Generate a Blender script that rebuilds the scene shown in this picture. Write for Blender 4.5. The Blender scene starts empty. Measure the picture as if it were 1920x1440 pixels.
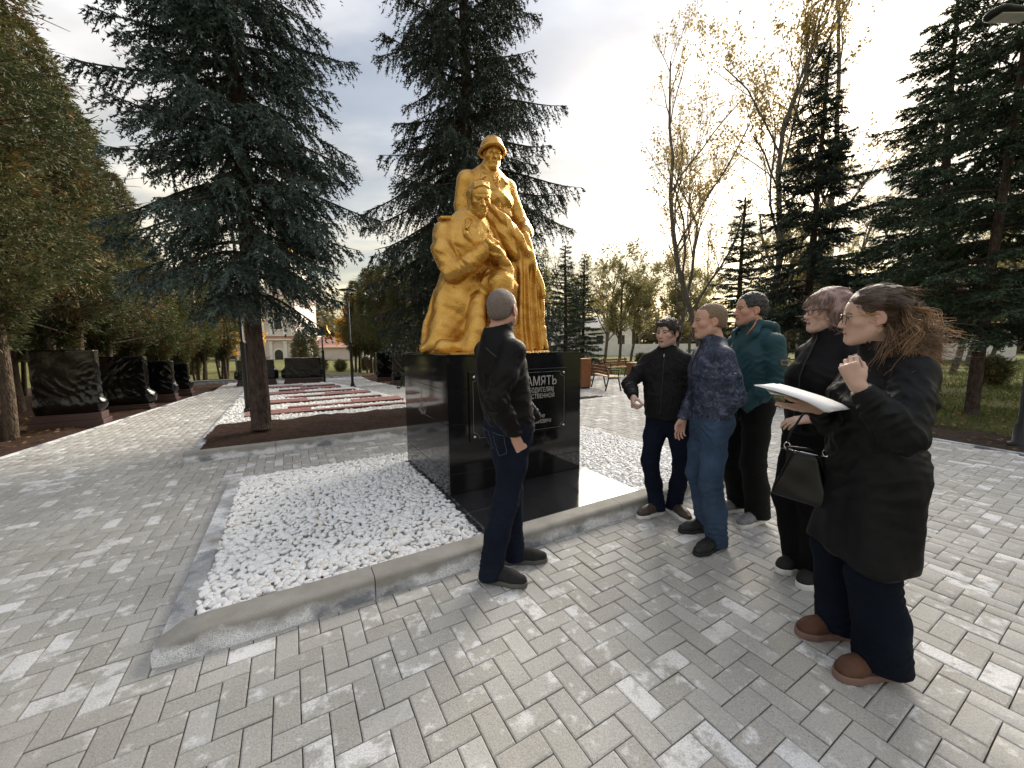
import bpy, bmesh, math, random
import numpy as np
from mathutils import Vector, Matrix

random.seed(7)
rng = np.random.default_rng(11)
SC = bpy.context.scene
COL = SC.collection
R = math.radians

# ------------------------------------------------------------------ camera
CAM_H = 1.5
cam_d = bpy.data.cameras.new('camera')
cam_d.sensor_width = 36.0
cam_d.lens = 36.0 * 721.0 / 1920.0
cam_d.clip_start = 0.05
cam_d.clip_end = 3000.0
cam = bpy.data.objects.new('camera', cam_d)
cam.matrix_world = (Matrix.Translation((0, 0, CAM_H)) @ Matrix.Rotation(R(90 - 6.1), 4, 'X') @ Matrix.Rotation(R(-0.5), 4, 'Z'))
COL.objects.link(cam)
SC.camera = cam

# ------------------------------------------------------------------ light
SUN_AZ, SUN_EL = 34.0, 25.0          # degrees right of +Y, above the horizon
world = bpy.data.worlds.new('World')
SC.world = world
world.use_nodes = True
wn, wl = world.node_tree.nodes, world.node_tree.links
wn.clear()


def _w(t, **kw):
    n = wn.new(t)
    for k, v in kw.items():
        setattr(n, k, v)
    return n


def _wm(op, a, b=None, clamp=False):
    n = _w('ShaderNodeMath', operation=op, use_clamp=clamp)
    for i, v in enumerate((a, b)):
        if v is None:
            continue
        if isinstance(v, (int, float)):
            n.inputs[i].default_value = v
        else:
            wl.new(v, n.inputs[i])
    return n.outputs[0]


sky = _w('ShaderNodeTexSky', sky_type='NISHITA', sun_disc=False)
sky.sun_elevation = R(SUN_EL)
sky.sun_rotation = R(SUN_AZ)
sky.altitude = 100
sky.air_density = 1.3
sky.dust_density = 3.0
sky.ozone_density = 1.5
tc = _w('ShaderNodeTexCoord')
sep = _w('ShaderNodeSeparateXYZ')
wl.new(tc.outputs['Generated'], sep.inputs[0])
zc = _wm('MAXIMUM', sep.outputs[2], 0.0)
den = _wm('ADD', zc, 0.16)
comb = _w('ShaderNodeCombineXYZ')
wl.new(_wm('DIVIDE', sep.outputs[0], den), comb.inputs[0])
wl.new(_wm('DIVIDE', sep.outputs[1], den), comb.inputs[1])
mp = _w('ShaderNodeMapping')
mp.inputs['Rotation'].default_value = (0, 0, R(-25))
mp.inputs['Scale'].default_value = (0.75, 1.5, 1.0)
mp.inputs['Location'].default_value = (3.1, 0.4, 0)
wl.new(comb.outputs[0], mp.inputs[0])
nz = _w('ShaderNodeTexNoise')
nz.inputs['Scale'].default_value = 1.1
nz.inputs['Detail'].default_value = 7.0
nz.inputs['Roughness'].default_value = 0.52
nz.inputs['Distortion'].default_value = 0.35
wl.new(mp.outputs[0], nz.inputs['Vector'])
cr = _w('ShaderNodeValToRGB')
cr.color_ramp.interpolation = 'EASE'
cr.color_ramp.elements[0].position = 0.36
cr.color_ramp.elements[0].color = (0.28, 0.28, 0.28, 1)
cr.color_ramp.elements[1].position = 0.62
cr.color_ramp.elements[1].color = (0.97, 0.97, 0.97, 1)
wl.new(nz.outputs['Fac'], cr.inputs[0])
# cloud colour: warm and bright low down, pale lavender-grey above
cc = _w('ShaderNodeValToRGB')
e = cc.color_ramp.elements
e[0].position = 0.0
e[0].color = (0.95, 0.78, 0.42, 1)
e[1].position = 0.62
e[1].color = (0.80, 0.82, 0.88, 1)
x = e.new(0.22)
x.color = (1.0, 0.92, 0.74, 1)
x = e.new(0.42)
x.color = (0.96, 0.93, 0.90, 1)
wl.new(sep.outputs[2], cc.inputs[0])
# second noise: brighter and duller banks of cloud
nz2 = _w('ShaderNodeTexNoise')
nz2.inputs['Scale'].default_value = 2.3
nz2.inputs['Detail'].default_value = 5.0
wl.new(mp.outputs[0], nz2.inputs['Vector'])
bank = _w('ShaderNodeMapRange')
bank.inputs['From Min'].default_value = 0.3
bank.inputs['From Max'].default_value = 0.7
bank.inputs['To Min'].default_value = 2.2
bank.inputs['To Max'].default_value = 3.35
wl.new(nz2.outputs['Fac'], bank.inputs['Value'])
cs = _w('ShaderNodeVectorMath', operation='SCALE')
wl.new(cc.outputs[0], cs.inputs[0])
wl.new(bank.outputs[0], cs.inputs['Scale'])
gain = _w('ShaderNodeVectorMath', operation='SCALE')
gain.inputs['Scale'].default_value = 0.30
wl.new(sky.outputs[0], gain.inputs[0])
mix = _w('ShaderNodeMix', data_type='RGBA')
wl.new(cr.outputs[0], mix.inputs['Factor'])
wl.new(gain.outputs[0], mix.inputs['A'])
wl.new(cs.outputs[0], mix.inputs['B'])
bg = _w('ShaderNodeBackground')
bg.inputs['Strength'].default_value = 0.11
wl.new(mix.outputs['Result'], bg.inputs['Color'])
wo = _w('ShaderNodeOutputWorld')
wl.new(bg.outputs[0], wo.inputs['Surface'])

sun_d = bpy.data.lights.new('sun', 'SUN')
sun_d.energy = 2.9
sun_d.angle = R(45)
sun_d.color = (1.0, 0.91, 0.78)
sun = bpy.data.objects.new('sun', sun_d)
sd = Vector((math.sin(R(SUN_AZ)) * math.cos(R(SUN_EL)), math.cos(R(SUN_AZ)) * math.cos(R(SUN_EL)), math.sin(R(SUN_EL))))
sun.rotation_euler = sd.to_track_quat('Z', 'Y').to_euler()
sun.location = (0, 0, 30)
COL.objects.link(sun)

SC.view_settings.view_transform = 'Standard'
SC.view_settings.look = 'None'
SC.view_settings.gamma = 1.0
SC.view_settings.exposure = 1.85
SC.view_settings.use_curve_mapping = False

# ------------------------------------------------------------------ helpers
# the monument bed gives a local frame: origin at its front left corner, turned 30 degrees
TH = R(30)
A0 = (-1.67, 1.60)
E1 = (math.cos(TH), math.sin(TH))
E2 = (-math.sin(TH), math.cos(TH))


def W(x, y, z=0.0):
    return (A0[0] + x * E1[0] + y * E2[0], A0[1] + x * E1[1] + y * E2[1], z)


def Wa(xy):
    xy = np.asarray(xy, float)
    return np.stack([A0[0] + xy[:, 0] * E1[0] + xy[:, 1] * E2[0], A0[1] + xy[:, 0] * E1[1] + xy[:, 1] * E2[1]], 1)


def mesh_np(name, verts, faces, smooth=False, col=None, flat_tris=False):
    """faces: (n,3) or (n,4) int array or list of lists"""
    me = bpy.data.meshes.new(name)
    verts = np.ascontiguousarray(verts, np.float32)
    if isinstance(faces, np.ndarray):
        n, k = faces.shape
        me.vertices.add(len(verts))
        me.vertices.foreach_set('co', verts.ravel())
        me.loops.add(n * k)
        me.loops.foreach_set('vertex_index', np.ascontiguousarray(faces, np.int32).ravel())
        me.polygons.add(n)
        me.polygons.foreach_set('loop_start', np.arange(0, n * k, k, dtype=np.int32))
        me.update(calc_edges=True)
    else:
        me.from_pydata(verts.tolist(), [], faces)
        me.update()
    if smooth:
        me.polygons.foreach_set('use_smooth', np.ones(len(me.polygons), bool))
    if col is not None:
        a = me.color_attributes.new('tint', 'FLOAT_COLOR', 'POINT')
        c = np.ones((len(verts), 4), np.float32)
        col = np.asarray(col, np.float32)
        c[:, :col.shape[1]] = col
        a.data.foreach_set('color', c.ravel())
    return me


def obj(name, me, mat=None, parent=None, loc=None, rot=None):
    o = bpy.data.objects.new(name, me)
    if mat is not None and me is not None and len(me.materials) == 0:
        me.materials.append(mat)
    COL.objects.link(o)
    if parent is not None:
        o.parent = parent
    if loc is not None:
        o.location = loc
    if rot is not None:
        o.rotation_euler = rot
    return o


def tag(o, label, cat, group=None):
    o['label'] = label
    o['category'] = cat
    if group:
        o['group'] = group
    return o


def thing(name, label, cat, loc=(0, 0, 0), rz=0.0, group=None):
    o = bpy.data.objects.new(name, None)
    o.empty_display_size = 0.1
    COL.objects.link(o)
    o.location = loc
    o.rotation_euler = (0, 0, rz)
    return tag(o, label, cat, group)


def kind(o, k):
    o['kind'] = k
    return o


def copy_tree(o, parent=None):
    c = o.copy()
    COL.objects.link(c)
    c.parent = parent
    for ch in list(o.children):
        copy_tree(ch, c)
    return c


class MB:
    """collects simple shapes into one mesh"""

    def __init__(s):
        s.v = []
        s.f = []

    def add(s, vs, fs):
        n = len(s.v)
        s.v += [tuple(v) for v in vs]
        s.f += [[i + n for i in f] for f in fs]
        return s

    def box(s, lo, hi, M=None, bev=0.0):
        x0, y0, z0 = lo
        x1, y1, z1 = hi
        if bev <= 0:
            vs = [(x0, y0, z0), (x1, y0, z0), (x1, y1, z0), (x0, y1, z0), (x0, y0, z1), (x1, y0, z1), (x1, y1, z1), (x0, y1, z1)]
            fs = [[0, 3, 2, 1], [4, 5, 6, 7], [0, 1, 5, 4], [1, 2, 6, 5], [2, 3, 7, 6], [3, 0, 4, 7]]
        else:
            b = bev
            vs, fs = [], []
            rings = [(0, b, z0), (b, 0, z0 + b), (b, 0, z1 - b), (0, b, z1)]
            for k, (_, ins, z) in enumerate(rings):
                i = b if k in (0, 3) else 0.0
                vs += [(x0 + i + (0 if k in (0, 3) else 0), y0 + i, z), (x1 - i, y0 + i, z), (x1 - i, y1 - i, z), (x0 + i, y1 - i, z)]
            fs.append([0, 3, 2, 1])
            for k in range(3):
                for j in range(4):
                    a, c = k * 4 + j, k * 4 + (j + 1) % 4
                    fs.append([a, c, c + 4, a + 4])
            fs.append([12, 13, 14, 15])
        if M is not None:
            vs = [M @ Vector(v) for v in vs]
        return s.add(vs, fs)

    def tube(s, pts, rad, n=10, cap=True):
        pts = [Vector(p) for p in pts]
        if not hasattr(rad, '__len__'):
            rad = [rad] * len(pts)
        base = len(s.v)
        up = None
        for i, p in enumerate(pts):
            d = (pts[min(i + 1, len(pts) - 1)] - pts[max(i - 1, 0)]).normalized()
            if up is None:
                up = Vector((1, 0, 0)) if abs(d.x) < 0.8 else Vector((0, 1, 0))
            u = (up - d * up.dot(d)).normalized()
            up = u
            w = d.cross(u)
            for k in range(n):
                a = 2 * math.pi * k / n
                s.v.append(tuple(p + (u * math.cos(a) + w * math.sin(a)) * rad[i]))
        for i in range(len(pts) - 1):
            for k in range(n):
                a, b = base + i * n + k, base + i * n + (k + 1) % n
                s.f.append([a, b, b + n, a + n])
        if cap:
            s.f.append([base + k for k in range(n)][::-1])
            s.f.append([base + (len(pts) - 1) * n + k for k in range(n)])
        return s

    def lathe(s, prof, n=16, c=(0, 0, 0)):
        """prof: list of (r,z)"""
        base = len(s.v)
        for r, z in prof:
            for k in range(n):
                a = 2 * math.pi * k / n
                s.v.append((c[0] + r * math.cos(a), c[1] + r * math.sin(a), c[2] + z))
        for i in range(len(prof) - 1):
            for k in range(n):
                a, b = base + i * n + k, base + i * n + (k + 1) % n
                s.f.append([a, b, b + n, a + n])
        s.f.append([base + k for k in range(n)][::-1])
        s.f.append([base + (len(prof) - 1) * n + k for k in range(n)])
        return s

    def prism(s, poly, z0, z1):
        n = len(poly)
        vs = [(p[0], p[1], z0) for p in poly] + [(p[0], p[1], z1) for p in poly]
        fs = [list(range(n))[::-1], list(range(n, 2 * n))]
        for i in range(n):
            j = (i + 1) % n
            fs.append([i, j, n + j, n + i])
        return s.add(vs, fs)

    def build(s, name, mat, parent=None, smooth=False, **kw):
        me = mesh_np(name, np.array(s.v, np.float32), s.f, smooth)
        if smooth == 'auto':
            me.shade_auto_smooth = True if hasattr(me, 'shade_auto_smooth') else None
        return obj(name, me, mat, parent, **kw)


# ------------------------------------------------------------------ materials
class NT:
    def __init__(s, name):
        s.m = bpy.data.materials.new(name)
        s.m.use_nodes = True
        s.n = s.m.node_tree.nodes
        s.l = s.m.node_tree.links
        s.b = s.n['Principled BSDF']
        s._tc = None

    def node(s, t, **kw):
        n = s.n.new(t)
        for k, v in kw.items():
            setattr(n, k, v)
        return n

    def put(s, sock, v):
        if isinstance(v, bpy.types.NodeSocket):
            s.l.new(v, sock)
        elif isinstance(v, (tuple, list)) and len(v) == 3 and sock.type == 'RGBA':
            sock.default_value = (*v, 1)
        else:
            sock.default_value = v

    def pos(s, which='Object'):
        if which == 'World':
            g = s.node('ShaderNodeNewGeometry')
            return g.outputs['Position']
        if s._tc is None:
            s._tc = s.node('ShaderNodeTexCoord')
        return s._tc.outputs[which]

    def noise(s, scale, detail=4, rough=0.55, vec=None, dist=0.0, out='Fac'):
        n = s.node('ShaderNodeTexNoise')
        n.inputs['Scale'].default_value = scale
        n.inputs['Detail'].default_value = detail
        n.inputs['Roughness'].default_value = rough
        n.inputs['Distortion'].default_value = dist
        s.l.new(vec if vec is not None else s.pos(), n.inputs['Vector'])
        return n.outputs[out]

    def ramp(s, fac, stops, interp='LINEAR'):
        n = s.node('ShaderNodeValToRGB')
        n.color_ramp.interpolation = interp
        e = n.color_ramp.elements
        while len(e) < len(stops):
            e.new(0.5)
        for k, (p, c) in enumerate(stops):
            e[k].position = p
            e[k].color = (c, c, c, 1) if isinstance(c, (int, float)) else (*c, 1)
        s.put(n.inputs[0], fac)
        return n.outputs[0]

    def mix(s, fac, a, b, mode='MIX'):
        n = s.node('ShaderNodeMix', data_type='RGBA', blend_type=mode)
        s.put(n.inputs['Factor'], fac)
        s.put(n.inputs['A'], a)
        s.put(n.inputs['B'], b)
        return n.outputs['Result']

    def math(s, op, a, b=0.0, clamp=False):
        n = s.node('ShaderNodeMath', operation=op, use_clamp=clamp)
        s.put(n.inputs[0], a)
        s.put(n.inputs[1], b)
        return n.outputs[0]

    def attr(s, name, typ='GEOMETRY', out='Color'):
        n = s.node('ShaderNodeAttribute', attribute_name=name, attribute_type=typ)
        return n.outputs[out]

    def bump(s, h, strength=0.3, dist=0.01, normal=None):
        n = s.node('ShaderNodeBump')
        n.inputs['Strength'].default_value = strength
        n.inputs['Distance'].default_value = dist
        s.l.new(h, n.inputs['Height'])
        if normal is not None:
            s.l.new(normal, n.inputs['Normal'])
        s.l.new(n.outputs[0], s.b.inputs['Normal'])
        return n.outputs[0]

    def set(s, **kw):
        names = dict(col='Base Color', rough='Roughness', metal='Metallic', spec='Specular IOR Level', emit='Emission Color',
                     es='Emission Strength', sheen='Sheen Weight', sss='Subsurface Weight', trans='Transmission Weight', coat='Coat Weight')
        for k, v in kw.items():
            s.put(s.b.inputs[names[k]], v)
        return s


def simple(name, col, rough=0.6, var=0.15, scale=8.0, bump=0.0, bscale=40.0, bdist=0.004, metal=0.0, spec=0.5, coords='Object', **kw):
    t = NT(name)
    p = t.pos(coords)
    f = t.noise(scale, 5, vec=p)
    lo = tuple(c * (1 - var) for c in col)
    hi = tuple(min(1, c * (1 + var)) for c in col)
    t.set(col=t.ramp(f, [(0.3, lo), (0.7, hi)]), rough=rough, metal=metal, spec=spec, **kw)
    if bump > 0:
        t.bump(t.noise(bscale, 4, vec=p), bump, bdist)
    return t.m

# ================================================================== SETTING
# ------------------------------------------------------------------ paved region in bed coordinates
LE = [(-6, -2.2), (0, -2.9), (5.58, -2.8), (7.54, -2.56), (9.68, -2.23), (13.4, -1.66), (17.0, -1.5)]     # (y, x) left border of paving
RE2 = [(5.6, 5.1), (9.0, 4.7), (12.0, 3.9), (14.0, 3.55), (17.0, 3.5)]
RE = [(-6, 8.0), (-1.34, 8.73), (-0.42, 8.98), (2.55, 10.1), (5.6, 11.0)]
BED1 = (0.0, 5.02, 0.0, 2.86)
BED2 = [(-0.61, 4.03), (3.45, 4.03), (3.3, 8.0), (2.05, 14.2), (-0.72, 14.2)]
PLAZA = [(8.35, 5.6), (11.0, 5.6), (14.5, 9.6), (13.0, 11.2), (8.9, 8.6), (7.3, 7.4), (7.25, 6.25)]


def inpoly(px, py, poly):
    px, py = np.asarray(px), np.asarray(py)
    r = np.zeros(px.shape, bool)
    n = len(poly)
    for i in range(n):
        x0, y0 = poly[i]
        x1, y1 = poly[(i + 1) % n]
        c = ((y0 > py) != (y1 > py))
        with np.errstate(divide='ignore', invalid='ignore'):
            t = (x1 - x0) * (py - y0) / (y1 - y0 + 1e-12) + x0
        r ^= c & (px < t)
    return r


def interp(y, tab):
    return np.interp(y, [t[0] for t in tab], [t[1] for t in tab])


def paved(x, y):
    x, y = np.asarray(x, float), np.asarray(y, float)
    a = (x > interp(y, LE)) & (((y <= 5.6) & (y > -6) & (x < interp(y, RE))) | ((y > 5.6) & (y < 16.8) & (x < interp(y, RE2))))
    a |= inpoly(x, y, PLAZA)
    # stones may run a little under the kerbs
    a &= ~((x > BED1[0] + 0.06) & (x < BED1[1] - 0.04) & (y > BED1[2] + 0.10) & (y < BED1[3] - 0.03))
    a &= ~inpoly(x - 0.04, y - 0.06, BED2)
    return a


# ------------------------------------------------------------------ materials of the ground
def paver_mat(name, individual):
    t = NT(name)
    p = t.pos('World')
    if individual:
        oi = t.node('ShaderNodeObjectInfo')
        rnd = oi.outputs['Random']
    else:
        rnd = t.attr('tint', out='Fac')
    # offset the pattern for each stone so that no pattern runs across joints
    off = t.node('ShaderNodeVectorMath', operation='SCALE')
    cx = t.node('ShaderNodeCombineXYZ')
    t.put(cx.inputs[0], t.math('MULTIPLY', rnd, 37.0))
    t.put(cx.inputs[1], t.math('MULTIPLY', rnd, 91.0))
    t.put(cx.inputs[2], t.math('MULTIPLY', rnd, 13.0))
    ad = t.node('ShaderNodeVectorMath', operation='ADD')
    t.l.new(p, ad.inputs[0])
    t.l.new(cx.outputs[0], ad.inputs[1])
    pv = ad.outputs[0]
    r2 = t.math('FRACT', t.math('MULTIPLY', rnd, 17.31))
    r3 = t.math('FRACT', t.math('MULTIPLY', rnd, 53.7))
    base = t.ramp(r2, [(0.0, (0.37, 0.352, 0.318)), (0.5, (0.425, 0.41, 0.378)), (0.85, (0.47, 0.457, 0.428)), (1.0, (0.53, 0.52, 0.495))])
    fine = t.noise(130, 4, 0.7, vec=p)
    base = t.mix(t.ramp(fine, [(0.42, 0.0), (0.66, 0.6)]), base, (0.66, 0.65, 0.62), 'MIX')
    base = t.mix(t.ramp(t.noise(170, 4, 0.75, vec=pv), [(0.34, 0.7), (0.46, 0.0)]), base, (0.15, 0.145, 0.14))
    # lime bloom: soft patch on some stones
    bl = t.noise(11, 6, 0.62, vec=pv)
    th = t.ramp(r3, [(0.0, -0.04), (0.6, 0.0), (0.85, 0.06), (1.0, 0.24)])
    m = t.math('SUBTRACT', t.math('ADD', bl, th), 0.58)
    m = t.math('MULTIPLY', m, 9.0, True)
    gr = t.ramp(t.noise(150, 4, 0.75, vec=p), [(0.36, 0.25), (0.56, 1.0)])
    m = t.math('MULTIPLY', m, gr)
    base = t.mix(t.math('MULTIPLY', m, 0.95), base, (0.88, 0.88, 0.88))
    # large dirt areas, brownish
    d = t.ramp(t.noise(1.3, 6, 0.65, vec=p), [(0.42, 0.0), (0.72, 0.45)])
    base = t.mix(d, base, (0.30, 0.285, 0.25), 'MIX')
    t.set(col=base, rough=0.82, spec=0.35)
    h = t.math('ADD', t.noise(170, 4, 0.7, vec=p), t.math('MULTIPLY', t.noise(28, 4, vec=pv), 1.2))
    t.bump(h, 0.7, 0.004)
    return t.m


M_paver = paver_mat('paver concrete single', True)
M_paver_f = paver_mat('paver concrete field', False)
M_joint = simple('joint sand', (0.05, 0.046, 0.04), 0.95, 0.35, 30, 0.6, 180, coords='World')


def kerb_mat():
    t = NT('kerb concrete')
    p = t.pos('World')
    n1 = t.noise(6, 6, 0.6, vec=p)
    c = t.ramp(n1, [(0.3, (0.27, 0.257, 0.23)), (0.7, (0.37, 0.357, 0.33))])
    c = t.mix(t.ramp(t.noise(230, 3, vec=p), [(0.35, 0.4), (0.55, 0.0)]), c, (0.18, 0.175, 0.165))
    # pale lime stain creeping up the faces from the foot of the kerb
    z = t.node('ShaderNodeSeparateXYZ')
    t.l.new(p, z.inputs[0])
    wob = t.math('MULTIPLY', t.noise(4.0, 5, 0.6, vec=p), 0.24)
    hgt = t.math('SUBTRACT', t.math('ADD', wob, -0.035), z.outputs[2])
    band = t.math('MULTIPLY', hgt, 22.0, True)
    spk = t.ramp(t.noise(190, 3, 0.7, vec=p), [(0.38, 0.15), (0.54, 1.0)])
    c = t.mix(t.math('MULTIPLY', t.math('MULTIPLY', band, spk), 1.0), c, (0.84, 0.86, 0.90))
    dk = t.math('MULTIPLY', t.ramp(t.noise(3.1, 4, vec=p), [(0.46, 0.0), (0.60, 0.85)]), band)
    c = t.mix(dk, c, (0.13, 0.14, 0.165))
    t.set(col=c, rough=0.85, spec=0.3)
    t.bump(t.math('ADD', t.noise(260, 3, vec=p), t.noise(20, 3, vec=p)), 0.45, 0.003)
    return t.m


M_kerb = kerb_mat()


def soil_mat(name, a, b, sc=14):
    t = NT(name)
    p = t.pos('World')
    n = t.noise(sc, 8, 0.7, vec=p)
    c = t.ramp(n, [(0.3, a), (0.68, b)])
    c = t.mix(t.ramp(t.noise(90, 3, vec=p), [(0.6, 0.0), (0.75, 0.5)]), c, tuple(min(1, q * 2.2) for q in b))
    t.set(col=c, rough=0.95, spec=0.2)
    t.bump(t.math('ADD', n, t.noise(80, 5, 0.7, vec=p)), 1.0, 0.03)
    return t.m


M_mulch = soil_mat('red brown mulch', (0.022, 0.012, 0.008), (0.10, 0.055, 0.036))
M_soil = soil_mat('dark soil', (0.03, 0.020, 0.015), (0.10, 0.07, 0.052))


def lawn_mat():
    t = NT('autumn lawn')
    p = t.pos('World')
    n = t.noise(0.8, 7, 0.65, vec=p)
    c = t.ramp(n, [(0.34, (0.11, 0.085, 0.045)), (0.5, (0.14, 0.145, 0.045)), (0.66, (0.17, 0.19, 0.05))])
    c = t.mix(t.ramp(t.noise(45, 5, vec=p), [(0.55, 0.0), (0.7, 0.6)]), c, (0.24, 0.20, 0.10))
    t.set(col=c, rough=0.95, spec=0.2)
    t.bump(t.noise(60, 6, 0.7, vec=p), 1.0, 0.05)
    return t.m


M_lawn = lawn_mat()


def pebble_mat():
    t = NT('white marble pebbles')
    p = t.pos('World')
    r = t.attr('tint', out='Fac')
    c = t.ramp(r, [(0.0, (0.74, 0.72, 0.68)), (0.15, (0.84, 0.84, 0.83)), (0.96, (0.90, 0.90, 0.895)), (1.0, (0.82, 0.75, 0.63))])
    c = t.mix(t.ramp(t.noise(40, 5, vec=p), [(0.55, 0.0), (0.8, 0.2)]), c, (0.68, 0.68, 0.68))
    t.set(col=c, rough=0.55, spec=0.4)
    t.bump(t.noise(120, 4, vec=p), 0.3, 0.003)
    return t.m


M_pebble = pebble_mat()
M_pebble_bed = simple('pebble bed', (0.66, 0.65, 0.63), 0.9, 0.3, 25, coords='World')

# ------------------------------------------------------------------ ground sheets
n = 90
ax = np.concatenate([np.linspace(-600, -40, 14), np.linspace(-36, 36, 61), np.linspace(40, 600, 14)])
gx, gy = np.meshgrid(ax, ax, indexing='ij')
gz = np.full(gx.shape, -0.06)
rr = np.hypot(gx, gy)
gz += np.where((rr > 5) & (rr < 60), 0.02 * np.sin(gx * 0.9) * np.cos(gy * 0.7), 0) - 0.0
vs = np.stack([gx, gy, gz], -1).reshape(-1, 3)
k = len(ax)
ii, jj = np.meshgrid(np.arange(k - 1), np.arange(k - 1), indexing='ij')
q = (ii * k + jj).ravel()
kind(obj('ground', mesh_np('ground', vs, np.stack([q, q + k, q + k + 1, q + 1], 1), True), M_lawn), 'structure')


def sheet(name, polyL, z, mat, sub=None):
    mb = MB()
    mb.add([W(x, y, z) for x, y in polyL], [list(range(len(polyL)))])
    return kind(mb.build(name, mat), 'structure')


# sand bed under the pavers
ys = sorted(set([t[0] for t in LE] + [t[0] for t in RE] + [5.6, 16.8]))
poly = [(interp(y, LE), y) for y in ys if y <= 16.8] + [(interp(y, RE2), y) for y in (16.8, 14.0, 12.0, 9.0, 5.6)] + [(interp(y, RE), y) for y in sorted([t[0] for t in RE], reverse=True)]
paving = sheet('paving', [(float(a), float(b)) for a, b in poly], -0.010, M_joint)
sheet('paving_bed', PLAZA, -0.0105, M_joint)


def rough_sheet(name, polyL, z, mat, amp=0.02, step=0.12):
    """bumpy soil inside a polygon, clipped by cells"""
    P = np.array(polyL)
    x0, y0 = P.min(0)
    x1, y1 = P.max(0)
    nx, ny = int((x1 - x0) / step) + 2, int((y1 - y0) / step) + 2
    X, Y = np.meshgrid(x0 + np.arange(nx) * step, y0 + np.arange(ny) * step, indexing='ij')
    Z = z + amp * (np.sin(X * 5.1 + 1.3 * np.sin(Y * 3.7)) * np.cos(Y * 4.3 + X) + 0.6 * np.sin(X * 13 + Y * 11) * np.sin(Y * 15 - X * 4)) + amp * 0.7 * (rng.random(X.shape) - 0.5)
    # cells whose centre is inside; snap nothing, kerbs and pavers hide the edge
    cxm, cym = X[:-1, :-1] + step / 2, Y[:-1, :-1] + step / 2
    ins = inpoly(cxm.ravel(), cym.ravel(), polyL)
    i, j = np.meshgrid(np.arange(nx - 1), np.arange(ny - 1), indexing='ij')
    q = (i * ny + j).ravel()[ins]
    F = np.stack([q, q + ny, q + ny + 1, q + 1], 1)
    w = Wa(np.stack([X.ravel(), Y.ravel()], 1))
    V = np.concatenate([w, Z.reshape(-1, 1)], 1)
    used = np.unique(F)
    remap = np.zeros(len(V), int)
    remap[used] = np.arange(len(used))
    return kind(obj(name, mesh_np(name, V[used], remap[F], True), mat), 'structure')


# left planting strip beside the path
left_poly = [(interp(y, LE) - 0.06, y) for y in (-6, 0, 5.58, 7.54, 9.68, 13.4, 16.8)] + [(-9, 16.8), (-9, -6)]
rough_sheet('planting_soil', [(float(a), float(b)) for a, b in left_poly], -0.015, M_mulch, 0.02, 0.13)
rough_sheet('spruce_bed_soil', [(-0.5, 4.15), (3.5, 4.15), (3.35, 6.36), (-0.55, 6.36)], 0.08, M_mulch, 0.018, 0.06)
right_poly = [(interp(y, RE) + 0.1, y) for y in (-6, -1.34, -0.42, 2.55, 5.5)] + [(13.0, 5.5), (11.2, 2.0), (10.6, -0.5), (10.2, -6)]
rough_sheet('verge_soil', [(float(a), float(b)) for a, b in right_poly], -0.02, M_soil, 0.03, 0.12)
rough_sheet('flower_bed_soil', [(5.15, 5.65), (8.3, 5.65), (7.2, 6.3), (7.3, 7.3), (5.15, 7.6)], 0.0, M_soil, 0.03, 0.1)
rough_sheet('tree_row_soil', [(4.95, 7.6), (7.3, 7.3), (9.0, 9.0), (9.0, 17.5), (3.55, 17.5), (3.6, 14.0), (3.95, 12.0), (4.75, 9.0)], -0.015, M_mulch, 0.02, 0.2)
rough_sheet('grove_soil', [(-9, 16.9), (9.0, 17.6), (9, 19.5), (-9, 19.5)], -0.02, M_mulch, 0.02, 0.25)

# ------------------------------------------------------------------ pavers, 90 degree herringbone
U = 0.1
gap = 0.0045
i0, i1, j0, j1 = -35, 150, -60, 170
I, J = np.meshgrid(np.arange(i0, i1), np.arange(j0, j1), indexing='ij')
K = (I - J) % 4
hor = K == 0
ver = K == 3
cx = np.concatenate([(I[hor] + 1.0) * U, (I[ver] + 0.5) * U])
cy = np.concatenate([(J[hor] + 0.5) * U, (J[ver] + 1.0) * U])
isv = np.concatenate([np.zeros(hor.sum(), bool), np.ones(ver.sum(), bool)])
hx = np.where(isv, U / 2, U) - gap / 2
hy = np.where(isv, U, U / 2) - gap / 2
# keep stones whose four corners and centre are paved; the cut ones at borders are shrunk along their length
keep = paved(cx, cy)
cor = np.ones(len(cx), int)
cnt = np.zeros(len(cx), int)
for sx in (-1, 1):
    for sy in (-1, 1):
        cnt += paved(cx + sx * hx * 0.97, cy + sy * hy * 0.97)
full = keep & (cnt == 4)
part = (cnt >= 1) & ~full
# try halves for cut stones
pcx, pcy, phx, phy = cx[part], cy[part], hx[part].copy(), hy[part].copy()
pv = isv[part]
outc = []
for s in (-1, 1):
    qx = np.where(pv, pcx, pcx + s * phx / 2)
    qy = np.where(pv, pcy + s * phy / 2, pcy)
    qhx = np.where(pv, phx, phx / 2)
    qhy = np.where(pv, phy / 2, phy)
    ok = paved(qx, qy)
    outc.append((qx[ok], qy[ok], qhx[ok], qhy[ok]))
bx = np.concatenate([cx[full]] + [o[0] for o in outc])
by = np.concatenate([cy[full]] + [o[1] for o in outc])
bhx = np.concatenate([hx[full]] + [o[2] for o in outc])
bhy = np.concatenate([hy[full]] + [o[3] for o in outc])
isfull = np.concatenate([np.ones(full.sum(), bool)] + [np.zeros(len(o[0]), bool) for o in outc])
w = Wa(np.stack([bx, by], 1))
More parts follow.
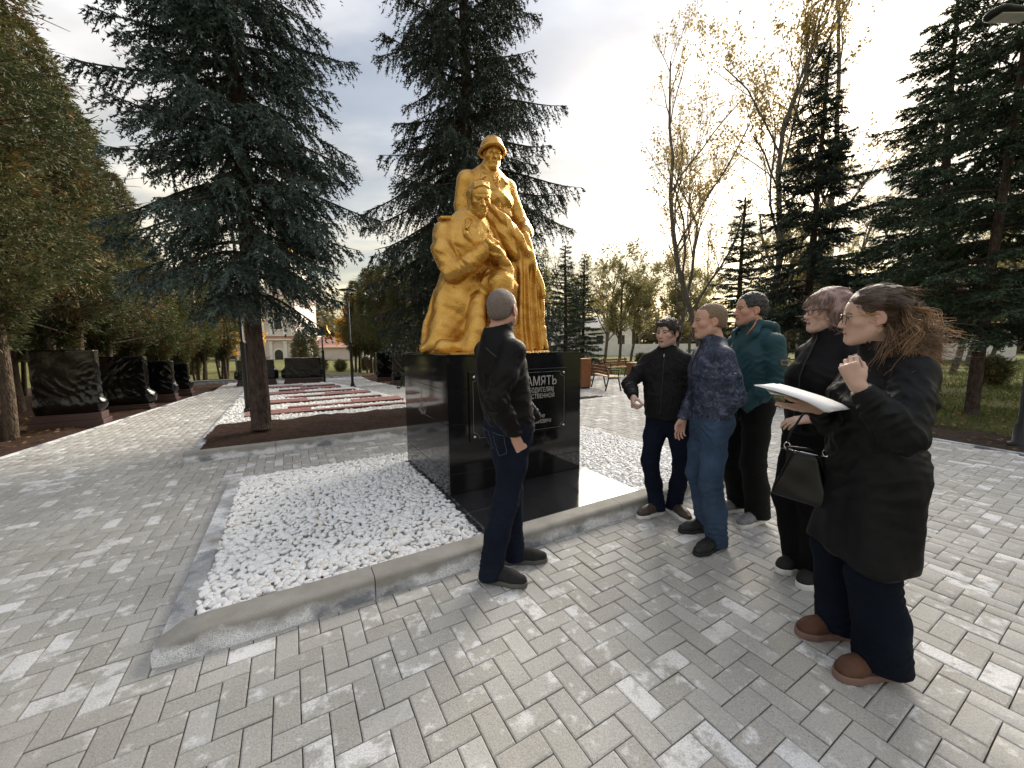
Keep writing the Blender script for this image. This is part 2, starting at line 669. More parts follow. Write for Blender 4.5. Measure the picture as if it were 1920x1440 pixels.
# view test
fwd = w[:, 1]
px = 960 + 721 * w[:, 0] / np.maximum(fwd, 0.05)
dist = np.hypot(w[:, 0], w[:, 1])
vis = (fwd > 0.55) & (px > -260) & (px < 2180)
bx, by, bhx, bhy, isfull, w, dist, fwd, px = [a[vis] for a in (bx, by, bhx, bhy, isfull, w, dist, fwd, px)]
prng = np.random.default_rng(5)
NB = len(bx)
bz = prng.normal(0, 0.0016, NB)
tilt = prng.normal(0, 0.008, (NB, 2))
# rows of the 300 nearest stones fully in the picture
inview = isfull & (px > -40) & (px < 1960) & (fwd > 1.12)
order = np.argsort(np.where(inview, dist, 1e9))[:300]
single = np.zeros(NB, bool)
single[order] = True
dz = 0.055


def paver_mesh(hx, hy, name):
    b, d = 0.0055, 0.0035
    mb = MB()
    vs = []
    for (ix, z) in ((0, -dz), (0, -d), (b, 0)):
        vs += [(-hx + ix, -hy + ix, z), (hx - ix, -hy + ix, z), (hx - ix, hy - ix, z), (-hx + ix, hy - ix, z)]
    fs = []
    for k in range(2):
        for j in range(4):
            a, c = k * 4 + j, k * 4 + (j + 1) % 4
            fs.append([a, c, c + 4, a + 4])
    fs.append([8, 9, 10, 11])
    me = mesh_np(name, np.array(vs, np.float32), fs)
    me.materials.append(M_paver)
    return me


pm = paver_mesh(U - gap / 2, U / 2 - gap / 2, 'paver')
for i in order:
    o = bpy.data.objects.new('paver', pm)
    COL.objects.link(o)
    o.parent = paving
    turn = math.pi / 2 if bhy[i] > bhx[i] else 0.0
    o.location = (w[i, 0], w[i, 1], bz[i])
    o.rotation_euler = (tilt[i, 0], tilt[i, 1], TH + turn + prng.choice([0, math.pi]) + prng.normal(0, 0.004))
# the rest: one mesh
rs = ~single
n = rs.sum()
b, d = 0.0055, 0.0035
V = np.zeros((n, 12, 3))
for k, (ix, z) in enumerate(((0, -dz), (0, -d), (b, 0))):
    for c, (sx, sy) in enumerate(((-1, -1), (1, -1), (1, 1), (-1, 1))):
        lx, ly = sx * (bhx[rs] - ix), sy * (bhy[rs] - ix)
        V[:, k * 4 + c, 0] = w[rs, 0] + lx * E1[0] + ly * E2[0]
        V[:, k * 4 + c, 1] = w[rs, 1] + lx * E1[1] + ly * E2[1]
        V[:, k * 4 + c, 2] = z + bz[rs] + lx * tilt[rs, 0] + ly * tilt[rs, 1]
F0 = []
for k in range(2):
    for j in range(4):
        a, c = k * 4 + j, k * 4 + (j + 1) % 4
        F0.append([a, c, c + 4, a + 4])
F0.append([8, 9, 10, 11])
F = (np.array(F0)[None] + (np.arange(n) * 12)[:, None, None]).reshape(-1, 4)
tint = np.repeat(prng.random(n), 12)
me = mesh_np('paver_field', V.reshape(-1, 3), F, False, np.stack([tint] * 3, 1))
o = obj('paver_field', me, M_paver_f, paving)
kind(o, 'stuff')

# ------------------------------------------------------------------ kerbs
def kerb_run(name, p0, p1, wid, h, label, stone=1.0, side=1, round_out=0.03, drop_start=False, zb=-0.05):
    """kerb from p0 to p1 (bed coordinates), body on the 'side' of the line; outer edge is the line itself"""
    t = thing(name, label, 'kerb', W(p0[0], p0[1], 0), 0)
    d = Vector((p1[0] - p0[0], p1[1] - p0[1]))
    L = d.length
    ang = math.atan2(d.y, d.x) + TH
    t.rotation_euler = (0, 0, ang)
    ns = max(1, round(L / stone))
    for k in range(ns):
        a, b = L * k / ns, L * (k + 1) / ns
        g = 0.0025
        a += g
        b -= g
        mb = MB()
        # profile across (s = distance from the line), rounded outer top edge
        prof = [(0, zb), (0, h - round_out)]
        for q in range(1, 6):
            an = math.pi / 2 * q / 5
            prof.append((round_out * (1 - math.cos(an)) * 1.3, h - round_out + round_out * math.sin(an)))
        prof += [(wid - 0.006, h), (wid, h - 0.006), (wid, zb)]
        nseg = 10 if (drop_start and k == 0) else 1
        vs, fs = [], []
        for sgm in range(nseg + 1):
            xx = a + (b - a) * sgm / nseg
            f = 1.0
            ins = 0.0
            if drop_start and k == 0:
                u = min(1.0, (xx - a) / 0.16)
                f = 0.50 + 0.50 * math.sin(u * math.pi / 2) ** 0.8
                ins = 0.02 * (1 - u) ** 2
            for (s_, z_) in prof:
                zz = z_ if z_ <= zb else z_ * f
                vs.append((xx, side * (s_ + (ins if s_ < wid * 0.5 else 0)), zz + 0.0015 * math.sin(k * 3.3)))
        m = len(prof)
        for sgm in range(nseg):
            for q in range(m - 1):
                a_, b_ = sgm * m + q, sgm * m + q + 1
                fs.append([a_, a_ + m, b_ + m, b_] if side > 0 else [a_, b_, b_ + m, a_ + m])
        fs.append(list(range(m)) if side > 0 else list(range(m))[::-1])
        last = [nseg * m + q for q in range(m)]
        fs.append(last[::-1] if side > 0 else last)
        mb.add(vs, fs)
        me = mesh_np('kerb_stone', np.array(mb.v, np.float32), mb.f)
        me.polygons.foreach_set('use_smooth', np.ones(len(me.polygons), bool))
        try:
            me.set_sharp_from_angle(angle=R(35))
        except Exception:
            pass
        obj('kerb_stone', me, M_kerb, t)
    return t


kerb_run('kerb', (0.0, 0.03), (5.02, 0.03), 0.15, 0.135, 'low rounded kerb with white lime stain along the front of the monument bed', drop_start=True)
kerb_run('kerb', (0.0, 0.19), (0.0, 2.86), 0.115, 0.055, 'flat narrow kerb along the left side of the monument pebble bed', side=-1, round_out=0.008)
kerb_run('kerb', (0.0, 2.87), (5.02, 2.87), 0.05, 0.05, 'thin dark kerb behind the pebbles at the back of the monument', side=-1, round_out=0.006)
kerb_run('kerb', (5.02, 0.19), (5.02, 2.80), 0.06, 0.04, 'thin kerb at the right end of the monument pebble bed', side=1, round_out=0.006)
kerb_run('kerb', (-0.61, 4.03), (3.45, 4.03), 0.11, 0.135, 'grey kerb in front of the soil around the blue spruce', round_out=0.025)
kerb_run('kerb', (-0.61, 4.15), (-0.72, 14.2), 0.10, 0.05, 'long flat kerb between the left path and the memorial pebble bed', side=-1, round_out=0.008)
kerb_run('kerb', (3.31, 8.0), (2.05, 14.2), 0.09, 0.04, 'flat kerb along the right side of the memorial pebble bed', side=1, round_out=0.008)
for (a, b) in zip([5.58, 7.54, 9.68, 11.5], [7.54, 9.68, 11.5, 13.4]):
    pass
t = kerb_run('kerb', (float(interp(-1, LE)), -1.0), (float(interp(5.58, LE)), 5.58), 0.07, 0.012, 'flush kerb between the paving and the brown mulch at the left edge', side=1, round_out=0.004)
t = kerb_run('kerb', (float(interp(5.58, LE)), 5.6), (float(interp(13.4, LE)), 13.4), 0.07, 0.012, 'flush kerb between the left path and the mulch under the wrapped slabs', side=1, round_out=0.004)
kerb_run('kerb', (8.0, -6), (8.98, -0.42), 0.06, 0.015, 'pale flush kerb between the right paving and the dark soil verge', side=-1, round_out=0.004)
kerb_run('kerb', (8.98, -0.40), (10.1, 2.55), 0.06, 0.015, 'pale flush kerb beside the soil verge further back on the right', side=-1, round_out=0.004)
kerb_run('kerb', (-3.5, 16.85), (3.5, 16.85), 0.12, 0.13, 'low dark kerb at the far end of the paved path', round_out=0.02)

# ------------------------------------------------------------------ pebbles
def ico(sub):
    bm = bmesh.new()
    bmesh.ops.create_icosphere(bm, subdivisions=sub, radius=1.0)
    bm.verts.ensure_lookup_table()
    v = np.array([x.co[:] for x in bm.verts])
    f = np.array([[q.index for q in fc.verts] for fc in bm.faces])
    bm.free()
    return v, f


def pebbles(name, pts, z, size, sub, mat, label, flat=(0.5, 0.8), prn=None, coords_local=True):
    prn = prn or np.random.default_rng(3)
    v, f = ico(sub)
    n = len(pts)
    # a handful of knobbly stone shapes
    shapes = []
    for k in range(14):
        d = prn.normal(size=(5, 3))
        d /= np.linalg.norm(d, axis=1)[:, None]
        a = prn.uniform(0.5, 0.85, 5)
        s = v.copy()
        for q in range(5):                                   # flatten along a few random planes
            h = s @ d[q]
            s = s - np.maximum(h - a[q], 0)[:, None] * d[q] * 0.85
        s = s * (1 + 0.10 * np.sin(v @ prn.normal(size=3) * 3.0 + prn.random() * 6))[:, None]
        shapes.append(s)
    shapes = np.array(shapes)
    sh = shapes[prn.integers(0, len(shapes), n)]
    sc = np.stack([size * prn.uniform(0.75, 1.45, n), size * prn.uniform(0.7, 1.05, n), size * prn.uniform(flat[0], flat[1], n)], 1)
    big = prn.lognormal(0, 0.22, n)
    sh = sh * sc[:, None, :] * big[:, None, None]
    # random tilt then yaw
    a = prn.normal(0, 0.35, n)
    ca, sa = np.cos(a), np.sin(a)
    y, zz = sh[..., 1].copy(), sh[..., 2].copy()
    sh[..., 1] = y * ca[:, None] - zz * sa[:, None]
    sh[..., 2] = y * sa[:, None] + zz * ca[:, None]
    a = prn.uniform(0, 6.283, n)
    ca, sa = np.cos(a), np.sin(a)
    xx, y = sh[..., 0].copy(), sh[..., 1].copy()
    sh[..., 0] = xx * ca[:, None] - y * sa[:, None]
    sh[..., 1] = xx * sa[:, None] + y * ca[:, None]
    w = Wa(pts)
    sh[..., 0] += w[:, 0:1]
    sh[..., 1] += w[:, 1:2]
    sh[..., 2] += np.asarray(z).reshape(-1, 1)
    F = (f[None] + (np.arange(n) * len(v))[:, None, None]).reshape(-1, 3)
    tint = np.repeat(prn.random(n), len(v))
    me = mesh_np(name, sh.reshape(-1, 3), F, sub > 1, np.stack([tint] * 3, 1))
    o = obj(name, me, mat)
    kind(o, 'stuff')
    o['label'] = label
    o['category'] = 'pebbles'
    return o


def scatter(x0, x1, y0, y1, step, prn, jit=0.5):
    X, Y = np.meshgrid(np.arange(x0, x1, step), np.arange(y0, y1, step * 0.9), indexing='ij')
    X = X + (np.arange(X.shape[1]) % 2)[None] * step / 2
    P = np.stack([X.ravel(), Y.ravel()], 1)
    return P + prn.uniform(-jit, jit, P.shape) * step


pr = np.random.default_rng(21)
P = scatter(0.125, 4.93, 0.20, 2.80, 0.036, pr)
ped = (P[:, 0] > 1.83) & (P[:, 0] < 3.40) & (P[:, 1] > 0.98) & (P[:, 1] < 2.50)
slab = (P[:, 0] > 1.83) & (P[:, 0] < 3.44) & (P[:, 1] < 1.02)
P = P[~(ped | slab)]
zt = 0.052 + 0.014 * np.sin(P[:, 0] * 2.3 + 1) * np.cos(P[:, 1] * 2.9) + 0.02 * np.exp(-((P[:, 0] - 1.0) ** 2 + (P[:, 1] - 1.2) ** 2) / 0.6) + pr.uniform(-0.006, 0.007, len(P))
zt -= 0.03 * np.exp(-P[:, 0] / 0.15)
pebbles('pebbles', P, zt, 0.0225, 2, M_pebble, 'white marble pebbles filling the bed around the black pedestal', prn=pr)
mb = MB()
mb.add([W(x, y, 0.03) for x, y in ((0.02, 0.17), (5.0, 0.17), (5.0, 2.84), (0.02, 2.84))], [[0, 1, 2, 3]])
kind(mb.build('pebble_ground', M_pebble_bed), 'structure')
# far memorial bed
P = scatter(-0.62, 3.3, 6.38, 14.15, 0.055, pr)
ins = inpoly(P[:, 0], P[:, 1], [(-0.60, 6.38), (3.38, 6.38), (3.22, 8.0), (1.97, 14.15), (-0.68, 14.15)])
P = P[ins]
zt = 0.045 + 0.01 * np.sin(P[:, 0] * 2.3 + 1) * np.cos(P[:, 1] * 1.9) + pr.uniform(-0.008, 0.008, len(P))
pebbles('pebbles', P, zt, 0.032, 1, M_pebble, 'white pebbles around the red paved strips of the far memorial', prn=pr)
sheet('pebble_ground', [(-0.60, 6.37), (3.38, 6.37), (3.22, 8.0), (1.97, 14.15), (-0.68, 14.15)], 0.04, M_pebble_bed)

# ------------------------------------------------------------------ red paved strips of the memorial
def redm():
    t = NT('red paver')
    p = t.pos('World')
    r = t.node('ShaderNodeObjectInfo').outputs['Random']
    c = t.ramp(r, [(0, (0.24, 0.10, 0.085)), (1, (0.36, 0.165, 0.14))])
    c = t.mix(t.ramp(t.noise(9, 5, vec=p), [(0.5, 0), (0.8, 0.5)]), c, (0.36, 0.2, 0.18))
    t.set(col=c, rough=0.75)
    t.bump(t.noise(150, 3, vec=p), 0.4, 0.003)
    return t.m


M_red = redm()
M_redjoint = simple('red strip base', (0.06, 0.035, 0.03), 0.9)
mb = MB()
mb.box((-0.098, -0.048, -0.06), (0.098, 0.048, 0.0), bev=0.004)
red_mesh = mesh_np('brick', np.array(mb.v, np.float32), mb.f)
red_mesh.materials.append(M_red)
rows = [(7.0, -0.2, 3.15, 0.0), (7.75, 0.55, 3.25, 1.0), (8.75, -0.2, 2.95, 0.0), (9.75, 0.5, 2.75, 1.0), (10.75, -0.2, 2.5, 0.0), (11.75, 0.3, 2.3, 1.0), (12.75, -0.2, 2.1, 0.0)]
ordn = ['nearest', 'second', 'third', 'fourth', 'fifth', 'sixth', 'seventh']
for k, (y0, xa, xb, sd_) in enumerate(rows):
    cxr, cyr = (xa + xb) / 2, y0
    t = thing('paved_strip', 'red brick strip across the white pebbles, %s from the spruce bed' % ordn[k], 'paved strip', W(xa, y0, 0.095), TH, 'red strips of the far memorial')
    nb = int((xb - xa) / 0.2)
    joined = MB()
    sub = MB()
    cells = []
    for q in range(nb):
        for r_ in range(2):
            cells.append((q * 0.2 + 0.1, r_ * 0.1 + 0.05, 0))
    bx0 = (0 if sd_ == 0 else nb - 6)
    for q in range(6):
        for r_ in range(4):
            cells.append(((bx0 + q) * 0.2 + 0.1, 0.25 + r_ * 0.1, 0))
    sub.box((0, 0, -0.085), (nb * 0.2, 0.2, -0.004))
    sub.box((bx0 * 0.2, 0.2, -0.085), ((bx0 + 6) * 0.2, 0.6, -0.004))
    so = sub.build('strip_base', M_redjoint, t)
    if k < 4:
        for (x_, y_, _) in cells:
            o = bpy.data.objects.new('brick', red_mesh)
            COL.objects.link(o)
            o.parent = t
            o.location = (x_, y_, pr.normal(0, 0.001))
    else:
        for (x_, y_, _) in cells:
            joined.box((x_ - 0.098, y_ - 0.048, -0.06), (x_ + 0.098, y_ + 0.048, 0.0))
        kind(joined.build('brick_rows', M_red, t), 'stuff')

# ------------------------------------------------------------------ black granite pedestal
def granite(name, rough=0.07, fleck=0.5, base=0.008):
    t = NT(name)
    p = t.pos('World')
    v = t.node('ShaderNodeTexVoronoi')
    v.inputs['Scale'].default_value = 260
    t.l.new(p, v.inputs['Vector'])
    c = t.ramp(t.noise(340, 3, vec=p), [(0.55, (base, base, base * 1.1)), (0.72, (base + 0.03 * fleck, base + 0.032 * fleck, base + 0.036 * fleck))])
    c = t.mix(t.ramp(t.noise(620, 2, vec=p), [(0.66, 0.0), (0.74, fleck)]), c, (0.16, 0.165, 0.175))
    t.set(col=c, rough=t.ramp(t.noise(3, 4, vec=p), [(0.3, rough * 0.6), (0.75, rough * 1.6)]), spec=0.5)
    return t.m


M_gran = granite('polished black granite')
M_gran_slab = granite('flecked black granite slab', 0.10, 1.6, 0.014)
M_core = simple('pedestal core', (0.02, 0.02, 0.02), 0.8)
PX0, PX1, PY0, PY1, PH = 1.85, 3.38, 1.02, 2.48, 1.40
ped = thing('pedestal', 'tall black polished granite pedestal under the golden statue', 'pedestal', W(0, 0, 0), TH)
mb = MB()
mb.box((PX0 + 0.021, PY0 + 0.021, 0), (PX1 - 0.021, PY1 - 0.021, PH - 0.021))
mb.build('core', M_core, ped)
g = 0.0016


def panel(lo, hi, b=0.0012):
    mb = MB()
    mb.box(lo, hi, bev=b)
    mb.build('granite_panel', M_gran, ped)


zrows = [0.0, 0.30, 0.76, 1.08, PH - 0.021]
xm = PX0 + 0.80
for k in range(4):
    z0, z1 = zrows[k] + g, zrows[k + 1] - g
    for (a, b) in ((PX0, xm), (xm, PX1)):
        panel((a + g, PY0, z0), (b - g, PY0 + 0.02, z1))
        panel((a + g, PY1 - 0.02, z0), (b - g, PY1, z1))
    ymid = (PY0 + PY1) / 2 + (0.12 if k % 2 else -0.1)
    for (a, b) in ((PY0 + 0.021, ymid), (ymid, PY1 - 0.021)):
        panel((PX0, a + g, z0), (PX0 + 0.02, b - g, z1))
        panel((PX1 - 0.02, a + g, z0), (PX1, b - g, z1))
for (a, b) in ((PX0, xm), (xm, PX1)):
    for (c, d) in ((PY0, PY0 + 0.73), (PY0 + 0.73, PY1)):
        panel((a + g - (0.004 if a == PX0 else 0), c + g - (0.004 if c == PY0 else 0), PH - 0.02), (b - g + (0.004 if b == PX1 else 0), d - g + (0.004 if d == PY1 else 0), PH))

# polished slab in front of the pedestal
sl = thing('granite_apron', 'flecked black granite paving slabs lying between pedestal and kerb', 'granite slab', W(0, 0, 0), TH)
for (a, b) in ((PX0, 2.40), (2.40, 2.92), (2.92, 3.42)):
    for (c, d) in ((0.185, 0.60), (0.60, 1.015)):
        mb = MB()
        mb.box((a + 0.002, c + 0.002, 0.02), (b - 0.002, d - 0.002, 0.108 + 0.0004 * a), bev=0.002)
        mb.build('slab', M_gran_slab, sl)

# plaque with engraved text
M_plq = granite('plaque granite', 0.12, 0.15, 0.006)
M_eng = simple('engraved letters', (0.42, 0.40, 0.37), 0.8, 0.3, 60)
M_screw = simple('steel screw', (0.75, 0.75, 0.74), 0.25, metal=1.0)
plq = thing('plaque', 'black granite memorial plaque with engraved Cyrillic text on the pedestal front', 'plaque', W(2.615, PY0, 1.4), TH)
mb = MB()
mb.box((-0.56, -0.022, -0.82), (0.56, -0.001, -0.16), bev=0.003)
mb.build('plate', M_plq, plq)
fy = -0.0228


def ribbon(pts, wd):
    mb = MB()
    for a, b in zip(pts[:-1], pts[1:]):
        a, b = Vector((a[0], 0, a[1])), Vector((b[0], 0, b[1]))
        d = (b - a).normalized()
        nrm = Vector((-d.z, 0, d.x)) * wd / 2
        a = a - d * wd * 0.2
        vs = [a - nrm, b - nrm, b + nrm, a + nrm]
        mb.add([(v.x, fy, v.z) for v in vs], [[0, 1, 2, 3], [3, 2, 1, 0]])
    return mb


L_, R_, T_, B_, rad = -0.525, 0.525, -0.195, -0.785, 0.055
pts = []
for (cx_, cz_, a0) in ((R_, T_, 180), (R_, B_, 90), (L_, B_, 0), (L_, T_, -90)):
    for q in range(7):
        an = R(a0 + 90 * q / 6)
        pts.append((cx_ + rad * math.cos(an), cz_ + rad * math.sin(an)))
pts.append(pts[0])
ribbon(pts, 0.003).build('border_line', M_eng, plq)
for (sx, sz) in ((0.515, -0.21), (0.515, -0.77), (-0.515, -0.21), (-0.515, -0.77)):
    mb = MB()
    mb.lathe([(0.013, 0.0), (0.013, 0.004), (0.010, 0.009), (0.004, 0.011)], 12)
    s_ = mb.build('screw', M_screw, plq, True)
    s_.location = (sx, -0.022, sz)
    s_.rotation_euler = (R(90), 0, 0)


def text_mesh(body, size, loc, parent, name, mat, align='RIGHT', sx=1.0, rot=(R(90), 0, 0), ext=0.0006, xw=None):
    cu = bpy.data.curves.new('txt', 'FONT')
    cu.body = body
    cu.size = size
    cu.align_x = align
    cu.extrude = ext
    cu.offset = 0.0
    to = bpy.data.objects.new('txt', cu)
    COL.objects.link(to)
    dg = bpy.context.evaluated_depsgraph_get()
    me = bpy.data.meshes.new_from_object(to.evaluated_get(dg))
    bpy.data.objects.remove(to)
    for v in me.vertices:
        v.co.x *= sx
    me.materials.clear()
    o = obj(name, me, mat, parent, loc, rot)
    return o


def line(body, xr, zb, h, wtot=None, name='lettering'):
    """text ending at xr with baseline zb and capital height h, squeezed to the width wtot"""
    size = h / 0.70
    o = text_mesh(body, size, (xr, fy, zb), plq, name, M_eng)
    xs = [v.co.x for v in o.data.vertices]
    if wtot:
        f = wtot / (max(xs) - min(xs))
        for v in o.data.vertices:
            v.co.x *= f
    return o


line('ВЕЧНАЯ ПАМЯТЬ', 0.43, -0.33, 0.092, 0.90)
line('ВОИНАМ-ОСВОБОДИТЕЛЯМ', 0.39, -0.40, 0.048, 0.66)
line('ВЕЛИКОЙ ОТЕЧЕСТВЕННОЙ', 0.40, -0.462, 0.046, 0.72)
line('ВОЙНЫ', 0.09, -0.53, 0.044, 0.18)
line('1941-1945', 0.137, -0.608, 0.058, 0.34)
line('гг', 0.185, -0.608, 0.048, 0.038)
line('ИЛЬЕ ЗАХАРОВИЧУ', 0.28, -0.668, 0.036, 0.40)
line('АЛЕКСАНДРУ ИВАНОВИЧУ', 0.36, -0.722, 0.038, 0.52)

# star and flame emblem on the left side of the pedestal
emb = thing('emblem', 'engraved star with eternal flame on the left side of the pedestal', 'emblem', W(PX0 - 0.0012, 1.80, 0.87), TH)
mb = MB()


def plate2(poly):
    """thin flat shape in the emblem plane; poly = (along, up)"""
    n = len(poly)
    mb.add([(0.0, -p[0], p[1]) for p in poly], [list(range(n)), list(range(n))[::-1]])


star = []
for q in range(10):
    r_ = 0.085 if q % 2 == 0 else 0.036
    an = R(90 + 36 * q)
    star.append((r_ * math.cos(an), r_ * math.sin(an)))
for q in range(10):
    a, b = star[q], star[(q + 1) % 10]
    ia, ib = (a[0] * 0.8, a[1] * 0.8), (b[0] * 0.8, b[1] * 0.8)
    plate2([a, b, ib, ia])
for q in range(5):
    an = R(90 + 72 * q)
    p = (0.05 * math.cos(an), 0.05 * math.sin(an))
    tn = (-math.sin(an) * 0.006, math.cos(an) * 0.006)
    plate2([(tn[0], tn[1]), p, (-tn[0], -tn[1])])
er = random.Random(4)
for q in range(16):                                     # tongues of flame below and above the star
    xx = -0.12 + 0.016 * q + er.uniform(-.004, .004)
    z0 = -0.13 + 0.03 * abs(q - 7.5) / 7.5 + er.uniform(-.01, .01)
    hgt = er.uniform(0.05, 0.11)
    wv = er.uniform(0.004, 0.008)
    s_ = er.uniform(-0.012, 0.012)
    plate2([(xx - wv, z0), (xx + wv, z0 + 0.012), (xx + s_ + wv * 0.7, z0 + hgt * 0.6), (xx + s_ * 1.6, z0 + hgt)])
plate2([(-0.012, 0.085), (0.012, 0.08), (0.006, 0.12), (0.0, 0.17)])
mb.build('engraving', M_eng, emb)

# ================================================================== SCULPTING ENGINE
# figures are modelled as blended solids on a grid and turned into one continuous surface
def rotm(rx=0, ry=0, rz=0):
    return np.array((Matrix.Rotation(R(rz), 3, 'Z') @ Matrix.Rotation(R(ry), 3, 'Y') @ Matrix.Rotation(R(rx), 3, 'X')), float)


class Sculpt:
    def __init__(s, lo, hi, vox, fine=None, fvox=None):
        """fine: list of (lo3, hi3) regions where the grid is refined to fvox"""
        s.ax = []
        for a in range(3):
            iv = sorted([(f[0][a], f[1][a]) for f in (fine or [])])
            t = lo[a]
            out = []
            while t < hi[a]:
                out.append(t)
                step = vox
                for (p, q) in iv:
                    if p - vox <= t <= q:
                        step = fvox
                t += step
            s.ax.append(np.array(out, np.float32))
        s.V = np.full([len(a) for a in s.ax], 0.5, np.float32)

    def blk(s, lo, hi):
        sl, g = [], []
        for a in range(3):
            i = max(0, int(np.searchsorted(s.ax[a], lo[a])) - 1)
            j = min(len(s.ax[a]), int(np.searchsorted(s.ax[a], hi[a])) + 1)
            if j <= i:
                return None, None
            sl.append(slice(i, j))
            sh = [1, 1, 1]
            sh[a] = -1
            g.append(s.ax[a][i:j].reshape(sh))
        return tuple(sl), g

    def op(s, sl, d, k, mode):
        v = s.V[sl]
        if mode == 'u':
            if k <= 0:
                s.V[sl] = np.minimum(v, d)
            else:
                h = np.clip(0.5 + 0.5 * (d - v) / k, 0, 1)
                s.V[sl] = d + (v - d) * h - k * h * (1 - h)
        elif mode == 's':
            d = -d
            if k <= 0:
                s.V[sl] = np.maximum(v, d)
            else:
                h = np.clip(0.5 - 0.5 * (d - v) / k, 0, 1)
                s.V[sl] = d + (v - d) * h + k * h * (1 - h)

    def rc(s, a, b, ra, rb, k=0.02, mode='u', flat=None):
        """round cone; flat=(direction, factor) squeezes the section along a direction"""
        a, b = np.asarray(a, np.float32), np.asarray(b, np.float32)
        m = max(ra, rb) * (max(1.0, flat[1]) if flat else 1.0) + k + 0.02
        sl, g = s.blk(np.minimum(a, b) - m, np.maximum(a, b) + m)
        if sl is None:
            return s
        q = [g[i] - a[i] for i in range(3)]
        ba = b - a
        L2 = float(ba @ ba) + 1e-9
        h = np.clip((q[0] * ba[0] + q[1] * ba[1] + q[2] * ba[2]) / L2, 0, 1)
        q = [q[i] - h * ba[i] for i in range(3)]
        f = 1.0
        if flat:
            u = np.asarray(flat[0], np.float32)
            u = u / np.linalg.norm(u)
            du = q[0] * u[0] + q[1] * u[1] + q[2] * u[2]
            c = (1.0 / flat[1] - 1.0)
            q = [q[i] + du * (u[i] * c) for i in range(3)]
            f = min(1.0, flat[1])
        d = (np.sqrt(q[0] ** 2 + q[1] ** 2 + q[2] ** 2) - (ra + (rb - ra) * h)) * f
        s.op(sl, d, k, mode)
        return s

    def chain(s, pts, rad, k=0.02, mode='u', flat=None):
        for i in range(len(pts) - 1):
            s.rc(pts[i], pts[i + 1], rad[i], rad[i + 1], k, mode, flat)
        return s

    def ell(s, c, r, M=None, k=0.02, mode='u'):
        c, r = np.asarray(c, np.float32), np.asarray(r, np.float32)
        m = float(r.max()) + k + 0.02
        sl, g = s.blk(c - m, c + m)
        if sl is None:
            return s
        q = [g[i] - c[i] for i in range(3)]
        if M is not None:
            q = [M[0, j] * q[0] + M[1, j] * q[1] + M[2, j] * q[2] for j in range(3)]
        k0 = np.sqrt((q[0] / r[0]) ** 2 + (q[1] / r[1]) ** 2 + (q[2] / r[2]) ** 2)
        k1 = np.sqrt((q[0] / r[0] ** 2) ** 2 + (q[1] / r[1] ** 2) ** 2 + (q[2] / r[2] ** 2) ** 2) + 1e-6
        s.op(sl, k0 * (k0 - 1) / k1, k, mode)
        return s

    def box(s, c, hs, M=None, rnd=0.01, k=0.01, mode='u'):
        c, hs = np.asarray(c, np.float32), np.asarray(hs, np.float32)
        m = float(np.linalg.norm(hs)) + k + 0.02
        sl, g = s.blk(c - m, c + m)
        if sl is None:
            return s
        q = [g[i] - c[i] for i in range(3)]
        if M is not None:
            q = [M[0, j] * q[0] + M[1, j] * q[1] + M[2, j] * q[2] for j in range(3)]
        q = [np.abs(q[i]) - (hs[i] - rnd) for i in range(3)]
        o = np.sqrt(np.maximum(q[0], 0) ** 2 + np.maximum(q[1], 0) ** 2 + np.maximum(q[2], 0) ** 2)
        i_ = np.minimum(np.maximum(np.maximum(q[0], q[1]), q[2]), 0)
        s.op(sl, o + i_ - rnd, k, mode)
        return s

    def cut(s, n, d, lo=None, hi=None, k=0.004):
        """remove the half space n.p > d inside the box lo..hi"""
        lo = lo if lo is not None else [a[0] for a in s.ax]
        hi = hi if hi is not None else [a[-1] for a in s.ax]
        sl, g = s.blk(lo, hi)
        if sl is None:
            return s
        n = np.asarray(n, np.float32)
        dd = d - (g[0] * n[0] + g[1] * n[1] + g[2] * n[2])
        dd = dd + np.zeros([x.stop - x.start for x in sl], np.float32)
        s.op(sl, dd, k, 's')
        return s

    def fn(s, f, lo, hi):
        """apply an arbitrary displacement V += f(x,y,z)"""
        sl, g = s.blk(lo, hi)
        s.V[sl] += f(*g)
        return s

    def mesh(s, smooth=1):
        V = s.V
        V[0], V[-1], V[:, 0], V[:, -1], V[:, :, 0], V[:, :, -1] = 0.5, 0.5, 0.5, 0.5, 0.5, 0.5
        neg = V < 0
        nx, ny, nz = V.shape
        cnt = np.zeros((nx - 1, ny - 1, nz - 1), np.int8)
        for dx in (0, 1):
            for dy in (0, 1):
                for dz in (0, 1):
                    cnt += neg[dx:nx - 1 + dx, dy:ny - 1 + dy, dz:nz - 1 + dz]
        act = (cnt > 0) & (cnt < 8)
        I, J, K = np.nonzero(act)
        idx = np.full(act.shape, -1, np.int32)
        idx[I, J, K] = np.arange(len(I))
        cv = {}
        for dx in (0, 1):
            for dy in (0, 1):
                for dz in (0, 1):
                    cv[dx, dy, dz] = V[I + dx, J + dy, K + dz]
        acc = np.zeros((len(I), 3), np.float32)
        num = np.zeros(len(I), np.float32)
        for a in range(3):
            for u in (0, 1):
                for v in (0, 1):
                    c0 = [0, 0, 0]
                    o = [t for t in range(3) if t != a]
                    c0[o[0]], c0[o[1]] = u, v
                    c1 = list(c0)
                    c1[a] = 1
                    v0, v1 = cv[tuple(c0)], cv[tuple(c1)]
                    m = (v0 < 0) != (v1 < 0)
                    t = np.where(m, v0 / np.where(np.abs(v0 - v1) < 1e-12, 1, v0 - v1), 0)
                    acc[:, a] += np.where(m, t, 0)
                    acc[:, o[0]] += np.where(m, u, 0)
                    acc[:, o[1]] += np.where(m, v, 0)
                    num += m
        acc /= num[:, None]
        P = np.zeros_like(acc)
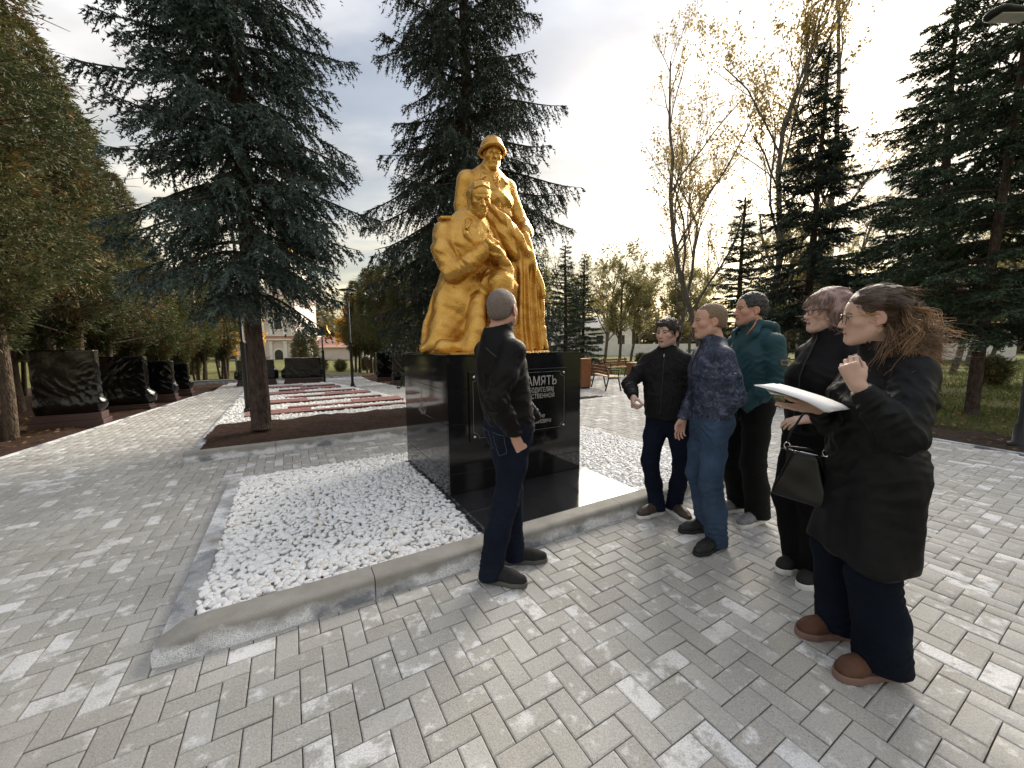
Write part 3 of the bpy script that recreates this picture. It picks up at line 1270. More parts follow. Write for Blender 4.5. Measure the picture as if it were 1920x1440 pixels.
        for a, ii in enumerate((I, J, K)):
            x0 = s.ax[a][ii]
            x1 = s.ax[a][ii + 1]
            P[:, a] = x0 + acc[:, a] * (x1 - x0)
        quads = []
        # x edges
        e = neg[:-1, 1:-1, 1:-1] != neg[1:, 1:-1, 1:-1]
        i, j, k = np.nonzero(e)
        f = neg[:-1, 1:-1, 1:-1][i, j, k]
        q = np.stack([idx[i, j, k], idx[i, j + 1, k], idx[i, j + 1, k + 1], idx[i, j, k + 1]], 1)
        quads.append(np.where(f[:, None], q, q[:, ::-1]))
        e = neg[1:-1, :-1, 1:-1] != neg[1:-1, 1:, 1:-1]
        i, j, k = np.nonzero(e)
        f = neg[1:-1, :-1, 1:-1][i, j, k]
        q = np.stack([idx[i, j, k], idx[i, j, k + 1], idx[i + 1, j, k + 1], idx[i + 1, j, k]], 1)
        quads.append(np.where(f[:, None], q, q[:, ::-1]))
        e = neg[1:-1, 1:-1, :-1] != neg[1:-1, 1:-1, 1:]
        i, j, k = np.nonzero(e)
        f = neg[1:-1, 1:-1, :-1][i, j, k]
        q = np.stack([idx[i, j, k], idx[i + 1, j, k], idx[i + 1, j + 1, k], idx[i, j + 1, k]], 1)
        quads.append(np.where(f[:, None], q, q[:, ::-1]))
        Q = np.concatenate(quads)
        for _ in range(smooth):
            P = lap(P, Q, 0.35)
        return P, Q


def lap(P, Q, f):
    n = len(P)
    acc = np.zeros_like(P)
    cnt = np.zeros(n, np.float32)
    for a in range(4):
        b = (a + 1) % 4
        i, j = Q[:, a], Q[:, b]
        for c in range(3):
            acc[:, c] += np.bincount(i, P[j, c], n) + np.bincount(j, P[i, c], n)
        cnt += np.bincount(i, minlength=n) + np.bincount(j, minlength=n)
    return P + f * (acc / np.maximum(cnt, 1)[:, None] - P)


def normals(P, Q):
    nrm = np.cross(P[Q[:, 2]] - P[Q[:, 0]], P[Q[:, 3]] - P[Q[:, 1]])
    N = np.zeros_like(P)
    for a in range(4):
        for c in range(3):
            N[:, c] += np.bincount(Q[:, a], nrm[:, c], len(P))
    return N / (np.linalg.norm(N, axis=1)[:, None] + 1e-9)


class Waves:
    """smooth random field: sum of sines"""

    def __init__(s, seed, freq, n=7):
        g = np.random.default_rng(seed)
        d = g.normal(size=(n, 3))
        d /= np.linalg.norm(d, axis=1)[:, None]
        s.k = d * freq * g.uniform(0.6, 1.6, n)[:, None] * 2 * math.pi
        s.p = g.uniform(0, 6.28, n)
        s.n = n

    def __call__(s, P):
        r = np.zeros(len(P))
        for i in range(s.n):
            r += np.sin(P @ s.k[i] + s.p[i])
        return r / math.sqrt(s.n)


def folds(P, c, axis, lam, amp, sig, seed=0, warp=1.0):
    """cloth creases round a joint: a few crossing ridges, fading away from c"""
    g = np.random.default_rng(seed + 1000)
    ax_ = np.asarray(axis, float)
    ax_ = ax_ / np.linalg.norm(ax_)
    q = P - np.asarray(c)
    w = np.exp(-(q ** 2).sum(1) / (2 * sig * sig))
    keep = w > 0.02
    r = np.zeros(len(P))
    qk = q[keep]
    for m in range(3):
        t = ax_ + g.normal(size=3) * 0.42
        t /= np.linalg.norm(t)
        k1, k2 = g.normal(size=3) * 0.9 / lam, g.normal(size=3) * 1.5 / lam
        ph = qk @ t * (2 * math.pi / lam * g.uniform(0.7, 1.15)) + warp * 1.6 * np.sin(qk @ k1 + g.random() * 6) + warp * 0.7 * np.sin(qk @ k2 + g.random() * 6)
        ridge = np.exp(-((np.mod(ph, 2 * math.pi) - math.pi) / 1.25) ** 2) - 0.35
        gate = 0.5 + 0.5 * np.sin(qk @ (g.normal(size=3) * 0.55 / lam * 2) + g.random() * 6)
        r[keep] += ridge * gate
    return amp * w * r


def head(S, c, M, s=1.0, nose=1.0, jaw=1.0, open_mouth=False, ears=True, deep=1.0):
    """a head round the eye-level centre c; local axes: +Y forward, +X to its right, +Z up"""
    c = np.asarray(c, float)

    def T(p):
        return c + M @ (np.asarray(p, float) * s)

    S.ell(T((0, -0.016, 0.034)), np.array((0.0755, 0.096, 0.082)) * s, M, 0.01 * s)
    S.ell(T((0, 0.028, 0.030)), np.array((0.064, 0.060, 0.062)) * s, M, 0.03 * s)
    S.ell(T((0, 0.026, -0.035)), np.array((0.060 * jaw, 0.060, 0.080)) * s, M, 0.03 * s)
    for x in (-1, 1):
        S.rc(T((x * 0.054 * jaw, -0.004, -0.055)), T((x * 0.013, 0.066, -0.097)), 0.020 * s, 0.017 * s, 0.03 * s)
        S.ell(T((x * 0.043, 0.055, -0.022)), np.array((0.022, 0.024, 0.020)) * s, M, 0.025 * s)
    S.ell(T((0, 0.073, -0.098)), np.array((0.020, 0.017, 0.015)) * s, M, 0.02 * s)
    S.ell(T((0, 0.070, -0.056)), np.array((0.033, 0.022, 0.030)) * s, M, 0.02 * s)
    # sockets, brow
    for x in (-1, 1):
        S.ell(T((x * 0.032, 0.098, 0.001)), np.array((0.020, 0.019 * deep, 0.0135 * (0.5 + 0.5 * deep))) * s, M, 0.010 * s, 's')
        S.rc(T((x * 0.012, 0.087, 0.018)), T((x * 0.047, 0.072, 0.020)), 0.0078 * s * deep, 0.0062 * s * deep, 0.008 * s)
    S.rc(T((0, 0.083, 0.014)), T((0, 0.083, 0.022)), 0.009 * s, 0.009 * s, 0.012 * s)
    # nose
    S.rc(T((0, 0.087, 0.010)), T((0, 0.087 + 0.024 * nose, -0.031)), 0.0075 * s, 0.0110 * s, 0.010 * s)
    for x in (-1, 1):
        S.ell(T((x * 0.0115, 0.096, -0.035)), np.array((0.008, 0.010, 0.0075)) * s, M, 0.006 * s)
        # eyeballs, upper lid
        S.ell(T((x * 0.031, 0.0725, 0.001)), np.array((0.0135, 0.0135, 0.0125)) * s, M, 0.002 * s)
        S.rc(T((x * 0.019, 0.082, 0.008)), T((x * 0.031, 0.0855, 0.0105)), 0.0036 * s, 0.004 * s, 0.003 * s)
        S.rc(T((x * 0.031, 0.0855, 0.0105)), T((x * 0.044, 0.077, 0.006)), 0.004 * s, 0.0034 * s, 0.003 * s)
    # mouth
    if open_mouth:
        S.ell(T((0, 0.092, -0.069)), np.array((0.016, 0.016, 0.0085)) * s, M, 0.003 * s, 's')
        zl = -0.081
    else:
        zl = -0.0745
    S.rc(T((-0.020, 0.083, -0.066)), T((0, 0.0915, -0.0625)), 0.0050 * s, 0.0062 * s, 0.004 * s)
    S.rc(T((0.020, 0.083, -0.066)), T((0, 0.0915, -0.0625)), 0.0050 * s, 0.0062 * s, 0.004 * s)
    S.rc(T((-0.015, 0.083, zl)), T((0.015, 0.083, zl)), 0.0064 * s, 0.0064 * s, 0.004 * s)
    if not open_mouth:
        S.rc(T((-0.022, 0.0925, -0.0686)), T((0.022, 0.0925, -0.0686)), 0.0026 * s * deep, 0.0026 * s * deep, 0.002 * s, 's')
    if ears:
        for x in (-1, 1):
            Me = M @ rotm(-12, 0, x * 20)
            S.ell(T((x * 0.0785, -0.012, -0.006)), np.array((0.0075, 0.020, 0.032)) * s, Me, 0.006 * s)
            S.ell(T((x * 0.0865, -0.006, -0.004)), np.array((0.0060, 0.010, 0.017)) * s, Me, 0.004 * s, 's')
            S.ell(T((x * 0.077, -0.004, -0.034)), np.array((0.006, 0.009, 0.010)) * s, Me, 0.006 * s)
    return T


def hand(S, wrist, d, pn, side, s=1.0, curl=(60, 60, 65, 70), thumb=30, k=0.005, spread=6, r=0.0085, thumb_up=0.5):
    """wrist point, d = direction wrist to knuckles, pn = direction the palm faces, side=+1 right hand, -1 left.
    curl: total bend of each finger index..little in degrees"""
    w = np.asarray(wrist, float)
    d = np.asarray(d, float)
    d = d / np.linalg.norm(d)
    pn = np.asarray(pn, float)
    pn = pn - d * (pn @ d)
    pn = pn / np.linalg.norm(pn)
    a = np.cross(d, pn) * side                       # towards the thumb
    # palm
    S.rc(w, w + d * 0.035 * s, 0.024 * s, 0.026 * s, 0.02, 'u', (pn, 0.72))
    for q in (-0.027, -0.009, 0.009, 0.026):
        S.rc(w + d * 0.025 * s + a * q * 0.7 * s, w + d * 0.088 * s + a * q * s, 0.0135 * s, 0.0115 * s, 0.012)
    S.ell(w + d * 0.045 * s + a * 0.024 * s + pn * 0.012 * s, np.array((0.016, 0.016, 0.016)) * s, None, 0.015)
    lens = [(0.043, 0.025, 0.020), (0.047, 0.029, 0.021), (0.044, 0.027, 0.020), (0.035, 0.020, 0.018)]
    offs = [0.027, 0.009, -0.009, -0.026]
    kn = [0.088, 0.092, 0.088, 0.080]
    tips = []
    for f in range(4):
        p = w + (d * kn[f] + a * offs[f]) * s
        tot = R(curl[f])
        ang = 0.0
        spr = R(spread) * (1.5 - f) / 1.5
        rr = r * s * (0.9 if f == 3 else 1.0)
        for j in range(3):
            ang += tot * (0.36, 0.40, 0.24)[j]
            dv = (d * math.cos(ang) + pn * math.sin(ang))
            if j == 0:
                dv = dv + a * math.sin(spr) * math.cos(ang)
                dv = dv / np.linalg.norm(dv)
            q = p + dv * lens[f][j] * s
            S.rc(p, q, rr * (1.0, 0.94, 0.88)[j], rr * (0.96, 0.90, 0.78)[j], 0.0035)
            p = q
        tips.append(p)
    # thumb
    p = w + (d * 0.032 + a * 0.026 + pn * 0.010) * s
    t1 = R(thumb)
    v1 = d * math.cos(R(38)) + a * math.sin(R(38)) * math.cos(t1) + pn * math.sin(R(38)) * math.sin(t1) * 1.4
    v1 /= np.linalg.norm(v1)
    q = p + v1 * 0.040 * s
    S.rc(p, q, 0.014 * s, 0.011 * s, 0.010)
    v2 = v1 * 0.8 + pn * 0.35 * (t1 / R(60)) + d * 0.35 * thumb_up - a * 0.30 * (t1 / R(45))
    v2 /= np.linalg.norm(v2)
    p2 = q + v2 * 0.030 * s
    S.rc(q, p2, 0.0105 * s, 0.0098 * s, 0.004)
    v3 = v2 * 0.9 + pn * 0.2 - a * 0.35 * (t1 / R(45))
    v3 /= np.linalg.norm(v3)
    S.rc(p2, p2 + v3 * 0.025 * s, 0.0098 * s, 0.0075 * s, 0.003)
    return tips

# ================================================================== GOLDEN STATUE
def gold_mat():
    t = NT('gold painted plaster')
    p = t.pos('Object')
    n = t.noise(7, 6, 0.6, vec=p)
    c = t.ramp(n, [(0.25, (0.50, 0.25, 0.048)), (0.55, (0.64, 0.365, 0.090)), (0.8, (0.76, 0.47, 0.15))])
    c = t.mix(t.ramp(t.noise(14, 5, vec=p), [(0.55, 0.0), (0.8, 0.30)]), c, (0.42, 0.17, 0.02))
    t.set(col=c, rough=t.ramp(t.noise(16, 4, vec=p), [(0.3, 0.20), (0.7, 0.36)]), metal=0.82, spec=0.5)
    h = t.math('ADD', t.math('MULTIPLY', t.noise(60, 5, 0.65, vec=p), 1.0), t.math('MULTIPLY', t.noise(150, 3, vec=p), 0.4))
    t.bump(h, 0.8, 0.0065)
    return t.m


M_gold = gold_mat()
OS = (2.615, 1.75, 1.40)
statue = thing('statue', 'golden statue of two soldiers, one standing in helmet and one kneeling, on black pedestal', 'statue', W(*OS), TH)


def statue_parts():
    V0 = 0.0088
    # ---------------- standing soldier, faces -y
    S = Sculpt((-0.62, -0.62, -0.03), (0.86, 0.75, 2.62), V0, [((0.02, -0.16, 2.02), (0.36, 0.3, 2.36))], 0.0046)
    f180 = rotm(0, 0, 180)
    # greatcoat body: hem to chest
    y0 = 0.20
    fl = ((0, 1, 0), 0.72)
    S.chain([(0.20, y0, 0.0), (0.19, y0, 0.55), (0.185, y0, 1.05), (0.18, y0, 1.50)], [0.34, 0.31, 0.26, 0.225], 0.05, 'u', fl)
    S.chain([(0.18, y0, 1.50), (0.17, y0, 1.70), (0.16, y0 + 0.01, 1.88), (0.15, y0 + 0.02, 1.98)], [0.235, 0.262, 0.245, 0.17], 0.05, 'u', ((0, 1, 0), 0.66))
    # shoulders
    S.rc((-0.10, y0 + 0.02, 1.93), (0.40, y0 + 0.02, 1.93), 0.105, 0.105, 0.06)
    # blouse over the belt
    S.ell((0.18, y0 - 0.05, 1.73), (0.25, 0.175, 0.135), None, 0.04)
    # belt
    for q in range(24):
        a0_, a1_ = 2 * math.pi * q / 24, 2 * math.pi * (q + 1) / 24
        for zz in (1.575, 1.60):
            S.rc((0.18 + 0.238 * math.cos(a0_), y0 - 0.01 + 0.185 * math.sin(a0_), zz), (0.18 + 0.238 * math.cos(a1_), y0 - 0.01 + 0.185 * math.sin(a1_), zz), 0.017, 0.017, 0.003)
    S.box((0.27, y0 - 0.196, 1.588), (0.045, 0.02, 0.036), None, 0.008, 0.004)
    # right arm of viewer side (his left): shoulder, elbow, hand at hip
    S.chain([(0.41, y0 + 0.02, 1.92), (0.50, y0 + 0.02, 1.72), (0.585, y0 - 0.03, 1.52)], [0.105, 0.092, 0.088], 0.03)
    S.chain([(0.585, y0 - 0.03, 1.52), (0.56, y0 - 0.16, 1.42), (0.505, y0 - 0.24, 1.36)], [0.086, 0.078, 0.066], 0.03)
    S.rc((0.53, y0 - 0.21, 1.385), (0.51, y0 - 0.235, 1.365), 0.082, 0.080, 0.01)
    hand(S, (0.50, y0 - 0.25, 1.355), (-0.55, -0.35, -0.75), (-0.6, 0.5, -0.3), 1, 1.15, (70, 75, 80, 85), 40, 0.008, 5, 0.0105)
    # his right arm goes down behind the kneeling comrade
    S.chain([(-0.12, y0 + 0.02, 1.92), (-0.155, y0 + 0.06, 1.66), (-0.13, y0 + 0.02, 1.38)], [0.108, 0.096, 0.09], 0.03)
    # collar
    for x in (-1, 1):
        S.rc((0.15 + x * 0.085, y0 - 0.02, 2.02), (0.165 + x * 0.035, y0 - 0.165, 1.925), 0.03, 0.022, 0.012, 'u', ((x * 0.5, -0.6, 0.5), 0.55))
        S.chain([(0.15 + x * 0.10, y0 + 0.0, 2.035), (0.15 + x * 0.12, y0 - 0.12, 1.965), (0.15 + x * 0.175, y0 - 0.155, 1.90)], [0.030, 0.034, 0.012], 0.005, 'u', ((0, -0.6, 0.7), 0.5))
    S.rc((0.15, y0 + 0.03, 1.98), (0.152, y0 + 0.0, 2.035), 0.098, 0.085, 0.012)
    # lapel line
    S.rc((0.17, y0 - 0.19, 1.90), (0.19, y0 - 0.20, 1.63), 0.012, 0.012, 0.014)
    # neck and head
    hc = (0.155, 0.115, 2.215)
    Mh = rotm(0, 0, -15) @ f180 @ rotm(-14, 0, 0)
    S.rc((0.15, y0 + 0.0, 1.98), (0.16, 0.16, 2.14), 0.078, 0.072, 0.015)
    T = head(S, hc, Mh, 1.36, 1.1, 0.96, ears=False, deep=1.18)
    # helmet: an open bowl with a flared rim
    Mt = Mh @ rotm(6, 0, 0)
    hcv = T((0, -0.012, 0.040))
    H_ = Sculpt(hcv - 0.24, hcv + 0.24, 0.0055)
    H_.ell(hcv, np.array((0.098, 0.120, 0.104)) * 1.36, Mt, 0)

    def rim(p):
        return hcv + Mt @ (np.asarray(p) * 1.36)
    zr = lambda a: 0.006 - 0.030 * abs(math.cos(a)) ** 2 + (0.004 if math.sin(a) > 0 else -0.030) * abs(math.sin(a))
    ring = [rim((0.104 * math.cos(a), 0.130 * math.sin(a), zr(a))) for a in [2 * math.pi * q / 32 for q in range(33)]]
    H_.cut(-(Mt @ np.array((0, -0.14, 1.0)) / math.hypot(1, 0.14)), -float((Mt @ np.array((0, -0.14, 1.0)) / math.hypot(1, 0.14)) @ rim((0, 0, -0.012))), None, None, 0.002)
    for q in range(32):
        H_.rc(ring[q], ring[q + 1], 0.0115, 0.0115, 0.028)
    H_.ell(rim((0, 0, -0.02)), np.array((0.086, 0.106, 0.095)) * 1.36, Mt, 0.006, 's')
    Ph, Qh = H_.mesh(1)
    obj('helmet', mesh_np('helmet', Ph, Qh, True), M_gold, statue)
    for x in (-1, 1):
        S.rc(T((x * 0.077, 0.02, 0.02)), T((x * 0.050, 0.030, -0.085)), 0.006, 0.006, 0.006)
    # ---------------- banner and rifle-like drape on the right
    def drape(pts, rad, fl, k=0.03):
        S.chain(pts, rad, k, 'u', fl)
    # gathered cloth from behind the kneeling man to the hand
    drape([(0.02, -0.02, 1.60), (0.18, -0.08, 1.44), (0.33, -0.12, 1.26), (0.43, -0.14, 1.13)], [0.06, 0.085, 0.095, 0.075], ((0.75, 0.1, 0.65), 0.75))
    drape([(0.00, 0.0, 1.50), (0.16, -0.07, 1.30), (0.30, -0.10, 1.10)], [0.07, 0.09, 0.08], ((0.75, 0.1, 0.65), 0.8))
    drape([(0.10, 0.02, 1.60), (0.30, -0.04, 1.42), (0.49, -0.10, 1.24)], [0.035, 0.050, 0.045], ((0.6, 0.1, 0.7), 0.9), 0.015)
    # staff end pointing down to the right
    drape([(0.44, -0.12, 1.30), (0.52, -0.14, 1.00), (0.615, -0.17, 0.70)], [0.062, 0.058, 0.040], None, 0.03)
    S.rc((0.612, -0.17, 0.71), (0.625, -0.175, 0.655), 0.032, 0.036, 0.008)
    # falling cloth
    for (x0, x1, yy0, yy1, r0, r1, zt) in ((0.42, 0.34, -0.08, -0.10, 0.10, 0.13, 1.15), (0.48, 0.46, -0.10, -0.15, 0.075, 0.10, 1.05), (0.54, 0.575, -0.12, -0.16, 0.055, 0.075, 0.85), (0.36, 0.27, -0.02, -0.12, 0.10, 0.085, 1.0)):
        S.chain([(x0, yy0, zt), ((x0 + x1) / 2 + 0.02, (yy0 + yy1) / 2, zt * 0.5), (x1, yy1, 0.02)], [r0, (r0 + r1) * 0.48, r1], 0.03, 'u', ((0, 1, 0), 0.8))
    # tassel
    S.rc((0.625, -0.17, 0.64), (0.632, -0.18, 0.24), 0.014, 0.014, 0.012)
    S.rc((0.632, -0.18, 0.26), (0.628, -0.19, 0.21), 0.028, 0.026, 0.008)
    for q in range(7):
        a = q * 2 * math.pi / 7
        S.rc((0.628 + 0.012 * math.cos(a), -0.19 + 0.012 * math.sin(a), 0.20), (0.628 + 0.05 * math.cos(a), -0.19 + 0.045 * math.sin(a), 0.03), 0.016, 0.018, 0.006)
    S.cut((0, 0, -1), 0.0)
    P, Q = S.mesh(1)
    N = normals(P, Q)
    d = np.zeros(len(P))
    body = np.clip((2.0 - P[:, 2]) / 0.1, 0, 1)
    # vertical folds of coat and banner
    ang = np.arctan2(P[:, 1] - 0.2, P[:, 0] - 0.19)
    low = np.clip((1.45 - P[:, 2]) / 0.5, 0, 1)
    wv = Waves(3, 1.1)(P) * 0.8
    d += low * 0.014 * np.sin(ang * 8 + wv * 1.1)
    dr = np.exp(-((P[:, 0] - 0.48) ** 2) / 0.05) * np.clip((1.15 - P[:, 2]) / 0.3, 0, 1) * np.clip((-0.0 - P[:, 1]) / 0.08, 0, 1)
    d += dr * 0.026 * np.sin((P[:, 0] - 0.42) * (46 + 26 * P[:, 2]) + wv * 1.3)
    d += body * 0.0022 * Waves(8, 9)(P)
    d += folds(P, (0.30, 0.02, 1.78), (0.9, 0, 0.5), 0.085, 0.0057, 0.16, 2)
    d += folds(P, (0.12, 0.02, 1.72), (0.8, 0, -0.6), 0.085, 0.0057, 0.15, 12)
    d += folds(P, (0.58, 0.17, 1.53), (0.2, 0, 1), 0.07, 0.0090, 0.11, 3)
    d += folds(P, (0.46, 0.2, 1.75), (0.3, 0, 1), 0.10, 0.0067, 0.15, 4)
    d += folds(P, (0.28, -0.15, 1.32), (0.7, 0, 0.7), 0.075, 0.0113, 0.18, 5)
    P = P + N * d[:, None]
    me = mesh_np('standing_soldier', P, Q, True)
    obj('standing_soldier', me, M_gold, statue)

    # ---------------- kneeling soldier
    S = Sculpt((-0.92, -0.80, -0.03), (0.40, 0.46, 1.96), V0, [((-0.36, -0.42, 1.40), (0.06, -0.02, 1.75))], 0.0046)
    # torso
    tc_ = (-0.20, -0.02)
    fl = ((0.25, 1, 0), 0.72)
    S.chain([(-0.20, -0.02, 0.72), (-0.20, -0.03, 0.95), (-0.21, -0.04, 1.15), (-0.21, -0.03, 1.30)], [0.27, 0.265, 0.285, 0.235], 0.05, 'u', fl)
    S.rc((-0.47, 0.0, 1.27), (0.04, -0.02, 1.30), 0.105, 0.10, 0.06)
    # coat skirt: wide bell spreading to the left and back
    S.chain([(-0.25, 0.02, 0.85), (-0.33, 0.05, 0.50), (-0.40, 0.07, 0.22), (-0.46, 0.05, 0.06)], [0.25, 0.285, 0.30, 0.27], 0.05, 'u', ((0.1, 1, 0), 0.85))
    S.chain([(-0.45, -0.02, 0.35), (-0.62, -0.04, 0.09)], [0.14, 0.10], 0.06)
    S.chain([(-0.60, -0.03, 0.10), (-0.74, 0.0, 0.045)], [0.09, 0.055], 0.05)
    S.chain([(-0.35, -0.30, 0.06), (-0.60, -0.22, 0.05)], [0.10, 0.08], 0.05)
    S.chain([(-0.20, -0.25, 0.55), (-0.30, -0.32, 0.25), (-0.38, -0.34, 0.05)], [0.09, 0.10, 0.10], 0.06)
    # raised knee (his left) toward the viewer, boot below
    S.chain([(-0.13, -0.10, 0.70), (-0.02, -0.38, 0.735)], [0.17, 0.128], 0.05)
    S.chain([(-0.02, -0.40, 0.72), (-0.02, -0.43, 0.40), (-0.03, -0.42, 0.10)], [0.125, 0.098, 0.082], 0.03)
    S.rc((-0.02, -0.44, 0.06), (0.02, -0.66, 0.045), 0.07, 0.055, 0.03)
    S.rc((-0.02, -0.42, 0.52), (-0.02, -0.425, 0.50), 0.112, 0.112, 0.01)
    # coat flap lying over the thigh and dropping to the right
    S.chain([(0.0, -0.18, 0.86), (0.12, -0.24, 0.70), (0.15, -0.22, 0.40), (0.16, -0.20, 0.08)], [0.13, 0.12, 0.10, 0.11], 0.04, 'u', ((0.3, 1, 0), 0.7))
    S.chain([(-0.10, -0.30, 0.84), (0.05, -0.43, 0.83)], [0.05, 0.055], 0.03)
    # his right arm (viewer left): shoulder, elbow, forearm across
    S.chain([(-0.50, -0.02, 1.25), (-0.535, -0.08, 1.05), (-0.46, -0.17, 0.83)], [0.105, 0.108, 0.108], 0.035)
    S.chain([(-0.46, -0.17, 0.83), (-0.33, -0.30, 0.90), (-0.22, -0.37, 1.01)], [0.110, 0.095, 0.083], 0.035)
    # hands clasped in front of the chest
    S.ell((-0.145, -0.40, 1.075), (0.080, 0.070, 0.078), rotm(0, -25, 0), 0.02)
    for q in range(4):
        a = np.array((-0.20 + 0.030 * q, -0.445 + 0.006 * q, 1.115 - 0.012 * q))
        S.chain([a, a + (0.015, -0.028, -0.035), a + (0.030, -0.016, -0.075)], [0.0185, 0.0175, 0.016], 0.007)
    S.rc((-0.15, -0.42, 1.14), (-0.09, -0.455, 1.10), 0.019, 0.016, 0.008)
    # his left arm (viewer right)
    S.chain([(0.06, -0.02, 1.28), (0.10, -0.10, 1.08), (0.08, -0.22, 0.93)], [0.098, 0.09, 0.088], 0.03)
    S.chain([(0.08, -0.22, 0.93), (-0.02, -0.33, 1.00), (-0.09, -0.385, 1.045)], [0.088, 0.076, 0.064], 0.03)
    # cap crushed in the hands, hanging down
    S.chain([(-0.07, -0.42, 1.02), (0.01, -0.42, 0.90), (0.09, -0.40, 0.80)], [0.045, 0.062, 0.040], 0.02, 'u', ((0.6, 0.6, 0.5), 0.55))
    S.rc((-0.14, -0.44, 0.985), (-0.06, -0.44, 0.975), 0.02, 0.014, 0.015)
    # lapels, collar
    S.rc((-0.21, -0.03, 1.33), (-0.20, -0.07, 1.42), 0.095, 0.085, 0.012)
    for x in (-1, 1):
        S.chain([(-0.20 + x * 0.09, -0.07, 1.43), (-0.20 + x * 0.085, -0.19, 1.35), (-0.20 + x * 0.13, -0.235, 1.27)], [0.032, 0.036, 0.014], 0.005, 'u', ((x * 0.2, -0.8, 0.5), 0.5))
        S.chain([(-0.20 + x * 0.11, -0.13, 1.36), (-0.20 + x * 0.125, -0.225, 1.21), (-0.18 + x * 0.03, -0.25, 1.08)], [0.024, 0.042, 0.016], 0.005, 'u', ((0, 1, 0), 0.5))
        # shoulder boards
        S.box((-0.215 + x * 0.235, -0.02, 1.392 - 0.004 * x), (0.095, 0.058, 0.016), rotm(0, x * 9, 0), 0.006, 0.006)
    S.rc((-0.205, -0.245, 1.22), (-0.185, -0.245, 0.95), 0.013, 0.013, 0.014)
    # neck, head (bowed and turned to the viewer's right)
    S.rc((-0.205, -0.06, 1.34), (-0.185, -0.15, 1.54), 0.080, 0.074, 0.015)
    hk = (-0.155, -0.185, 1.595)
    Mk = rotm(0, 0, -8) @ f180 @ rotm(-22, 0, 0) @ rotm(0, 4, 0)
    T = head(S, hk, Mk, 1.42, 1.05, 0.92, deep=1.15)
    # combed hair with a side parting
    hs = 1.42
    S.ell(T((0, -0.024, 0.040)), np.array((0.0815, 0.100, 0.084)) * hs, Mk, 0.006)
    for q in range(9):
        u = q / 8.0
        p0 = T((0.050 - 0.100 * u, 0.071 - 0.030 * abs(u - 0.45), 0.074 + 0.018 * math.sin(u * 3.1)))
        p1 = T((0.046 - 0.094 * u, 0.030, 0.112 - 0.020 * abs(u - 0.5)))
        p2 = T((0.040 - 0.085 * u, -0.050, 0.110 - 0.020 * abs(u - 0.5)))
        S.chain([p0, p1, p2], [0.010 * hs, 0.013 * hs, 0.012 * hs], 0.006)
    for x in (-1, 1):
        S.rc(T((x * 0.075, 0.012, 0.050)), T((x * 0.073, 0.014, 0.012)), 0.010 * hs, 0.006 * hs, 0.010)
        S.rc(T((x * 0.070, -0.05, 0.03)), T((x * 0.052, -0.083, -0.035)), 0.020 * hs, 0.018 * hs, 0.02)
    S.cut((0, 0, -1), 0.0)
    P, Q = S.mesh(1)
    N = normals(P, Q)
    d = np.zeros(len(P))
    body = np.clip((1.38 - P[:, 2]) / 0.08, 0, 1)
    ang = np.arctan2(P[:, 1] - 0.05, P[:, 0] + 0.30)
    low = np.clip((0.80 - P[:, 2]) / 0.4, 0, 1) * np.clip((0.05 - P[:, 0]) / 0.1 + 0.3, 0, 1)
    wv = Waves(31, 1.0)(P)
    d += low * (0.004 + 0.022 * np.clip(0.9 - P[:, 2], 0, 0.7)) * np.sin(ang * 6.5 + wv * 1.1 - P[:, 2] * 1.5)
    d += body * 0.0024 * Waves(9, 8)(P)
    d += folds(P, (-0.48, -0.16, 0.86), (0.5, -0.3, 0.9), 0.085, 0.0125, 0.13, 7)
    d += folds(P, (-0.34, -0.30, 0.90), (0.9, -0.5, 0.4), 0.07, 0.0079, 0.11, 8)
    d += folds(P, (-0.50, -0.06, 1.10), (0.1, 0, 1), 0.12, 0.0079, 0.15, 9)
    d += folds(P, (-0.28, -0.22, 1.05), (0.5, 0, 0.8), 0.10, 0.0057, 0.13, 10)
    d += folds(P, (-0.05, -0.30, 0.75), (0.4, 0.6, 0.6), 0.09, 0.0090, 0.16, 11)
    P = P + N * d[:, None]
    obj('kneeling_soldier', mesh_np('kneeling_soldier', P, Q, True), M_gold, statue)
    # low plinth of the sculpture
    mb = MB()
    mb.prism([(-0.66, -0.56), (0.10, -0.68), (0.62, -0.36), (0.64, 0.42), (-0.55, 0.42), (-0.72, 0.05)], 0.0, 0.012)
    mb.build('base_plate', M_gold, statue)


statue_parts()

# ================================================================== PEOPLE
def skin_mat():
    t = NT('skin')
    c = t.attr('tint')
    p = t.pos('Object')
    c = t.mix(t.ramp(t.noise(60, 4, vec=p), [(0.4, 0.0), (0.75, 0.14)]), c, (0.42, 0.20, 0.15), 'MIX')
    t.set(col=c, rough=t.ramp(t.noise(90, 3, vec=p), [(0.3, 0.42), (0.7, 0.58)]), spec=0.4, sss=0.12)
    t.b.inputs['Subsurface Radius'].default_value = (0.012, 0.005, 0.003)
    t.bump(t.noise(420, 3, vec=p), 0.18, 0.001)
    return t.m


def cloth_mat(name, col, rough=0.8, var=0.2, weave=900, bump=0.25, sheen=0.0, scale=7, spec=0.3, warm=None):
    t = NT(name)
    p = t.pos('Object')
    f = t.noise(scale, 6, 0.6, vec=p)
    lo = tuple(c * (1 - var) for c in col)
    hi = tuple(min(1, c * (1 + var)) for c in col)
    c = t.ramp(f, [(0.3, lo), (0.7, hi)])
    c = t.mix(t.ramp(t.noise(weave * 0.6, 2, vec=p), [(0.35, 0.0), (0.7, 0.35)]), c, tuple(min(1, q * 1.7 + 0.003) for q in col))
    t.set(col=c, rough=rough, spec=spec, sheen=sheen)
    t.bump(t.math('ADD', t.noise(weave, 2, vec=p), t.math('MULTIPLY', t.noise(35, 4, vec=p), 1.6)), bump, 0.004)
    return t.m


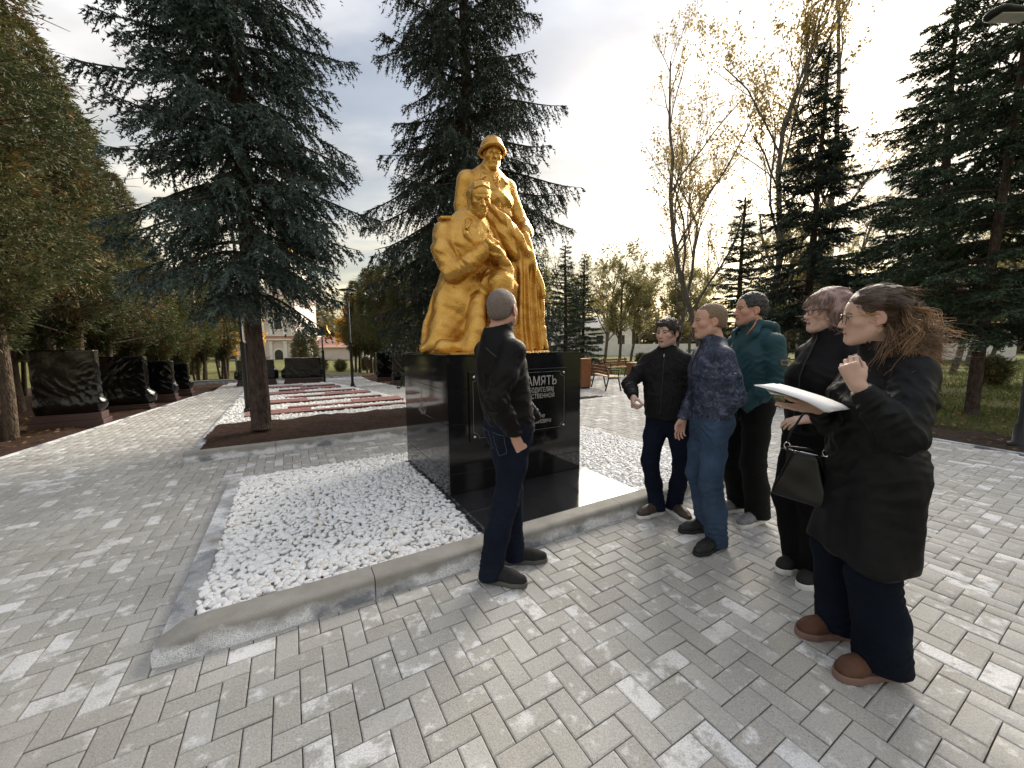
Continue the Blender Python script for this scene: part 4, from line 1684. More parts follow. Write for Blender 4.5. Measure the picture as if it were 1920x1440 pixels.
def jeans_mat(name, col, fade=0.5):
    t = NT(name)
    p = t.pos('Object')
    f = t.noise(5, 5, 0.6, vec=p)
    c = t.ramp(f, [(0.35, tuple(q * 0.75 for q in col)), (0.72, tuple(q * (1 + fade) for q in col))])
    mp_ = t.node('ShaderNodeMapping')
    mp_.inputs['Scale'].default_value = (1, 1, 0.15)
    t.l.new(p, mp_.inputs[0])
    g = t.noise(420, 3, vec=mp_.outputs[0])
    c = t.mix(t.ramp(g, [(0.42, 0.0), (0.68, 0.4)]), c, tuple(min(1, q * 2.0 + 0.004) for q in col))
    t.set(col=c, rough=0.85, spec=0.1)
    t.bump(t.math('ADD', g, t.math('MULTIPLY', t.noise(40, 4, vec=p), 1.8)), 0.3, 0.004)
    return t.m


def camo_mat():
    t = NT('navy camouflage cloth')
    p = t.pos('Object')
    a = t.noise(26, 3, 0.5, vec=p, dist=1.2)
    b = t.noise(38, 3, 0.5, vec=p, dist=1.6)
    c = t.ramp(a, [(0.44, (0.018, 0.026, 0.052)), (0.46, (0.034, 0.048, 0.090)), (0.56, (0.034, 0.048, 0.090)), (0.58, (0.085, 0.105, 0.165))])
    c = t.mix(t.ramp(b, [(0.60, 0.0), (0.62, 1.0)]), c, (0.012, 0.017, 0.034))
    t.set(col=c, rough=0.55, spec=0.45)
    t.bump(t.math('ADD', t.noise(700, 2, vec=p), t.math('MULTIPLY', t.noise(30, 4, vec=p), 2.5)), 0.3, 0.004)
    return t.m


def hair_mat(name, a, b, rough=0.55, sc=(260, 260, 40)):
    t = NT(name)
    p = t.pos('Object')
    mp_ = t.node('ShaderNodeMapping')
    mp_.inputs['Scale'].default_value = sc
    t.l.new(p, mp_.inputs[0])
    f = t.noise(1.0, 4, 0.6, vec=mp_.outputs[0])
    c = t.ramp(f, [(0.32, a), (0.68, b)])
    t.set(col=c, rough=rough, spec=0.4)
    t.bump(f, 0.6, 0.006)
    return t.m


M_skin = skin_mat()
M_strap = simple('black strap', (0.012, 0.012, 0.013), 0.5)
M_zip = simple('metal zip', (0.5, 0.5, 0.5), 0.35, metal=0.9)
M_white = simple('white rubber', (0.72, 0.72, 0.70), 0.6)
M_glass = simple('spectacle frame', (0.05, 0.025, 0.02), 0.3)
M_gold_trim = simple('gilt temple', (0.55, 0.33, 0.12), 0.3, metal=0.8)


def ik(h, a, l1, l2, bend):
    h, a, bend = np.asarray(h, float), np.asarray(a, float), np.asarray(bend, float)
    d = a - h
    L = np.linalg.norm(d)
    L = min(L, (l1 + l2) * 0.9995)
    u = d / np.linalg.norm(d)
    x = (l1 * l1 - l2 * l2 + L * L) / (2 * L)
    y = math.sqrt(max(0.0, l1 * l1 - x * x))
    b = bend - u * (bend @ u)
    b = b / (np.linalg.norm(b) + 1e-9)
    return h + u * x + b * y


class Person:
    def __init__(s, label, pos, phi, Ht, feet, female=False):
        """pos: ground point; phi: world direction the chest faces (degrees from +X)"""
        s.t = thing('person', label, 'person', (pos[0], pos[1], 0.0), R(phi - 90))
        s.g = Ht / 1.78
        s.pos, s.phi = pos, phi
        g = s.g
        s.female = female
        s.feet = []
        for f in feet:
            fx, fy = s.loc((f[0], f[1], 0))[:2]
            s.feet.append((fx, fy, f[2] - phi))
        mx = sum(f[0] for f in s.feet) / 2
        my = sum(f[1] for f in s.feet) / 2
        s.mid = np.array((mx, my, 0.0))
        s.J = dict(pelvis=np.array((mx * 0.8, my * 0.6, 0.95 * g)), chest=np.array((mx * 0.2, 0.0, 1.28 * g)), neck=np.array((0.0, -0.015, 1.50 * g)), head=np.array((0.0, 0.025, 1.655 * g)))

    def loc(s, w):
        """world point to the person's own frame"""
        dx, dy = w[0] - s.pos[0], w[1] - s.pos[1]
        a = R(s.phi - 90)
        return np.array((dx * math.cos(a) + dy * math.sin(a), -dx * math.sin(a) + dy * math.cos(a), w[2]))

    def pose(s, lw=None, rw=None, le=None, re=None, sh=0.165, shz=1.405, head_phi=None, head_pitch=0, head_roll=0, head_off=(0, 0, 0)):
        g = s.g
        J = s.J
        c = J['neck']
        J['sh'] = {-1: np.array((c[0] - sh * g, -0.01, shz * g)), 1: np.array((c[0] + sh * g, -0.01, shz * g))}
        J['el'], J['wr'] = {}, {}
        for sd_, w_, e_ in ((-1, lw, le), (1, rw, re)):
            w_ = np.asarray(w_, float)
            bend = np.asarray(e_, float) if e_ is not None else np.array((sd_ * 0.5, -1.0, -0.2))
            J['wr'][sd_] = w_
            J['el'][sd_] = ik(J['sh'][sd_], w_, 0.29 * g, 0.26 * g, bend)
        J['hip'], J['kn'], J['an'] = {}, {}, {}
        order = sorted(range(2), key=lambda i: s.feet[i][0])
        s.footof = {-1: s.feet[order[0]], 1: s.feet[order[1]]}
        for sd_ in (-1, 1):
            f = s.footof[sd_]
            fa = R(f[2])
            back = np.array((math.sin(fa), -math.cos(fa), 0)) * -1
            an = np.array((f[0], f[1], 0.085 * g)) - np.array((-math.sin(fa), math.cos(fa), 0)) * 0.055
            J['an'][sd_] = an
            hip = J['pelvis'] + np.array((sd_ * 0.088 * g, 0, -0.03 * g))
            J['hip'][sd_] = hip
            fd = np.array((-math.sin(fa), math.cos(fa), 0))
            J['kn'][sd_] = ik(hip, an, 0.43 * g, 0.42 * g, fd + np.array((sd_ * 0.2, 0, 0)))
        hy = (head_phi - s.phi) if head_phi is not None else 0
        s.Mh = rotm(0, 0, hy) @ rotm(head_pitch, 0, 0) @ rotm(0, head_roll, 0)
        s.hc = J['head'] + np.asarray(head_off, float)
        return s

    def bounds(s, pts, m):
        P = np.array(pts)
        return P.min(0) - m, P.max(0) + m

    def body(s, skin, lips, brow, hands, hs=1.0, nose=1.0, jaw=1.0, open_mouth=False, stubble=0.0, eye=(0.05, 0.035, 0.025), hand_scale=1.0, vox=0.0105):
        """one continuous mesh: head, neck, trunk, arms, hands, legs. hands: {side: dict}"""
        J, g = s.J, s.g
        pts = [J['pelvis'], s.hc + (0, 0, 0.14), J['an'][-1], J['an'][1]] + list(J['wr'].values()) + list(J['el'].values())
        lo, hi = s.bounds(pts, 0.22)
        lo[2] = 0.02
        fine = [(s.hc - 0.125 * g, s.hc + np.array((0.125, 0.125, 0.10)) * g)]
        for sd_, h in hands.items():
            if h:
                w_ = J['wr'][sd_]
                dv = np.asarray(h['d'], float)
                dv /= np.linalg.norm(dv)
                c = w_ + dv * 0.075
                fine.append((c - 0.095, c + 0.095))
        S = Sculpt(lo, hi, vox, fine, 0.0034)
        S.chain([J['pelvis'], J['pelvis'] * 0.5 + J['chest'] * 0.5, J['chest'], J['neck'] - (0, 0, 0.07)], [0.125 * g, 0.115 * g, 0.135 * g, 0.10 * g], 0.05, 'u', ((0, 1, 0), 0.7))
        S.rc(J['sh'][-1], J['sh'][1], 0.045 * g, 0.045 * g, 0.05)
        for sd_ in (-1, 1):
            S.chain([J['sh'][sd_], J['el'][sd_], J['wr'][sd_]], [0.046 * g, 0.037 * g, 0.0265 * g * hand_scale], 0.03)
            S.chain([J['hip'][sd_], J['kn'][sd_], J['an'][sd_]], [0.078 * g, 0.048 * g, 0.036 * g], 0.04)
            f = s.footof[sd_]
            fa = R(f[2])
            fd = np.array((-math.sin(fa), math.cos(fa), 0))
            S.rc(J['an'][sd_] - (0, 0, 0.03), J['an'][sd_] + fd * 0.12 - (0, 0, 0.045), 0.03, 0.022, 0.02)
        nb = J['neck'] - (0, 0, 0.04)
        ht = s.hc + s.Mh @ np.array((0, -0.022, -0.07)) * g
        S.chain([nb, (nb + ht) / 2 + (0, -0.004, 0), ht], [0.066 * g, (0.055 if s.female else 0.061) * g, (0.052 if s.female else 0.060) * g], 0.025)
        T = head(S, s.hc, s.Mh, g * hs, nose, jaw, open_mouth)
        for sd_, h in hands.items():
            if h:
                hand(S, J['wr'][sd_], h['d'], h['pn'], sd_, hand_scale * g, h.get('curl', (60, 60, 65, 70)), h.get('thumb', 30), thumb_up=h.get('up', 0.5))
        P, Q = S.mesh(1)
        # colours
        q = ((P - s.hc) @ s.Mh) / (g * hs)
        col = np.tile(np.asarray(skin, float), (len(P), 1))
        x, y, z = np.abs(q[:, 0]), q[:, 1], q[:, 2]
        hd = (np.abs(q) < 0.16).all(1)

        def blend(w, c):
            nonlocal col
            w = np.clip(w, 0, 1)[:, None] * hd[:, None]
            col = col * (1 - w) + np.asarray(c, float) * w
        sk = np.asarray(skin)
        red = sk * np.array((1.0, 0.80, 0.77))
        blend(np.exp(-((x - 0.045) ** 2 + (z + 0.03) ** 2) / 0.0007) * (y > 0.03) * 0.6, red)          # cheeks
        blend(np.exp(-((x) ** 2 + (z + 0.03) ** 2) / 0.00022) * (y > 0.09) * 0.6, red)                  # nose tip
        blend((x > 0.07) * (np.abs(z) < 0.045) * 0.55, red)                                            # ears
        if stubble:
            blend(((z < -0.045) & (y > -0.01)) * np.clip((-0.04 - z) / 0.03, 0, 1) * stubble, sk * 0.45 + 0.02)
        lipw = np.exp(-((z + 0.0685) / 0.0085) ** 2 * 1.2) * (x < 0.023) * (y > 0.078)
        blend(lipw * 0.9, lips)
        blend(np.exp(-((z + 0.0686) / 0.0024) ** 2) * (x < 0.022) * (y > 0.078) * (0.9 if not open_mouth else 0), np.asarray(lips) * 0.35)
        if open_mouth:
            blend(((x < 0.014) & (np.abs(z + 0.070) < 0.008) & (y > 0.05) & (y < 0.089)) * 1.0, (0.03, 0.008, 0.006))
        zb = 0.0205 + 0.10 * np.clip(x - 0.012, 0, 0.02) - 0.35 * np.clip(x - 0.034, 0, 1)
        blend(np.exp(-((z - zb) / 0.0048) ** 2) * ((x > 0.011) & (x < 0.052) & (y > 0.05)) * brow[3], brow[:3])
        de = np.sqrt((x - 0.031) ** 2 + (y - 0.0725) ** 2 + (z - 0.001) ** 2)
        eyew = (de < 0.0148) & (z < 0.0075) & (z > -0.0065) & (y > 0.07)
        blend(eyew * 0.95, (0.58, 0.54, 0.51))
        ir = np.sqrt((x - 0.031) ** 2 + (z - 0.001) ** 2)
        blend((eyew & (ir < 0.0066)) * 1.0, np.asarray(eye) * 0.4)
        blend(np.exp(-((z - 0.0072) / 0.0026) ** 2) * ((x > 0.015) & (x < 0.049) & (y > 0.062)) * 0.9, (0.04, 0.025, 0.02))
        blend(np.exp(-((z + 0.0075) / 0.003) ** 2) * ((x > 0.017) & (x < 0.046) & (y > 0.065)) * 0.35, sk * 0.45)
        # knuckles a little redder
        me = mesh_np('body', P, Q, True, col)
        s.o_body = obj('body', me, M_skin, s.t)
        s.T = T
        s.hs = hs
        return s

    # ---------------------------------------------------------------- clothes
    def jacket(s, mat, hem=0.90, wid=1.0, dep=1.0, sleeve=1.0, collar=0.06, collar_r=0.078, name='jacket', belly=0.0, hem_r=0.172, chest_r=0.186, flare=None, vox=0.0066,
               cuff=True, fold=1.0, seed=1, shoulder=0.060, sleeves=(-1, 1), band=True, bust=0.0, cuff_at=None, collar_tilt=0.0, extra=None):
        J, g = s.J, s.g
        pl, ch, nk = J['pelvis'], J['chest'], J['neck']
        pts = [pl, np.array((pl[0], pl[1], hem * g)), nk + (0, 0, 0.12)] + [J['wr'][d] for d in sleeves] + [J['el'][d] for d in sleeves]
        lo, hi = s.bounds(pts, 0.31 if flare else 0.27)
        lo[2] = hem * g - 0.06
        S = Sculpt(lo, hi, vox)
        fl = ((0, 1, 0), 0.66 * dep)
        ctr = lambda z: pl + (ch - pl) * np.clip((z * g - pl[2]) / (ch[2] - pl[2]), -0.6, 1.0) * np.array((1, 1, 0)) + np.array((0, 0, z * g - pl[2]))
        zs = [hem - 0.05, hem + 0.05, 1.08, 1.20, 1.32]
        rad = [hem_r * wid, hem_r * wid * 1.01, (hem_r * 0.5 + chest_r * 0.45) * wid, chest_r * 0.99 * wid, chest_r * wid]
        if flare:
            rad[0], rad[1] = flare * wid, flare * wid * 0.985
            zs = [hem - 0.05, hem + 0.06, 0.95, 1.12, 1.32]
            rad[2] = hem_r * wid
        S.chain([ctr(z) for z in zs], [r_ * g for r_ in rad], 0.05, 'u', fl)
        S.chain([ctr(1.32), nk * (1, 1, 0) + (0, 0, 1.395 * g)], [chest_r * wid * g, 0.145 * wid * g], 0.05, 'u', fl)
        if belly:
            S.ell(ctr(1.06) + (0, 0.06, 0), np.array((0.15 * wid, 0.075 + belly, 0.15)) * g, None, 0.08)
        if bust:
            for x_ in (-1, 1):
                S.ell(ctr(1.26) + (x_ * 0.075 * g, 0.085, 0), np.array((0.085, 0.055 + bust, 0.085)) * g, None, 0.06)
        for d in (-1, 1):
            S.rc(nk + (d * 0.03, 0, -0.045), J['sh'][d] * (0.93, 1, 1), 0.066 * g, shoulder * g, 0.035)
        S.rc(nk + (0, 0, -0.09), nk + (0, 0, -0.02), 0.095 * g, 0.072 * g, 0.04)
        for d in sleeves:
            w_ = J['wr'][d]
            e_ = J['el'][d]
            ce = cuff_at if cuff_at is not None else 0.93
            we = e_ + (w_ - e_) * ce
            S.chain([J['sh'][d], (J['sh'][d] + e_) / 2, e_], [0.066 * sleeve * g, 0.063 * sleeve * g, 0.057 * sleeve * g], 0.03)
            S.chain([e_, (e_ + we) / 2, we], [0.057 * sleeve * g, 0.054 * sleeve * g, 0.045 * sleeve ** 0.5 * g], 0.025)
            if cuff:
                S.rc(e_ + (w_ - e_) * (ce - 0.05), e_ + (w_ - e_) * (ce + 0.10), 0.041 * g, 0.039 * g, 0.006)
            # flat opening of the sleeve
            u = (w_ - e_) / np.linalg.norm(w_ - e_)
            end = e_ + (w_ - e_) * (ce + 0.13)
            S.cut(u, float(u @ end), end - 0.085, end + 0.085, 0.003)
        if band:
            S.rc(ctr(hem + 0.012), ctr(hem + 0.040), hem_r * wid * 0.985 * g, hem_r * wid * 0.985 * g, 0.004, 'u', fl)
        # collar: a short cone open at the top
        if collar > 0:
            cb = nk + (0, 0.0, -0.02)
            ct = nk + (0, 0.018 + collar_tilt, collar)
            S.rc(cb, ct, (collar_r + 0.014) * g, collar_r * g, 0.014)
            S.cut((0, -0.25, 1), float(np.array((0, -0.25, 1)) @ ct), ct - 0.16, ct + np.array((0.16, 0.16, 0.2)), 0.003)
            S.rc(nk + (0, 0.006, 0.0), ct + (0, 0.006, 0.03), (collar_r - 0.006) * g, (collar_r - 0.006) * g, 0.003, 's')
        if extra:
            extra(S, s)
        S.cut((0, 0, -1), -hem * g, None, None, 0.004)
        P, Q = S.mesh(1)
        N = normals(P, Q)
        dd = 0.0016 * Waves(seed, 4)(P) + 0.0010 * Waves(seed + 50, 11)(P)
        for d in sleeves:
            e_, w_, h_ = J['el'][d], J['wr'][d], J['sh'][d]
            dd += fold * folds(P, e_, (w_ - h_), 0.042, 0.0085, 0.075, seed + 3 + d)
            dd += fold * folds(P, e_ * 0.4 + w_ * 0.6, (w_ - e_), 0.038, 0.0065, 0.07, seed + 7 + d)
            dd += fold * folds(P, h_ * 0.6 + e_ * 0.4, (e_ - h_) + np.array((0.1, 0.1, 0)), 0.06, 0.006, 0.09, seed + 11 + d)
            dd += fold * folds(P, h_ * (0.75, 1, 1) + (0, 0.08, -0.12), (0.7 * d, 0, 0.7), 0.05, 0.006, 0.08, seed + 17 + d)
        dd += fold * folds(P, ctr(1.02), (0.5, 0.2, 1), 0.065, 0.008, 0.15, seed + 21, 1.4)
        dd += fold * folds(P, ctr(1.20) + (0, -0.1, 0), (0.8, 0, 0.8), 0.075, 0.0065, 0.15, seed + 23, 1.4)
        dd += fold * folds(P, ctr(1.18) + (0, 0.1, 0), (-0.8, 0, 0.8), 0.075, 0.006, 0.14, seed + 25, 1.4)
        if flare:
            an = np.arctan2(P[:, 1] - pl[1], P[:, 0] - pl[0])
            dd += np.clip((1.0 - P[:, 2]) / 0.4, 0, 1) * 0.010 * np.sin(an * 6 + 1.5 * np.sin(P[:, 2] * 5 + seed) + seed)
        P = P + N * dd[:, None]
        s.o_jacket = obj(name, mesh_np(name, P, Q, True), mat, s.t)
        s.ctr = ctr
        return s

    def trousers(s, mat, waist=1.02, hemz=0.045, thigh=0.086, knee=0.066, hem_r=0.062, name='trousers', vox=0.0072, fold=1.0, seed=5, seat=0.160):
        J, g = s.J, s.g
        pl = J['pelvis']
        pts = [pl + (0, 0, 0.12), J['an'][-1], J['an'][1], J['kn'][-1], J['kn'][1]]
        lo, hi = s.bounds(pts, 0.24)
        lo[2] = hemz * g - 0.04
        S = Sculpt(lo, hi, vox)
        S.chain([pl + (0, 0, waist * g - pl[2]), pl + (0, -0.008, 0.0), pl + (0, -0.006, -0.07 * g)], [seat * 0.95 * g, seat * g, seat * 0.9 * g], 0.05, 'u', ((0, 1, 0), 0.72))
        for d in (-1, 1):
            h_, k_, a_ = J['hip'][d], J['kn'][d], J['an'][d]
            S.ell(h_ + (0, -0.045, -0.0), np.array((0.082, 0.082, 0.09)) * g, None, 0.05)
            bot = a_ + (a_ - k_) / np.linalg.norm(a_ - k_) * 0.05
            S.chain([h_, (h_ + k_) / 2, k_], [thigh * 1.03 * g, (thigh * 0.93) * g, knee * g], 0.03)
            S.chain([k_, (k_ + a_) / 2 + (0, -0.012, 0), bot], [knee * g, (knee * 0.5 + hem_r * 0.5) * g, hem_r * g], 0.03)
        S.cut((0, 0, -1), -hemz * g, None, None, 0.003)
        P, Q = S.mesh(1)
        N = normals(P, Q)
        dd = 0.0015 * Waves(seed, 4)(P)
        for d in (-1, 1):
            h_, k_, a_ = J['hip'][d], J['kn'][d], J['an'][d]
            dd += fold * folds(P, k_ + (0, -0.03, -0.01), (k_ - a_), 0.045, 0.007, 0.08, seed + d)
            dd += fold * folds(P, a_ + (0, 0.0, 0.06), (k_ - a_), 0.036, 0.009, 0.07, seed + 4 + d)
            dd += fold * folds(P, h_ + (0, 0.06, -0.05), (d * 0.8, 0, 1), 0.045, 0.006, 0.08, seed + 8 + d)
            dd += fold * folds(P, h_ + (0, -0.08, -0.12), (d * 0.4, 0, 1), 0.05, 0.006, 0.08, seed + 14 + d)
            dd += fold * folds(P, (h_ + k_) / 2, (0.9 * d, 0.3, 0.5), 0.09, 0.004, 0.12, seed + 10 + d)
        P = P + N * dd[:, None]
        s.o_tr = obj(name, mesh_np(name, P, Q, True), mat, s.t)
        return s

    def shoes(s, m_up, m_sole, sole=0.02, length=0.285, toe=1.0, scale=1.0, detail=None):
        key = 'shoe'
        L = length
        S = Sculpt((-0.08, -0.16, -0.01), (0.08, 0.24, 0.17), 0.0042)
        z0 = sole
        S.chain([(0, -0.075, z0 + 0.030), (0, 0.02, z0 + 0.030), (0, 0.10, z0 + 0.022), (0, L - 0.15, z0 + 0.012)], [0.038, 0.038, 0.043, 0.034 * toe], 0.02, 'u', ((0, 0, 1), 0.85))
        S.chain([(0, -0.065, z0 + 0.035), (0, -0.055, z0 + 0.075)], [0.038, 0.037], 0.02)
        S.chain([(0, -0.03, z0 + 0.070), (0, 0.065, z0 + 0.040)], [0.030, 0.030], 0.03)
        for q in range(4):                                   # laces
            yy = 0.005 + 0.02 * q
            zz = z0 + 0.085 - 0.010 * q
            S.rc((-0.020, yy, zz - 0.006), (0.020, yy + 0.003, zz - 0.006), 0.0045, 0.0045, 0.002)
        S.cut((0, 0, -1), -(z0 - 0.004))
        P, Q = S.mesh(1)
        me_u = mesh_np('shoe', P, Q, True)
        S = Sculpt((-0.08, -0.16, -0.01), (0.08, 0.24, 0.08), 0.0038)
        S.chain([(0, -0.078, sole / 2), (0, 0.02, sole / 2), (0, 0.10, sole / 2), (0, L - 0.148, sole / 2 + 0.003)], [0.041, 0.038, 0.047, 0.037 * toe], 0.015, 'u', ((0, 0, 1), 3.0))
        S.cut((0, 0, 1), sole + 0.004)
        S.cut((0, 0, -1), 0.0)
        P, Q = S.mesh(1)
        me_s = mesh_np('sole', P, Q, True)
        for d in (-1, 1):
            f = s.footof[d]
            fa = R(f[2])
            o = obj('shoe', me_u, m_up, s.t, (f[0] + 0.02 * math.sin(fa), f[1] - 0.02 * math.cos(fa), 0.001), (0, 0, fa))
            o.scale = (scale,) * 3
            obj('sole', me_s, m_sole, o)
            if detail:
                detail(o, d)
        return s

    def hair_cap(s, mat, thick=0.006, front=(0.0, 0.118, -0.018), fr=(0.086, 0.082, 0.096), nape=-0.05, ears=0.030, top=0.0, seed=1, disp=0.002, extra=None, name='hair', freq=14):
        g = s.g * s.hs
        c, M, T = s.hc, s.Mh, s.T
        S = Sculpt(c - 0.21 * g, c + 0.21 * g, 0.0042)
        S.ell(T((0, -0.018, 0.034)), (np.array((0.0755, 0.096, 0.082)) + np.array((thick, thick, thick + top))) * g, M, 0)
        S.ell(T((0, -0.045, -0.010)), (np.array((0.062, 0.064, 0.060)) + thick) * g, M, 0.02)
        S.ell(T(front), np.array(fr) * g, M, 0.006, 's')
        S.ell(T((0, 0.11, -0.09)), np.array((0.10, 0.10, 0.09)) * g, M, 0.006, 's')
        for x in (-1, 1):
            S.ell(T((x * 0.085, 0.000, -0.018)), np.array((0.030, ears, 0.040)) * g, M, 0.006, 's')
            S.ell(T((x * 0.085, 0.035, -0.035)), np.array((0.035, 0.030, 0.055)) * g, M, 0.006, 's')
        n_ = M @ np.array((0, 0.25, -1.0))
        n_ = n_ / np.linalg.norm(n_)
        S.cut(n_, float(n_ @ T((0, -0.08, nape))), None, None, 0.006)
        if extra:
            extra(S, T, M, g)
        P, Q = S.mesh(1)
        N = normals(P, Q)
        q = ((P - c) @ M) / g
        dd = disp * (Waves(seed, freq)(P * np.array((1, 1, 0.5))) + 0.6 * Waves(seed + 1, freq * 2.2)(P))
        P = P + N * dd[:, None]
        s.o_hair = obj(name, mesh_np(name, P, Q, True), mat, s.t)
        return s

    def glasses(s, m_rim, m_temple, w=0.024, h=0.019, zc=0.0, yc=0.103):
        T = s.T
        gl = MB()
        for x in (-1, 1):
            pts = []
            for q in range(17):
                a = 2 * math.pi * q / 16
                pts.append(T((x * 0.032 + w * math.cos(a), yc - 0.006 * (math.cos(a) * x + 1) * 0.5 - 0.002, zc + h * math.sin(a))))
            gl.tube(pts, 0.0019, 6, False)
        gl.tube([T((-0.010, yc, zc + 0.006)), T((0, yc + 0.002, zc + 0.008)), T((0.010, yc, zc + 0.006))], 0.0017, 6)
        o = gl.build('glasses', m_rim, s.t, True)
        tm = MB()
        for x in (-1, 1):
            tm.tube([T((x * 0.056, yc - 0.008, zc + 0.008)), T((x * 0.075, yc - 0.03, zc + 0.010)), T((x * 0.081, 0.0, zc + 0.010)), T((x * 0.080, -0.02, zc + 0.0))], 0.0021, 6)
        tm.build('temple', m_temple, o, True)
        return s

    def strip(s, pts, r, mat, name, n=6):
        mb = MB()
        mb.tube(pts, r, n)
        return mb.build(name, mat, s.t, True)

    def onfront(s, surf, x, z, off=0.001, ydir=1):
        """point on a garment's surface at person x, z, seen along the local y axis"""
        me = surf.data
        n = len(me.vertices)
        co = np.empty(n * 3, np.float32)
        me.vertices.foreach_get('co', co)
        co = co.reshape(-1, 3)
        w_ = (np.abs(co[:, 0] - x) < 0.012) & (np.abs(co[:, 2] - z) < 0.012)
        if not w_.any():
            return np.array((x, 0.1 * ydir, z))
        y = co[w_, 1].max() if ydir > 0 else co[w_, 1].min()
        return np.array((x, y + off * ydir, z))

    def zipline(s, surf, x, z0, z1, mat, r=0.003, n=14, ydir=1, dx=0.0, name='zip'):
        pts = []
        for q in range(n):
            u = q / (n - 1)
            pts.append(s.onfront(surf, x + dx * u, z0 + (z1 - z0) * u, 0.0005, ydir))
        return s.strip(pts, r, mat, name)


class Strands:
    """thin three-sided hairs gathered in one mesh"""

    def __init__(s, seed):
        s.v, s.f, s.c = [], [], []
        s.n = 0
        s.g = np.random.default_rng(seed)

    def add(s, pts, r0, col, tip=0.25, grow=0.6):
        pts = np.asarray(pts, float)
        n = len(pts)
        d = np.gradient(pts, axis=0)
        d /= np.linalg.norm(d, axis=1)[:, None] + 1e-9
        u = np.cross(d, s.g.normal(size=3))
        u /= np.linalg.norm(u, axis=1)[:, None] + 1e-9
        w_ = np.cross(d, u)
        t = np.linspace(0, 1, n)
        r = r0 * (1 - (1 - tip) * t ** 2)
        ring = []
        for k in range(3):
            a = 2 * math.pi * k / 3
            ring.append(pts + (u * math.cos(a) + w_ * math.sin(a)) * r[:, None])
        V = np.stack(ring, 1).reshape(-1, 3)
        i = np.arange(n - 1)
        F = []
        for k in range(3):
            a, b = s.n + i * 3 + k, s.n + i * 3 + (k + 1) % 3
            F.append(np.stack([a, b, b + 3, a + 3], 1))
        s.v.append(V)
        s.f.append(np.concatenate(F))
        s.c.append(np.repeat(np.asarray(col)[None] * (0.75 + grow * t)[:, None], 3, 0))
        s.n += len(V)

    def many(s, P, r0, col, tip=0.25, grow=0.6):
        """P: (m, n, 3) strands at once; r0: (m,), col: (m,3)"""
        m, n, _ = P.shape
        d = np.gradient(P, axis=1)
        d /= np.linalg.norm(d, axis=2, keepdims=True) + 1e-9
        u = np.cross(d, s.g.normal(size=(m, 1, 3)))
        u /= np.linalg.norm(u, axis=2, keepdims=True) + 1e-9
        w_ = np.cross(d, u)
        t = np.linspace(0, 1, n)
        r = r0[:, None] * (1 - (1 - tip) * t ** 2)[None]
        ring = [P + (u * math.cos(a) + w_ * math.sin(a)) * r[..., None] for a in (0, 2.0944, 4.1888)]
        V = np.stack(ring, 2).reshape(-1, 3)
        b0 = s.n + (np.arange(m) * n * 3)[:, None] + (np.arange(n - 1) * 3)[None]
        F = []
        for k in range(3):
            a, b = b0 + k, b0 + (k + 1) % 3
            F.append(np.stack([a, b, b + 3, a + 3], -1).reshape(-1, 4))
        s.v.append(V)
        s.f.append(np.concatenate(F))
        s.c.append(np.repeat(col[:, None, :] * (0.75 + grow * t)[None, :, None], 3, 1).reshape(-1, 3))
        s.n += len(V)

    def build(s, name, mat, parent):
        return obj(name, mesh_np(name, np.concatenate(s.v), np.concatenate(s.f), True, np.concatenate(s.c)), mat, parent)


def strand_mat():
    t = NT('hair strands')
    t.set(col=t.attr('tint'), rough=0.42, spec=0.45)
    return t.m


M_strand = strand_mat()


def hair_cover(p, n, length, r, ca, cb, flow, lift=0.15, seed=1, seg=5, name='hair_strands', wave=0.0):
    """hairs growing from the hair surface of person p along flow(local point) -> local direction"""
    me = p.o_hair.data
    k = len(me.vertices)
    co = np.empty(k * 3, np.float32)
    me.vertices.foreach_get('co', co)
    co = co.reshape(-1, 3)
    nr = np.empty(k * 3, np.float32)
    me.vertices.foreach_get('normal', nr)
    nr = nr.reshape(-1, 3)
    g = p.g * p.hs
    q = ((co - p.hc) @ p.Mh) / g
    nl = nr @ p.Mh
    S = Strands(seed)
    ids = S.g.integers(0, k, n)
    ca, cb = np.asarray(ca, float), np.asarray(cb, float)
    pt, nn = q[ids].astype(float), nl[ids].astype(float)
    ok = ((pt - np.array((0, -0.016, 0.02))) * nn).sum(1) > 0
    pt, nn = pt[ok], nn[ok]
    m = len(pt)
    d = np.array([flow(x_) for x_ in pt], float) + S.g.normal(size=(m, 3)) * 0.18
    d = d - nn * (d * nn).sum(1)[:, None]
    d /= np.linalg.norm(d, axis=1)[:, None] + 1e-9
    L = (length * S.g.uniform(0.5, 1.2, m))[:, None, None]
    li = (lift * S.g.uniform(0.0, 1.0, m))[:, None, None]
    ph = S.g.uniform(0, 6.28, m)[:, None, None]
    sd_ = np.cross(nn, d)[:, None]
    u = np.linspace(0, 1, seg + 1)[None, :, None]
    N_, D_ = nn[:, None], d[:, None]
    P = pt[:, None] - N_ * 0.002 + D_ * L * u + N_ * (L * li * u - L * L * u * u * 4.5 * (1 - li)) + sd_ * wave * np.sin(ph + 7 * u) * u
    P = p.hc + (P * g) @ p.Mh.T
    S.many(P, r * S.g.uniform(0.6, 1.3, m), ca + (cb - ca) * (S.g.random(m) ** 1.3)[:, None], 0.35, 0.3)
    return S.build(name, M_strand, p.t)

# ---------------------------------------------------------------- the six people
SK = (0.58, 0.375, 0.29)
LIP = (0.40, 0.16, 0.13)


